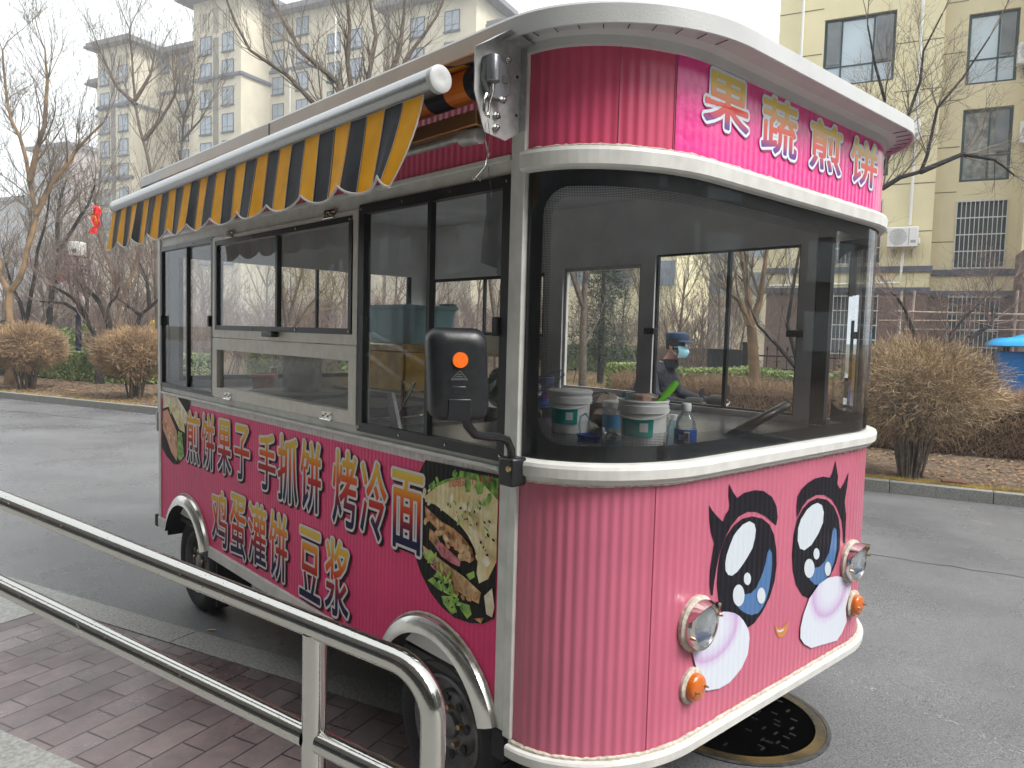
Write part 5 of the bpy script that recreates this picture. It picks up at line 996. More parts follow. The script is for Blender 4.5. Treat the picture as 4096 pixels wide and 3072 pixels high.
for k in range(30):
    d=rg.uniform(24,46); a=rg.uniform(-.02,1.0); tp.append((1.65-d*(.74+.67*0)-a*0,0,0))
def polar(px,d):  # place by viewing bearing (photo column) and distance
    x=(px-2048)/3009.3; f=Vector((-.7364,.6732,0)); r_=Vector((.6742,.7385,0)); return Vector((1.65,-1.55,0))+f*d+r_*(x*d)
tl=[(20,34),(120,30),(230,36),(330,29),(420,38),(520,31),(610,35),(700,30),(830,36),(960,30),(1080,34),(1250,30),(1350,26),(1550,30),(1700,27),(1800,33),(1900,29),(2120,34),(2480,31),(2620,36),(2700,29),(2780,33),(2880,30),(2950,36),(-100,26),(2400,38)]
for i,(px,d) in enumerate(tl):
    p=polar(px,d); s=K1[i%2]; c=s if i<2 else copy_tree(s); c.location=(p.x,p.y,.03); c.rotation_euler=(0,0,rg.uniform(0,6.28)); q=rg.uniform(.75,1.05); c.scale=(q,q,q)
shl=[(-60,24),(40,27),(120,24),(200,27),(270,25),(330,29),(390,26),(450,24),(520,27),(590,24),(650,28),(720,23),(800,26),(880,22),(960,25),(1040,22),(1120,25),(1200,21),(1290,24),(1370,20),(1460,24),(1560,21),(1650,24),(1740,20),(1830,24),(1920,21),(2010,24),(2100,22),(2190,25),(2380,34),(2470,36),(2560,35),(2660,22),(2730,25),(2800,22),(2860,26),(60,33),(300,36),(600,36),(900,33),(1300,33),(1700,33),(2050,33)]
for i,(px,d) in enumerate(shl):
    p=polar(px,d+(6 if px<650 else 0)); s=K2[i%2]; c=s if i<2 else copy_tree(s); c.location=(p.x,p.y,.03); c.rotation_euler=(0,0,rg.uniform(0,6.28)); q=rg.uniform(.8,1.15); c.scale=(q,q,q*rg.uniform(.9,1.1))
# evergreen
def evergreen():
    p=polar(2400,25); t=thing('evergreen_tree','dark feathery evergreen tree seen through the far side window','tree',(p.x,p.y,.03)); rg=random.Random(9); tk=MB(); tk.tube([(p.x,p.y,0),(p.x,p.y,6.6)],[.12,.02],7); tk.build('trunk',barkd,t,smooth=True)
    mb=MB()
    for k in range(300):
        z=rg.uniform(.9,6.4); L=(1.75*(1-z/7.2))*rg.uniform(.6,1.1); a=rg.uniform(0,2*PI); d=Vector((math.cos(a),math.sin(a),rg.uniform(-.1,.35)))
        for j in range(34):
            s=rg.random(); q=Vector((p.x,p.y,z))+d*L*s+Vector((rg.gauss(0,.10),rg.gauss(0,.10),rg.gauss(0,.08)-.15*s*s)); e=(d+Vector((rg.gauss(0,.6),rg.gauss(0,.6),rg.gauss(0,.5)))).normalized()*rg.uniform(.10,.22); o=e.orthogonal().normalized()*.014
            mb.face([q-o,q+e,q+o])
    mb.build('crown',mat('needles',(.035,.06,.04),.9,noise=(2,.5)),t,fixn=False)
evergreen()
# ball shrubs
def ball_shrub(c,rx,rz,zc,label,seed,m,n=9000,wd=.0035,seg=.16,stem=14,rb=.14):
    t=thing('ball_shrub',label,'shrub',(c.x,c.y,.03),'clipped ball shrubs along the kerb'); rg=random.Random(seed); st=MB(); mb=MB()
    for k in range(stem):
        a=rg.uniform(0,2*PI); e=rg.random()**.6; p0=Vector((c.x+math.cos(a)*rb*e,c.y+math.sin(a)*rb*e,.02)); p2=Vector((c.x+math.cos(a)*rx*.75*e,c.y+math.sin(a)*rx*.75*e,zc+rz*rg.uniform(-.55,.6)*(1-e*.4))); p1=p0.lerp(p2,.5)+Vector((-math.cos(a)*.08,-math.sin(a)*.08,.12))
        P=[p0,p0.lerp(p1,.5)+Vector((rg.gauss(0,.02),rg.gauss(0,.02),0)),p1,p1.lerp(p2,.5)+Vector((rg.gauss(0,.04),rg.gauss(0,.04),0)),p2]; st.tube(P,[.015,.013,.011,.008,.004],5,caps=False)
        for j in range(8):
            q=P[2].lerp(P[4],rg.random()); grow(st,rg,q,Vector((rg.gauss(0,1),rg.gauss(0,1),rg.uniform(.1,1))),rx*.45,.007,1,2,.3,.8,(4,4,3),minr=.003)
    for k in range(n):
        a=rg.uniform(0,2*PI); cz=rg.uniform(-1,1); s=math.sqrt(1-cz*cz); rr=rg.random()**.28*rg.uniform(.86,1.04)
        lump=1+.07*math.sin(3*a+seed)+.05*math.sin(7*a+4*cz)
        d=Vector((math.cos(a)*s,math.sin(a)*s,cz)); q=Vector((c.x+d.x*rx*rr*lump,c.y+d.y*rx*rr*lump,zc+d.z*rz*rr*lump))
        if q.z<.12 or (cz<-.35 and rg.random()<.5): continue
        e=(d*.9+Vector((rg.gauss(0,.6),rg.gauss(0,.6),rg.gauss(0,.5)+.25))).normalized()*seg*rg.uniform(.5,1.2); o=e.orthogonal().normalized(); o.rotate(Matrix.Rotation(rg.uniform(0,6.28),3,e.normalized())); o*=wd
        k_=e*.55+o.cross(e).normalized()*seg*rg.uniform(-.12,.12)
        i0=len(mb.v); mb.v+= [tuple(q-o),tuple(q+o),tuple(q+k_+o*.7),tuple(q+k_-o*.7),tuple(q+e)]; mb.uv+=[(0,0)]*5
        mb.f+=[[i0,i0+1,i0+2,i0+3],[i0+3,i0+2,i0+4]]; mb.m+=[0,0]
    st.build('stem',bark,t,fixn=False); mb.build('crown',m,t,fixn=False); return t
tb=mat('twig_tan',(.42,.31,.18),.9,noise=(2.5,.5,5),col2=(.22,.155,.095)); tb2=mat('twig_brown',(.40,.27,.155),.9,noise=(2.5,.5,5),col2=(.20,.14,.085)); tr=mat('twig_red',(.28,.18,.12),.9,noise=(2.,.5,5),col2=(.40,.29,.18))
c=RP(1.20,7.98,0); ball_shrub(c,.93,.60,1.08,'large clipped brown ball shrub on a splayed base right of the truck',1,tb,19000,.0030,.14,36,.15)
c=RP(-16.95,8.35,0); ball_shrub(c,.86,.56,.98,'clipped brown ball shrub at the left edge of the photo',2,tb2,21000,.0050,.15,26,.18)
c=RP(-13.36,8.5,0); ball_shrub(c,.84,.56,.94,'clipped brown ball shrub next to the rear corner of the truck',3,tb2,21000,.0048,.15,26,.18)
c=RP(-21.0,13.6,0); ball_shrub(c,1.1,.6,.95,'hazy brown ball shrub behind the green hedge',4,tb2,5000,.008,.24,12,.2)
# hedges
def hedge(u0,u1,n0,n1,h,label,m,leaf,n,seed,dark=None,name='hedge'):
    t=thing(name,label,'hedge',RP((u0+u1)/2,(n0+n1)/2,.03)); rg=random.Random(seed); mb=MB(RW); core=MB(RW)
    core.box(u0+.12,u1-.12,n0+.12,n1-.12,.02,h-.14); core.build('stems',dark or barkd,t)
    for k in range(n):
        f=rg.random(); u_=rg.uniform(u0,u1)
        if f<.45: n_=n0+abs(rg.gauss(0,.07)); z=rg.uniform(.04 if leaf else .02,h)
        elif f<.9: n_=rg.uniform(n0,n1); z=h-abs(rg.gauss(0,.06))
        else: n_=rg.uniform(n0,n1); z=rg.uniform(.03,h); u_=u0 if rg.random()<.5 else u1
        z+=.03*math.sin(u_*3)+.02*math.sin(n_*5+u_)
        q=Vector((u_,n_,z)); 
        if leaf:
            a=Vector((rg.gauss(0,1),rg.gauss(0,1),rg.gauss(0,.6))).normalized(); b_=a.orthogonal().normalized(); b_.rotate(Matrix.Rotation(rg.uniform(0,6.28),3,a)); s=leaf*rg.uniform(.6,1.2)
            cc=a.cross(b_); mb.face([q-b_*s,q-cc*s*.5,q+b_*s,q+cc*s*.5])
        else:
            e=Vector((rg.gauss(0,.45),rg.gauss(0,.45)-.2,rg.uniform(.2,1))).normalized()*rg.uniform(.10,.26); o=e.orthogonal().normalized(); o.rotate(Matrix.Rotation(rg.uniform(0,6.28),3,e.normalized())); o*=.0038
            mb.face([q-o,q+o,q+e])
    mb.build('foliage' if leaf else 'twigs',m,t,fixn=False); return t
gl=mat('leaf_green',(.13,.20,.055),.5,noise=(3,.6,5),col2=(.045,.10,.03)); gl2=mat('leaf_light',(.33,.38,.15),.5,noise=(2,.5,5),col2=(.13,.21,.07)); gl3=mat('leaf_dark',(.055,.095,.04),.4,noise=(3,.5,5),col2=(.02,.045,.02))
hedge(-25,-16.2,10.6,13.4,.80,'broad clipped green hedge between the two left ball shrubs',gl2,.045,30000,1,dark=mat('hedge_core',(.02,.03,.015),.9))
hedge(-15.5,-12.0,13.6,15.4,.95,'clipped green hedge seen through the rear windows of the truck',gl2,.05,12000,2,dark=bpy.data.materials['hedge_core'])
p=polar(1150,30)
hedge(-22,-4.5,29.5,31.5,1.15,'long green hedge across the lawn seen through the truck',gl2,.09,26000,3,dark=bpy.data.materials['hedge_core'])
hedge(-3.4,5.5,10.4,11.7,.86,'dense brown leafless hedge running past the nose of the truck',tr,0,36000,4,dark=mat('hedge_core_brown',(.05,.032,.022),.95))
hedge(-4.2,1.5,12.3,13.2,1.04,'light green hedge in front of the iron fence',gl2,.035,22000,5,dark=bpy.data.materials['hedge_core'])
def shrub_green(c,r,h,label,seed,m=None):
    t=thing('green_shrub',label,'shrub',(c.x,c.y,.03),'rounded green shrubs beyond the hedge'); rg=random.Random(seed); mb=MB()
    for k in range(5000):
        a=rg.uniform(0,2*PI); cz=rg.uniform(-.2,1); s=math.sqrt(1-cz*cz); f=rg.random()**.25; q=Vector((c.x+math.cos(a)*s*r*f,c.y+math.sin(a)*s*r*f,.05+h*.25+cz*h*.78*f)); e=Vector((rg.gauss(0,1),rg.gauss(0,1),rg.gauss(0,1))).normalized()*.055; o=e.orthogonal()*.5; mb.face([q-e,q-o,q+e,q+o])
    st=MB(); st.tube([(c.x,c.y,0),(c.x,c.y,h*.5)],.04,6); st.build('stem',bark,t); mb.build('crown',m or gl2,t,fixn=False)
shrub_green(polar(362,26),.95,1.5,'rounded green shrub just right of the lamp post',1); shrub_green(polar(20,22),.8,1.5,'dark green shrub behind the left ball shrub',2,gl3); shrub_green(polar(270,29),1.0,1.3,'rounded green shrub just left of the lamp post',3); shrub_green(polar(415,23),.45,.9,'small green shrub low beside the cherry stems',4)
# litter and grass
def scatter(name,label,cat,n,fn,m,seed,leaf=True,wd=.002):
    rg=random.Random(seed); mb=MB(RW)
    for k in range(n):
        u_,n_,s=fn(rg)
        if leaf:
            q=Vector((u_,n_,.042+rg.uniform(0,.012))); a=rg.uniform(0,6.28); e=Vector((math.cos(a),math.sin(a),rg.uniform(-.3,.3)))*s; o=Vector((-math.sin(a),math.cos(a),rg.uniform(-.5,.5)))*s*.55; mb.face([q-e,q-o,q+e,q+o])
        else:
            q=Vector((u_,n_,.035)); e=Vector((rg.gauss(0,.6),rg.gauss(0,.6),rg.uniform(.25,1)))*s; o=Vector((rg.gauss(0,1),rg.gauss(0,1),0)).normalized()*wd; mb.face([q-o,q+o,q+e])
    o=mb.build(name,m,None,fixn=False); o['kind']='stuff'; tag(o,label,cat); return o
lm_=mat('dead_leaf',(.27,.165,.085),.8,noise=(14,.6,3),col2=(.14,.08,.045))
scatter('leaf_litter','dry brown leaves and twigs scattered over the planting beds','leaves',26000,lambda r:(lambda d,x:(d,x,r.uniform(.010,.036)))(r.uniform(-22,5),7.65+abs(r.gauss(0,2.6))),lm_,1)
straw=mat('straw',(.42,.31,.13),.85,noise=(3,.5,4),col2=(.30,.19,.08)); yst=mat('yellow_moss',(.50,.37,.09),.85,noise=(6,.5,4))
scatter('dry_grass','dry straw coloured grass between the hedges','grass',42000,lambda r:(r.uniform(-13,-2.2),r.uniform(8.2,28)**1,r.uniform(.06,.16)),straw,2,False,.006)
scatter('dry_grass','thin yellow grass along the top of the far kerb','grass',26000,lambda r:(r.uniform(-.5,5) if r.random()<.8 else r.uniform(-20,-12),7.60+abs(r.gauss(0,.10)),r.uniform(.02,.05)),yst,3,False,.0022)
mb=MB(RW); mb.box(1.52,1.78,7.72,7.86,.02,.075); t=mb.build('brick',mat('brick_red',(.16,.075,.05),.8,noise=(30,.4)),None,bevel=.008); tag(t,'loose dark red brick at the foot of the large ball shrub','brick')
# ---------------------------------------------------------------- handrail
hr=thing('handrail','polished steel ramp handrail with two rails and a rounded end','handrail',(-1.037,-1.169,GZ)); HR=lambda s,z:Vector((-1.037+s*.9367,-1.169+s*.3502,z)); zt=lambda s:1.061-.1125*s; rr_=.0275
S1,S2=1.235,1.560
mb=MB(); pts=[HR(s,zt(s)) for s in (-5,-2,0,1.2,S2-.105)]
for k in range(1,9):
    a=rad(84*k/8); pts.append(HR(S2-.105+.105*math.sin(a),zt(S2-.105)-.105*(1-math.cos(a))-.010*k/8))
pts+=[HR(S2,.75),HR(S2,GZ+.01)]
mb.tube(pts,rr_,28); mb.build('top_rail',M['steel'],hr,smooth=True)
mb=MB(); mb.tube([HR(s,zt(s)-.265) for s in (-5,S1-.02)],rr_*.97,28,caps=False); mb.build('lower_rail',M['steel'],hr,smooth=True)
mb=MB(); mb.tube([HR(s,zt(s)-.265) for s in (S1+.02,S2-.01)],rr_*.97,28,caps=False); mb.build('lower_rail',M['steel'],hr,smooth=True)
for s in (S1,-.95,-3.1):
    mb=MB(); mb.tube([HR(s,zt(s)-.015),HR(s,GZ+.01)],rr_,28); mb.lathe([(.05,GZ+.008),(.05,GZ+.014),(.03,GZ+.018)],(HR(s,0).x,HR(s,0).y,0),n=24); mb.build('post',M['steel'],hr,smooth=True)
dm=bpy.data.materials.new('droplet'); dm.use_nodes=True; b=dm.node_tree.nodes['Principled BSDF']; b.inputs['Roughness'].default_value=.02; b.inputs['Transmission Weight'].default_value=1; b.inputs['IOR'].default_value=1.33
mb=MB(); rg=random.Random(12)
for k in range(520):
    s=rg.uniform(-1.3,1.45); lo=rg.random()<.4; z=zt(s)-(.265 if lo else 0); a=rg.gauss(-.9,.75) if rg.random()<.55 else rg.uniform(2.6,3.6); r=rg.uniform(.0008,.0024)
    nrm=Vector((.3502,-.9367,0))*math.sin(a)*-1+Vector((0,0,1))*math.cos(a); nrm=Vector((.3502*1,-.9367,0))*(-math.sin(a))+Vector((0,0,math.cos(a)))
    c=HR(s,z)+nrm*(rr_+r*.1); e1=Vector((.9367,.3502,-.11)).normalized(); e2=nrm.cross(e1)
    mb.lathe([(r,0),(r*.85,r*.4),(r*.4,r*.7),(0,r*.75)],c,(e1,e2,nrm),6)
mb.build('water_drop',dm,hr,smooth=True)
# ---------------------------------------------------------------- street lamp, flag, lantern
lp=polar(316,21.5); navy=mat('navy_paint',(.012,.022,.05),.4); t=thing('street_lamp','dark blue lamp post with a square white lantern and fretwork arms','street lamp',(lp.x,lp.y,.03)); F_=Vector((.6742,.7385,0))
def LP(a,z,d=0): return Vector((lp.x,lp.y,0))+F_*a+Vector((-.7385,.6742,0))*d+Vector((0,0,z))
mb=MB(); mb.tube([LP(0,.03),LP(0,3.42)],.040,10); mb.build('post',navy,t,smooth=True); mb=MB(); mb.tube([LP(0,.03),LP(0,1.78)],.075,12); mb.tube([LP(0,1.76),LP(0,1.80)],.085,12); mb.build('post_base',navy,t,smooth=True)
def lbox(mb,a0,a1,z0,z1,d=.03):
    mb.v+= [tuple(LP(a,z,dd)) for dd in (-d,d) for a,z in ((a0,z0),(a1,z0),(a1,z1),(a0,z1))]; mb.uv+=[(0,0)]*8; i=len(mb.v)-8
    for q in ((0,1,2,3),(7,6,5,4),(0,4,5,1),(1,5,6,2),(2,6,7,3),(3,7,4,0)): mb.f.append([i+k for k in q]); mb.m.append(0)
mb=MB(); lbox(mb,-.17,.17,3.46,3.86,.17); 
for v_ in range(4): pass
mb.build('lantern',mat('lantern_white',(.72,.71,.66),.4),t,bevel=.03)
mb=MB(); lbox(mb,-.19,.19,3.42,3.46,.19); mb.build('lantern_tray',navy,t)
mb=MB(); cc=LP(.02,3.62,-.175)
for k in range(24): pass
ring=[LP(.02+.055*math.cos(2*PI*k/24),3.60+.055*math.sin(2*PI*k/24),-.176) for k in range(24)]; mb.tube(ring,.006,5,closed=True)
for dz in (-.035,0,.035): mb.tube([LP(.02-.045,3.60+dz*.8,-.176),LP(.02+.045,3.60+dz*.8,-.176)],.004,4)
for da in (-.03,.03): mb.tube([LP(.02+da*.7,3.56,-.176),LP(.02+da*.7,3.64,-.176)],.004,4)
mb.build('emblem',navy,t)
mb=MB(); lbox(mb,-.36,-.04,3.21,3.25); lbox(mb,-.36,-.31,3.21,3.60); lbox(mb,-.36,-.26,3.56,3.60); lbox(mb,0,.36,3.17,3.21); lbox(mb,.32,.36,2.94,3.17); lbox(mb,.10,.32,2.94,2.98); lbox(mb,.10,.14,2.98,3.12); lbox(mb,.14,.27,3.08,3.12); lbox(mb,.23,.27,3.02,3.08)
mb.build('fretwork_arm',navy,t)
fl=polar(398,19.6); t=thing('hanging_flag','ragged red and orange flag caught in the tree','flag',(fl.x,fl.y,3.9)); mb=MB(); rg=random.Random(5); g=[[Vector((fl.x,fl.y,3.9))+F_*(-.17+.16*i/6+.05*math.sin(j*1.3)+rg.uniform(-.02,.02)+(.02*j if j<5 else .16-.02*j))+Vector((.05*math.sin(i*1.8+j),.05*math.cos(i*2+j*.7),.68-.68*j/9+rg.uniform(-.03,.03))) for j in range(10)] for i in range(7)]
for i in range(6):
    for j in range(9):
        if (i in (0,5) and rg.random()<.35): continue
        mb.face([g[i][j],g[i+1][j],g[i+1][j+1],g[i][j+1]],1 if i in (1,2) and 2<j<7 else 0)
o=mb.build('cloth',[mat('flag_red',(.72,.025,.02),.7),mat('flag_orange',(.80,.30,.01),.7)],t,fixn=False); sf=o.modifiers.new('solid','SOLIDIFY'); sf.thickness=.004
ln=polar(254,25); t=thing('red_lantern','small round red paper lantern hanging in the hazy trees','lantern',(ln.x,ln.y,3.05)); MB(lambda p:(ln.x+p[0],ln.y+p[1],3.05+p[2])).lathe([(.03,-.14),(.10,-.11),(.15,0),(.10,.11),(.03,.14)],n=18).build('shade',mat('lantern_red',(.45,.03,.03),.7),t,smooth=True); mb=MB(); mb.tube([(ln.x,ln.y,3.19),(ln.x,ln.y,3.6)],.006,5); mb.build('cord',M['rubber'],t)
# ---------------------------------------------------------------- iron fence, trellis, collection box
iron=mat('iron',(.014,.013,.013),.5); t=thing('iron_fence','black wrought iron fence with arrow tips in front of the yellow building','fence',RP(-1,13.7,.03)); mb=MB(RW)
for z in (1.28,1.02,.35): mb.box(-1.7,2.0,13.685,13.715,z,z+.03)
build_split(mb,'rail',iron,t); mb=MB(RW); u_=-1.7
while u_<2.0:
    mb.box(u_-.009,u_+.009,13.691,13.709,.03,1.42); mb.lathe([(0,1.40),(.028,1.43),(.024,1.46),(0,1.51)],(u_,13.7,0),n=6); u_+=.19
mb.build('picket',iron,t); mb=MB(RW); u_=-1.6
while u_<1.8:
    for s in (-1,1): mb.tube([(u_+.095+s*(.035+.03*math.cos(a)),13.7,1.15+.045*math.sin(a)) for a in [k*PI/5 for k in range(8)]],.006,4)
    u_+=.38
mb.build('scroll',iron,t)
for u_ in (-1.75,2.03): mb=MB(RW); mb.box(u_-.05,u_+.05,13.65,13.75,.03,1.56); mb.build('fence_post',iron,t)
t=thing('dark_panel_fence','short dark slatted panel at the left end of the iron fence','fence',RP(-2.2,13.7,.03)); mb=MB(RW)
for k in range(6): mb.box(-2.5+.115*k,-2.395+.115*k,13.66,13.72,.05,1.40)
build_split(mb,'slat',mat('slat_dark',(.03,.032,.04),.6),t)
bam=mat('bamboo',(.42,.33,.26),.7,noise=(6,.4)); t=thing('bamboo_trellis','pale bamboo pole trellis in front of the barred ground floor windows','trellis',RP(2,16.3,.03)); mb=MB(RW)
for u_,d in ((.95,0),(1.18,.02),(3.05,0),(3.28,.03),(5.4,0)): mb.tube([(u_,16.3,.03),(u_+.05+d,16.3,2.75)],.026,7)
build_split(mb,'pole',bam,t,smooth=True); mb=MB(RW); mb.tube([(.9,16.25,2.30),(5.5,16.25,2.22)],.022,7); mb.tube([(.6,16.35,2.10),(5.5,16.35,2.16)],.020,7); mb.tube([(1.1,16.22,1.92),(5.5,16.22,1.98)],.014,7); build_split(mb,'crossbar',bam,t,smooth=True)
for k,(a,b_) in enumerate(((.34,.62),(.66,1.12))):
    mb=MB(RW); mb.box(a,b_,15.9,15.94,.5,1.52); o=mb.build('leaning_board',mat('board',(.62,.60,.54),.7),None); tag(o,('narrower' if k==0 else 'wider')+' of two cream boards leaning behind the iron fence','board')
blue=mat('blue_paint',(.0,.20,.62),.3,coat=.4); blue2=mat('blue_lid',(.0,.34,.72),.28,coat=.4)
bx=RP(3.35,14.7,.03); t=thing('collection_box','bright blue roadside collection box with a domed lid','bin',bx); mb=MB(RW)
mb.box(2.66,4.3,14.35,15.1,.78,1.52); mb.build('box',blue,t,bevel=.02); mb=MB(RW); mb.box(2.62,4.34,14.31,15.14,.74,.80); mb.build('base_lip',blue2,t,bevel=.01)
mb=MB(RW); rr=[]
for w_,h_,z in ((.98,.52,1.60),(1.0,.54,1.62),(.98,.52,1.68),(.86,.44,1.755),(.60,.30,1.785),(.56,.28,1.80),(.40,.2,1.85),(.2,.1,1.87)): rr.append([mb.vert((3.47+a,14.72+c_,z)) for a,c_ in rrect(w_,h_,h_*.5)])
for a,c_ in zip(rr,rr[1:]):
    for i in range(len(a)): j=(i+1)%len(a); mb.f.append([a[i],a[j],c_[j],c_[i]]); mb.m.append(0)
mb.f.append(rr[0][::-1]); mb.f.append(rr[-1][:]); mb.m+=[0,0]; mb.build('lid',blue2,t,smooth=True)
mb=MB(RW)
for a,c_ in ((2.8,14.45),(4.1,14.45),(2.8,15.0),(4.1,15.0)): mb.box(a-.02,a+.02,c_-.02,c_+.02,1.5,1.62); mb.box(a-.03,a+.03,c_-.03,c_+.03,.03,.76)
mb.build('leg',navy,t); mb=MB(RW)
for a in (2.78,2.90): mb.lathe([(.02,0),(.02,.03),(0,.04)],(a,14.5,1.755),'z',8)
mb.build('bolt',navy,t)
# ---------------------------------------------------------------- buildings
def wall_mat(name,col,streak=.12):
    m=mat(name,col,.85,noise=(.9,streak,6),bump=(60,.004)); return m
cream=wall_mat('render_cream',(.60,.545,.42),.10); trimg=mat('trim_slate',(.11,.12,.155),.7,noise=(3,.2)); roofg=mat('roof_slate',(.17,.165,.18),.75,noise=(2,.2)); glz=mat('window_dark',(.16,.20,.25),.08,spec=.9,noise=(.35,.6,2),col2=(.30,.35,.40)); frm=mat('window_frame',(.05,.065,.09),.5)
yel=wall_mat('render_yellow',(.79,.705,.445),.08); yel2=wall_mat('render_ochre',(.72,.63,.41),.08); brn=mat('stone_brown',(.20,.135,.115),.75,noise=(18,.3,6),bump=(70,.004)); groove=mat('groove',(.16,.14,.08),.9); white_p=mat('pvc_white',(.78,.78,.76),.4)
def win(parent,u,z,n,w_,h_,proto=None,mull=(.5,),trans=.33,fm=None,gm=None,surround=False,depth=.10):
    """window at facade n, lower left corner u,z; frame + pane as sub-part"""
    root=ORG[parent.name]
    if proto is None:
        mb=MB(); f=.08
        def b(x0,x1,z0,z1,y0=.02,y1=.08):
            q=lambda x,y,zz:RW((x,y,zz)); i=len(mb.v)
            for zz in (z0,z1):
                for x,y in ((x0,y0),(x1,y0),(x1,y1),(x0,y1)): mb.v.append(tuple(q(x,y,zz))); mb.uv.append((0,0))
            for k in ((3,2,1,0),(4,5,6,7),(0,1,5,4),(1,2,6,5),(2,3,7,6),(3,0,4,7)): mb.f.append([i+j for j in k]); mb.m.append(0)
        b(0,w_,0,f); b(0,w_,h_-f,h_); b(0,f,f,h_-f); b(w_-f,w_,f,h_-f)
        for m_ in mull: b(w_*m_-.025,w_*m_+.025,f,h_-f,.03,.07)
        if trans: b(f,w_-f,h_*trans-.02,h_*trans+.02,.03,.07)
        if surround: b(-.08,w_+.08,-.14,-.0,-.08,.05)
        me=bpy.data.meshes.new('window'); me.from_pydata(mb.v,[],mb.f); me.materials.append(fm or frm)
        g=bpy.data.meshes.new('pane'); c=[RW(p) for p in ((f*.5,.055,f*.5),(w_-f*.5,.055,f*.5),(w_-f*.5,.055,h_-f*.5),(f*.5,.055,h_-f*.5))]; g.from_pydata([tuple(x) for x in c],[],[[0,1,2,3]]); g.materials.append(gm or glz)
        proto=(me,g)
    o=bpy.data.objects.new('window',proto[0]); C.objects.link(o); o.parent=parent; o.location=RW((u,n+depth*.3,z))-root
    g=bpy.data.objects.new('pane',proto[1]); C.objects.link(g); g.parent=o
    return proto
def FAC(n): return lambda a,z,t: RW((a,n+t,z))
def SIDEF(u): return lambda a,z,t: RW((u-t,a,z))
# yellow building -------------------------------------------------
yb=thing('yellow_building','yellow rendered apartment block with slate bands over a brown stone ground floor','building',RP(0,26,.03))
LW=[(-1.62,.43,9.70,11.80),(-1.62,.43,6.80,8.95),(-1.62,.33,4.10,6.05),(-1.62,.35,1.25,3.08)]
RWn=[(2.37,3.66,9.42,11.50),(2.37,3.66,6.55,8.70),(2.37,3.66,3.96,5.96),(2.30,3.62,1.05,3.08)]
mb=MB(); holes_wall(mb,FAC(24.3),-3.0,1.73,3.19,17.5,[h for h in LW if h[2]>3.5]+[(-1.62,.43,12.7,14.8)],.25,back=False)
mb.face([RW(p) for p in ((1.73,24.3,3.19),(1.73,24.75,3.19),(1.73,24.75,17.5),(1.73,24.3,17.5))])
mb.face([RW(p) for p in ((-3.0,24.3,3.19),(-3.0,36,3.19),(-3.0,36,17.5),(-3.0,24.3,17.5))])
mb.build('wall',yel,yb,fixn=False)
mb=MB(); holes_wall(mb,FAC(24.75),1.73,3.95,3.11,17.5,[h for h in RWn if h[2]>3.5]+[(2.37,3.66,12.3,14.4)],.25,back=False); mb.build('wall',yel2,yb,fixn=False)
mb=MB(); holes_wall(mb,FAC(24.3),-3.0,1.73,0,3.19,[LW[3]],.25,back=False); holes_wall(mb,FAC(24.75),1.73,3.95,0,3.11,[RWn[3]],.25,back=False)
for q in (((1.73,24.3,0),(1.73,24.75,0),(1.73,24.75,3.19),(1.73,24.3,3.19)),((-3.0,24.3,0),(-3.0,36,0),(-3.0,36,3.19),(-3.0,24.3,3.19))): mb.face([RW(p) for p in q])
mb.build('stone_base',brn,yb,fixn=False)
mb=MB(RW); mb.box(-3.0,3.95,25.2,36,0,17.5); mb.build('inner_block',M['inner_dark'],yb)
mb=MB(RW); mb.box(3.95,9,22.9,30,0,4.3); mb.build('porch',brn,yb); mb=MB(RW); mb.box(3.95,9,23.6,30,4.3,17.5); mb.build('wall',yel2,yb)
mb=MB(RW)
for a,b_,n_,z0,z1 in ((-3.08,1.80,24.22,3.83,4.0),(-3.06,1.78,24.25,3.17,3.35),(1.80,3.95,24.67,3.74,3.91),(1.78,3.95,24.70,3.09,3.27)): mb.box(a,b_,n_,n_+.15,z0,z1)
build_split(mb,'band',trimg,yb)
mb=MB(RW)
for z in (5.05,6.5,7.9,9.3,10.75,12.15):
    mb.box(-3.0,-1.66,24.292,24.31,z,z+.025); mb.box(.47,1.73,24.292,24.31,z,z+.025)
for z in (4.75,6.25,7.6,9.0,10.4,11.9): mb.box(1.73,2.33,24.742,24.76,z,z+.025)
for z in (.95,2.1): mb.box(.4,1.73,24.292,24.31,z,z+.02); mb.box(-3,-1.66,24.292,24.31,z,z+.02); mb.box(1.73,2.28,24.742,24.76,z,z+.02)
build_split(mb,'wall_joint',groove,yb)
def grille(u0,u1,z0,z1,n_):
    mb=MB(RW); y=n_-.06
    for k in range(5): z=z0+(z1-z0)*k/4; mb.box(u0-.03,u1+.03,y,y+.025,z-.016,z+.016)
    kk=int((u1-u0)/.115)
    for k in range(kk+1): u_=u0+(u1-u0)*k/kk; mb.box(u_-.0095,u_+.0095,y+.004,y+.022,z0-.03,z1+.06)
    mb.build('window_grille',mat('grille_silver',(.62,.62,.60),.4),yb)
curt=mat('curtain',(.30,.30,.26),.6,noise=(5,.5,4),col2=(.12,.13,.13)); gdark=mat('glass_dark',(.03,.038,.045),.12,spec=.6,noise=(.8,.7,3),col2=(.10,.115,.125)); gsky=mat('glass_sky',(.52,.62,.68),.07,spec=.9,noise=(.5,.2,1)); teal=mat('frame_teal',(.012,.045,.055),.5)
for (u0,u1,z0,z1),gm_,tr_,mu in ((LW[0],gsky,.30,(.25,.70)),(LW[1],gsky,.3,(.25,.7)),(LW[2],gdark,.33,(.5,)),(LW[3],gdark,.33,(.5,)),((-1.62,.43,12.7,14.8),gsky,.3,(.25,.7))): win(yb,u0,z0,24.3,u1-u0,z1-z0,None,mu,tr_,teal,gm_,surround=z0>9,depth=.3)
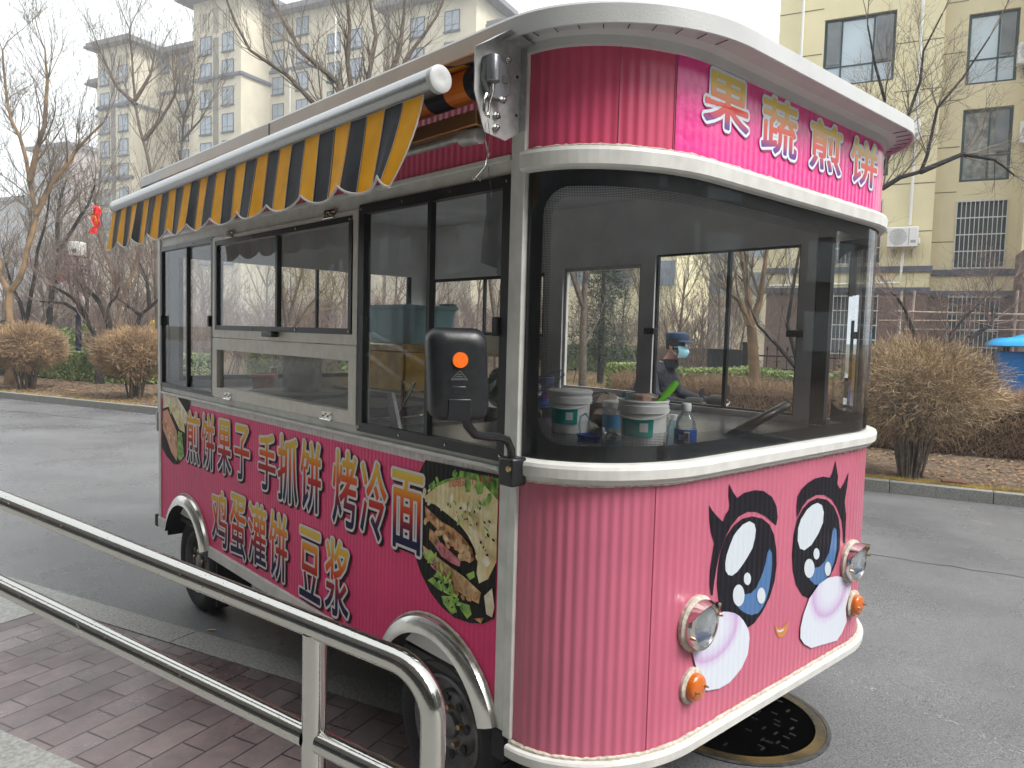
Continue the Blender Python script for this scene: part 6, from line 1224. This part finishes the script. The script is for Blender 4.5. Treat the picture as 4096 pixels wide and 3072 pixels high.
for (u0,u1,z0,z1),gm_,tr_,mu in ((RWn[0],gsky,.36,(.62,)),(RWn[1],curt,.36,(.55,)),(RWn[2],gdark,.36,(.66,)),(RWn[3],gdark,.36,(.66,)),((2.37,3.66,12.3,14.4),gsky,.36,(.62,))): win(yb,u0,z0,24.75,u1-u0,z1-z0,None,mu,tr_,teal,gm_,surround=z0>6,depth=.3)
for (u0,u1,z0,z1) in (LW[0],LW[1]):
    mb=MB(RW); w_=u1-u0; zz=z0+(z1-z0)*.33
    mb.box(u0+.1,u0+w_*.23,24.34,24.36,zz,z1-.1); mb.box(u0+w_*.73,u1-.1,24.34,24.36,zz,z1-.1); build_split(mb,'insect_screen',mat('screen_grey',(.10,.11,.12),.6,noise=(1.6,.6,2),col2=(.2,.22,.23)),yb)
for (u0,u1,z0,z1) in (RWn[0],RWn[1]):
    mb=MB(RW); w_=u1-u0; zz=z0+(z1-z0)*.40
    mb.box(u0+w_*.66,u1-.1,24.79,24.81,zz,z1-.1); mb.build('insect_screen',bpy.data.materials['screen_grey'],yb)
grille(LW[2][0],LW[2][1],LW[2][2],LW[2][3],24.3); grille(LW[3][0],LW[3][1],LW[3][2],LW[3][3],24.3); grille(RWn[2][0],RWn[2][1],RWn[2][2],RWn[2][3],24.75); grille(RWn[3][0],RWn[3][1],RWn[3][2],RWn[3][3],24.75)
mb=MB(RW); mb.tube([(-2.28,24.22,3.4),(-2.28,24.22,17.4)],.045,8); mb.tube([(1.12,24.22,17.4),(1.12,24.22,5.25)],.045,8); mb.tube([(.98,24.20,4.65),(.96,24.05,3.9),(.93,24.10,3.48),(-2.9,24.12,3.40)],.04,8); mb.tube([(1.0,24.2,3.1),(1.0,24.2,1.9)],.04,8)
build_split(mb,'drain_pipe',white_p,yb,smooth=True)
def ac(u_,z,n_,lab):
    t=thing('air_conditioner',lab,'air conditioner',RP(u_,n_-.3,z),'air conditioners on the yellow building'); mb=MB(RW); mb.box(u_,u_+.84,n_-.42,n_-.12,z,z+.60); mb.box(u_+.84,u_+.90,n_-.36,n_-.16,z+.08,z+.26); mb.build('casing',white_p,t,bevel=.02)
    mb=MB(RW); c=(u_+.30,n_-.425,z+.31)
    for r in (.03,.065,.10,.135,.17,.205,.235): mb.tube([(c[0]+r*math.cos(a),c[1],c[2]+r*math.sin(a)) for a in [k*PI/12 for k in range(24)]],.005,4,closed=True)
    for k in range(12): a=k*PI/6; mb.tube([(c[0]+.02*math.cos(a),c[1],c[2]+.02*math.sin(a)),(c[0]+.24*math.cos(a),c[1],c[2]+.24*math.sin(a))],.004,4)
    mb.build('fan_guard',mat('ac_guard',(.45,.45,.44),.5),t); mb=MB(RW); mb.lathe([(.24,0),(.24,.004),(0,.004)],(c[0],c[1]+.006,c[2]),'y',24); mb.build('fan',mat('ac_dark',(.22,.22,.22),.6),t)
    mb=MB(RW); mb.box(u_+.58,u_+.60,n_-.424,n_-.419,z+.05,z+.55); mb.box(u_+.64,u_+.78,n_-.424,n_-.419,z+.12,z+.20); mb.build('panel_mark',mat('ac_mark',(.35,.36,.36),.5),t)
    mb=MB(RW)
    for a in (.15,.68): mb.box(u_+a,u_+a+.04,n_-.42,n_+.02,z-.05,z-.01); mb.box(u_+a,u_+a+.04,n_-.05,n_+.02,z-.28,z-.01)
    build_split(mb,'wall_bracket',M['galv'],t)
ac(.52,4.55,24.3,'white air conditioner above the lower slate band, beside the white pipe'); ac(.40,7.72,24.3,'white air conditioner half hidden by the truck roof edge'); ac(3.62,9.75,24.75,'uppermost white air conditioner at the right edge of the photo'); ac(3.80,7.50,24.75,'lower white air conditioner at the right edge of the photo')
# far cream apartment block --------------------------------------
ab=thing('apartment_block','tall cream apartment block with slate eaves fading in the haze','building',RP(-65,62,.03))
P0=None
def block(u0,u1,n0,n1,zt,eave=1.1,nm='wall',m=None,par=ab,rf=True):
    mb=MB(RW); mb.box(u0,u1,n0,n1,0,zt); mb.build(nm,m or cream,par)
    if rf:
        mb=MB(RW); e=eave; a=[(u0-e,n0-e),(u1+e,n0-e),(u1+e,n1+e),(u0-e,n1+e)]
        r0=[mb.vert((x,y,zt-.05)) for x,y in a]; r1=[mb.vert((x,y,zt+.25)) for x,y in a]; r1b=[mb.vert((x+(.18 if x<u0 else -.18),y+(.18 if y<n0 else -.18),zt+.30)) for x,y in a]; r1c=[mb.vert((x+(.18 if x<u0 else -.18),y+(.18 if y<n0 else -.18),zt+.62)) for x,y in a]; k=min(u1-u0,n1-n0)/2*.6
        r2=[mb.vert((x+(k+e if x<u0 else -k-e),y+(k+e if y<n0 else -k-e),zt+1.5)) for x,y in a]
        for p,q in ((r0,r1),(r1,r1b),(r1b,r1c),(r1c,r2)):
            for i in range(4): j=(i+1)%4; mb.f.append([p[i],p[j],q[j],q[i]]); mb.m.append(0)
        mb.f.append(r0[::-1]); mb.f.append(r2[:]); mb.m+=[0,0]; mb.build('roof',roofg,par)
block(-87.3,-81.3,58,66,34.6); block(-70.6,-63.3,58,66,37.2,1.4); block(-90.4,-87.3,60,66,31.3,1.0); block(-82.4,-70.0,62.2,70,34.3,1.2); block(-63.4,-46,62.2,70,36.0,1.2); block(-54.2,-46.5,60.6,64,33.0,.4,rf=False); block(-46,-36,61,70,33.5,1.2); block(-36,-27,64,72,31.0,1.2)
mb=MB(RW)
for u0,u1,n_,zz in ((-87.5,-81.1,57.8,(27.5,18.9)),(-70.8,-63.1,57.8,(28.6,20.0)),(-82.4,-70.5,62.0,(29.7,20.6)),(-63.4,-46,62.0,(29.9,20.7)),(-46,-36,60.8,(27.0,18.5)),(-90.5,-87.3,59.8,(27.4,18.8))):
    for z in zz: mb.box(u0,u1,n_,n_+.5,z,z+.32); 
mb.box(-81.4,-81.05,57.8,62.2,27.5,27.82); mb.box(-63.4,-63.05,57.8,62.2,28.6,28.92)
build_split(mb,'band',trimg,ab)
slot=mat('slot',(.30,.27,.22),.9); mb=MB(RW)
for c0,n_,zt_ in ((-84.3,57.97,34.0),(-66.95,57.97,36.4)):
    for k in range(4): mb.box(c0-2.6+.42*k,c0-2.42+.42*k,n_,n_+.1,zt_-2.6,zt_-.6); mb.box(c0+.95+.42*k,c0+1.13+.42*k,n_,n_+.1,zt_-2.6,zt_-.6)
    mb.box(c0-.5,c0+.25,n_-.02,n_+.1,zt_-2.9,zt_-.2)
build_split(mb,'slot',slot,ab); mb=MB(RW)
for c0,n_,zt_ in ((-84.3,57.97,34.0),(-66.95,57.97,36.4)):
    mb.box(c0-.5,c0+.25,n_-.04,n_+.1,4,zt_-3.4)
build_split(mb,'louvre_strip',mat('louvre',(.24,.22,.19),.8,noise=(.4,.4,2)),ab)
mb=MB(RW)
for u_,n_ in ((-75.2,62.1),(-60.2,62.1),(-52.5,60.5),(-33,63.9)): mb.tube([(u_,n_,3),(u_,n_,34)],.10,6)
build_split(mb,'drain_pipe',white_p,ab)
w1=w2=None; cnt=0
for c0,zt_ in ((-84.3,32.2),(-66.95,33.3)):
    for k in range(9):
        z=zt_-1.95-2.86*k
        if z<8: break
        w1=win(ab,c0-2.55,z,57.9,1.75,1.95,w1,(.45,),.28,surround=True,depth=0); win(ab,c0+.85,z,57.9,1.85,1.95,w1,depth=0); cnt+=2
for uc,n_,zt_,kk in ((-81.6,62.1,34.3,1),(-78.1,62.1,34.6,9),(-74.4,62.1,34.6,3),(-62.9,62.1,35.4,8),(-59.4,62.1,35.5,8),(-50.8,60.5,32.3,7),(-53.6,60.5,32.3,7),(-43.5,60.9,32.4,5),(-39.5,60.9,32.4,5),(-33.5,63.9,30,3),(-89.5,59.9,30.8,7)):
    for k in range(kk):
        z=zt_-2.0-2.92*k
        if z<8: break
        w2=win(ab,uc,z,n_,1.7,1.9,w2,(.5,),.3,surround=True,depth=0); cnt+=1
# more distant blocks
db=thing('distant_block','pale grey apartment block deep in the haze behind the left trees','building',polar(215,150)); dgy=wall_mat('render_grey',(.42,.36,.35),.15)
p=polar(215,140); 
def lblock(par,c,w_,d_,h,mt,rot=A0,dz=0):
    T=lambda q:Vector((c.x,c.y,0))+Vector((q[0]*math.cos(rot)-q[1]*math.sin(rot),q[0]*math.sin(rot)+q[1]*math.cos(rot),q[2])); mb=MB(T); mb.box(-w_/2,w_/2,0,d_,0,h); mb.build('wall',mt,par); mb=MB(T); mb.box(-w_/2-.8,w_/2+.8,-.8,d_+.8,h,h+.7); mb.build('roof',roofg,par)
    mb=MB(T); k=0
    z=h-3
    while z>3:
        x=-w_/2+1.2
        while x<w_/2-1.5: mb.box(x,x+1.5,-.06,.02,z,z+1.7); x+=3.1
        z-=2.9
    mb.build('window',glz,par)
lblock(db,p,11,10,33,dgy); p2=polar(60,150); lblock(db,p2,9,10,25,dgy)
b2_=thing('beige_block','beige apartment block seen between the trees through the truck','building',polar(2840,62)); p=polar(2840,62); lblock(b2_,p,9.5,10,17,cream)
b3_=thing('ochre_block','ochre apartment block seen behind the evergreen tree','building',polar(2430,52)); p=polar(2440,54); lblock(b3_,p,9,10,14,yel)
# block across the pavement, behind the camera (seen only in reflections)
rb=thing('shop_building','plain beige shop building across the pavement','building',RP(0,-8,0)); mb=MB(RW); mb.box(-95,16,-16,-7.2,GZ,15); mb.build('wall',mat('shop_wall',(.20,.17,.14),.85,noise=(.8,.3)),rb)
mb=MB(RW); mb.box(-60,16,-7.2,-5.6,3.3,3.55); mb.build('canopy',trimg,rb); mb=MB(RW)
for k in range(16): mb.box(-54+4.4*k,-51+4.4*k,-7.22,-7.15,.6,2.9)
for k in range(16):
    for z_ in (4.6,7.6,10.6): mb.box(-54+4.4*k,-52+4.4*k,-7.22,-7.15,z_,z_+1.6)
mb.build('window',gdark,rb)
rb=thing('end_building','dark apartment building closing the road beyond the photo','building',RP(30,8,0)); mb=MB(RW); mb.box(27,40,-30,2.6,GZ,11); mb.build('wall',mat('end_wall',(.16,.14,.12),.85,noise=(.5,.4)),rb)
mb=MB(RW); mb.box(24,40,5.2,34,GZ,9.5); mb.build('wall',bpy.data.materials['end_wall'],rb); mb=MB(RW)
for k in range(5):
    for j in range(9):
        if abs(3.9-(-27+6.2*j+1.3))<2.6: continue
        u_=26.94 if -27+6.2*j<2.6 else 23.94
        mb.box(u_,u_+.1,-27+6.2*j,-24.4+6.2*j,1.2+3*k,2.9+3*k) if k<3 else None
mb.build('window',gsky,rb)
# ---------------------------------------------------------------- people
def body(name,loc,joints,edges,m,parent,rz=0,sub=2):
    me=bpy.data.meshes.new(name); me.from_pydata([j[0] for j in joints],edges,[]); o=bpy.data.objects.new(name,me); C.objects.link(o)
    sk=o.modifiers.new('skin','SKIN'); me.materials.append(m[0])
    for i,j in enumerate(joints):
        v=me.skin_vertices[0].data[i]; r=j[1] if isinstance(j[1],tuple) else (j[1],j[1]); v.radius=r; v.use_root=(i==0)
    sb=o.modifiers.new('sub','SUBSURF'); sb.levels=sub; sb.render_levels=sub
    bpy.context.view_layer.update(); dg=bpy.context.evaluated_depsgraph_get(); nm=bpy.data.meshes.new_from_object(o.evaluated_get(dg)); o.modifiers.clear(); o.data=nm; nm.materials.clear()
    for x in m: nm.materials.append(x)
    nm.polygons.foreach_set('use_smooth',[True]*len(nm.polygons)); o.parent=parent; ORG[o.name]=ORG[parent.name]; return o
skin=mat('skin',(.42,.22,.15),.55); jack=mat('jacket_navy',(.018,.020,.032),.75,noise=(9,.4,4),bump=(14,.02)); cap_m=mat('cap_blue',(.030,.055,.10),.75,noise=(14,.3)); mask_m=mat('mask_blue',(.32,.62,.72),.7); glv=mat('glove_black',(.014,.013,.014),.5); hair=mat('hair_grey',(.05,.045,.045),.9,noise=(60,.4))
def rider():
    hd=Vector((-2.70,4.60,0)); rz=rad(8); px_=hd
    t=thing('person','rider in navy jacket, blue peaked cap and pale blue face mask','person',(hd.x-.05,hd.y,GZ)); t.rotation_euler=(0,0,rz)
    # local: +x riding direction, z up from the ground
    J=[((-.34,0,.84),(.15,.17)),((-.30,0,1.03),(.15,.18)),((-.21,0,1.22),(.15,.20)),((-.11,0,1.37),(.12,.14)),((-.03,0,1.46),(.058,.058)),((.015,0,1.53),(.06,.06)),((.05,0,1.62),(.085,.075)),((.055,0,1.69),(.08,.075)),
       ((-.13,-.19,1.35),(.08,.075)),((-.04,-.26,1.13),(.062,.062)),((.20,-.26,1.08),(.050,.050)),((.42,-.25,1.09),(.030,.036)),
       ((-.13,.19,1.35),(.08,.075)),((-.04,.26,1.13),(.062,.062)),((.20,.26,1.08),(.050,.050)),((.42,.25,1.09),(.030,.036)),
       ((-.30,-.11,.80),(.10,.10)),((.13,-.14,.78),(.075,.075)),((.16,-.13,.42),(.055,.055)),((.22,-.13,.36),(.045,.04)),((.34,-.13,.34),(.035,.035)),
       ((-.30,.11,.80),(.10,.10)),((.13,.14,.78),(.075,.075)),((.16,.13,.42),(.055,.055)),((.22,.13,.36),(.045,.04)),((.34,.13,.34),(.035,.035))]
    E_=[(0,1),(1,2),(2,3),(3,4),(4,5),(5,6),(6,7),(3,8),(8,9),(9,10),(10,11),(3,12),(12,13),(13,14),(14,15),(0,16),(16,17),(17,18),(18,19),(19,20),(0,21),(21,22),(22,23),(23,24),(24,25)]
    o=body('body',hd,J,E_,[jack,skin,glv],t)
    for p in o.data.polygons:
        if p.center.z>1.455: p.material_index=1
        elif p.center.x>.36 and p.center.z>.9: p.material_index=2
    def part(fn,name,m,sm_=True): mb=MB(lambda q:(q[0]+ORG[t.name].x,q[1]+ORG[t.name].y,q[2]+ORG[t.name].z)); fn(mb); return mb.build(name,m,t,smooth=sm_)
    def f(mb):
        mb.lathe([(.092,1.655),(.098,1.675),(.106,1.712),(.100,1.738),(.06,1.750),(0,1.752)],(.045,0,0),n=24,sc2=(1.12,.92))
        b=[mb.vert((.045+.10*math.cos(a)*1.05,.085*math.sin(a),1.672)) for a in lin(-1.25,1.25,10)]; c=[mb.vert((.045+.10*math.cos(a)*1.05+.085*math.cos(a*.8),.085*math.sin(a)*.95,1.648)) for a in lin(-1.25,1.25,10)]; d=[mb.vert((.045+.10*math.cos(a)*1.05+.085*math.cos(a*.8),.085*math.sin(a)*.95,1.655)) for a in lin(-1.25,1.25,10)]
        for i in range(10): mb.f.append([b[i],b[i+1],c[i+1],c[i]]); mb.f.append([b[i],d[i],d[i+1],b[i+1]]); mb.f.append([c[i],c[i+1],d[i+1],d[i]]); mb.m+=[0,0,0]
    part(f,'cap',cap_m)
    def f(mb):
        g=[[mb.vert((.058+(.090+.028*math.cos((j-2)*.75))*math.cos(a)*(1-.10*abs(j-2)/2),.083*math.sin(a)*(1-.08*j/4),1.615-.028*j)) for a in lin(-1.15,1.15,8)] for j in range(5)]
        for a,b in zip(g,g[1:]):
            for i in range(8): mb.f.append([a[i],a[i+1],b[i+1],b[i]]); mb.m.append(0)
        for s in (-1,1): mb.tube([(.085,s*.078,1.60),(.02,s*.085,1.615)],.002,4); mb.tube([(.085,s*.078,1.53),(.02,s*.085,1.585)],.002,4)
    part(f,'face_mask',mask_m)
    def f(mb):
        for s in (-1,1): mb.lathe([(.0,-.006),(.022,-.004),(.026,.004),(.0,.007)],(.025,s*.082,1.605),'y',12,sc2=(1.25,.8))
    part(f,'ear',skin)
    def f(mb):
        for s in (-1,1): mb.lathe([(0,-.006),(.008,0),(0,.006)],(.136,s*.030,1.640),'x',10)
    part(f,'eye',M['black_frame'])
    def f(mb): mb.lathe([(.088,1.58),(.096,1.62),(.097,1.675)],(.030,0,0),n=20,sc2=(1,.93))
    part(f,'hair',hair)
    def f(mb): mb.lathe([(.085,1.40),(.092,1.43),(.080,1.48),(.068,1.485),(.066,1.44)],(-.03,0,0),n=18,sc2=(1.05,1.1))
    part(f,'collar',jack)
    def f(mb):
        for s in (-1,1):
            for k,l in enumerate((.052,.060,.057,.045)):
                y=s*.25-.032+.021*k; mb.tube([(.425,y,1.105),(.455,y,1.110),(.475,y,1.095),(.472,y,1.070),(.455,y,1.06)],[.013,.0125,.012,.011,.008],7)
            mb.tube([(.425,s*.25-s*.035,1.09),(.445,s*.25-s*.05,1.07),(.462,s*.25-s*.052,1.062)],[.014,.012,.009],7)
            mb.lathe([(.052,-.06),(.060,.0),(.056,.09),(.045,.11)],(.36,s*.25,1.09),'x',14)
    part(f,'glove',glv)
    s=thing('scooter','dark electric scooter ridden past the far side of the truck','scooter',(hd.x-.05,hd.y,GZ)); s.rotation_euler=(0,0,rz)
    def sp_(fn,name,m): mb=MB(lambda q:(q[0]+ORG[s.name].x,q[1]+ORG[s.name].y,q[2]+ORG[s.name].z)); fn(mb); return mb.build(name,m,s,smooth=True)
    for xx in (-.45,.75):
        w_=sp_(lambda mb:mb.lathe([(.15,-.03),(.21,-.045),(.225,-.02),(.225,.02),(.21,.045),(.15,.03)],(xx,0,.225),'y',28,cap=False),'wheel',M['rubber'])
        mb=MB(lambda q:(q[0]+ORG[s.name].x,q[1]+ORG[s.name].y,q[2]+ORG[s.name].z)); mb.lathe([(.155,-.03),(.02,-.035),(.02,.035),(.155,.03)],(xx,0,.225),'y',20); mb.build('hub',M['galv'],w_,smooth=True)
    gp=mat('scooter_paint',(.03,.03,.035),.25,coat=.6)
    def f(mb): mb.prism([(-.62,.55),(-.55,.72),(.12,.74),(.16,.45),(.42,.26),(.52,.30),(.62,.95),(.56,.98),(.42,.40),(.1,.28),(-.3,.26),(-.5,.45)],lambda p:(p[0],-.13,p[1]),lambda p:(p[0],.13,p[1]))
    sp_(f,'scooter_body',gp)
    sp_(lambda mb:mb.tube([(-.55,0,.76),(-.2,0,.775),(.12,0,.76)],[.09,.12,.08],12),'seat',M['black_plastic'])
    def f(mb): mb.tube([(.46,-.33,1.075),(.50,-.12,1.03),(.52,0,1.0),(.50,.12,1.03),(.46,.33,1.075)],.014,8); mb.tube([(.52,0,1.0),(.74,0,.25)],.025,8)
    sp_(f,'handlebar',M['galv'])
    sp_(lambda mb:mb.lathe([(0,.13),(.05,.125),(.075,.06),(.07,-.02),(.0,-.03)],(.56,0,.98),'x',18),'headlight',M['lamp_bowl'])
    def f(mb):
        for q in (-1,1): mb.tube([(.48,q*.22,1.08),(.46,q*.26,1.17)],.005,5); mb.lathe([(.0,-.008),(.045,-.006),(.045,.006),(0,.008)],(.46,q*.28,1.20),'x',14)
    sp_(f,'rear_view_mirror',M['black_plastic'])
rider()
def walker():
    p=polar(613,28); t=thing('person','small distant figure in a yellow raincoat walking behind the shrubs','person',(p.x,p.y,.03)); rc=mat('raincoat_yellow',(.75,.48,.01),.5)
    J=[((0,0,.95),(.15,.13)),((0,0,1.15),(.15,.12)),((0,0,1.33),(.17,.11)),((0,0,1.44),(.06,.06)),((.01,0,1.52),(.085,.08)),((.01,0,1.62),(.08,.08)),((0,-.19,1.32),(.06,.06)),((.03,-.22,1.06),(.05,.05)),((.10,-.20,.86),(.035,.035)),((0,.19,1.32),(.06,.06)),((-.03,.22,1.06),(.05,.05)),((.0,.22,.84),(.035,.035)),((.0,-.09,.85),(.10,.10)),((.08,-.09,.47),(.065,.065)),((.05,-.09,.08),(.045,.045)),((.16,-.09,.04),(.035,.03)),((.0,.09,.85),(.10,.10)),((-.02,.09,.47),(.065,.065)),((-.14,.09,.10),(.045,.045)),((-.04,.09,.05),(.035,.03))]
    body('body',p,J,[(0,1),(1,2),(2,3),(3,4),(4,5),(2,6),(6,7),(7,8),(2,9),(9,10),(10,11),(0,12),(12,13),(13,14),(14,15),(0,16),(16,17),(17,18),(18,19)],[rc],t,sub=1)
    mb=MB(lambda q:(p.x+q[0],p.y+q[1],.03+q[2])); mb.lathe([(.09,1.44),(.11,1.52),(.105,1.64),(.06,1.72),(0,1.73)],(0,0,0),n=14); mb.build('hood',rc,t,smooth=True)
walker()
# ---------------------------------------------------------------- haze
hz=MB(); hz.box(-190,60,-45,150,GZ-1.2,46); ho=hz.build('haze',bpy.data.materials.new('haze_air'),None); ho['kind']='stuff'; tag(ho,'pale damp haze filling the air between the buildings','haze')
hm=ho.data.materials[0]; hm.use_nodes=True; n=hm.node_tree; n.nodes.clear(); o=n.nodes.new('ShaderNodeOutputMaterial'); pv=n.nodes.new('ShaderNodeVolumePrincipled')
pv.inputs['Color'].default_value=(.93,.95,.97,1); pv.inputs['Density'].default_value=.0027; pv.inputs['Anisotropy'].default_value=.2; n.links.new(pv.outputs[0],o.inputs['Volume'])
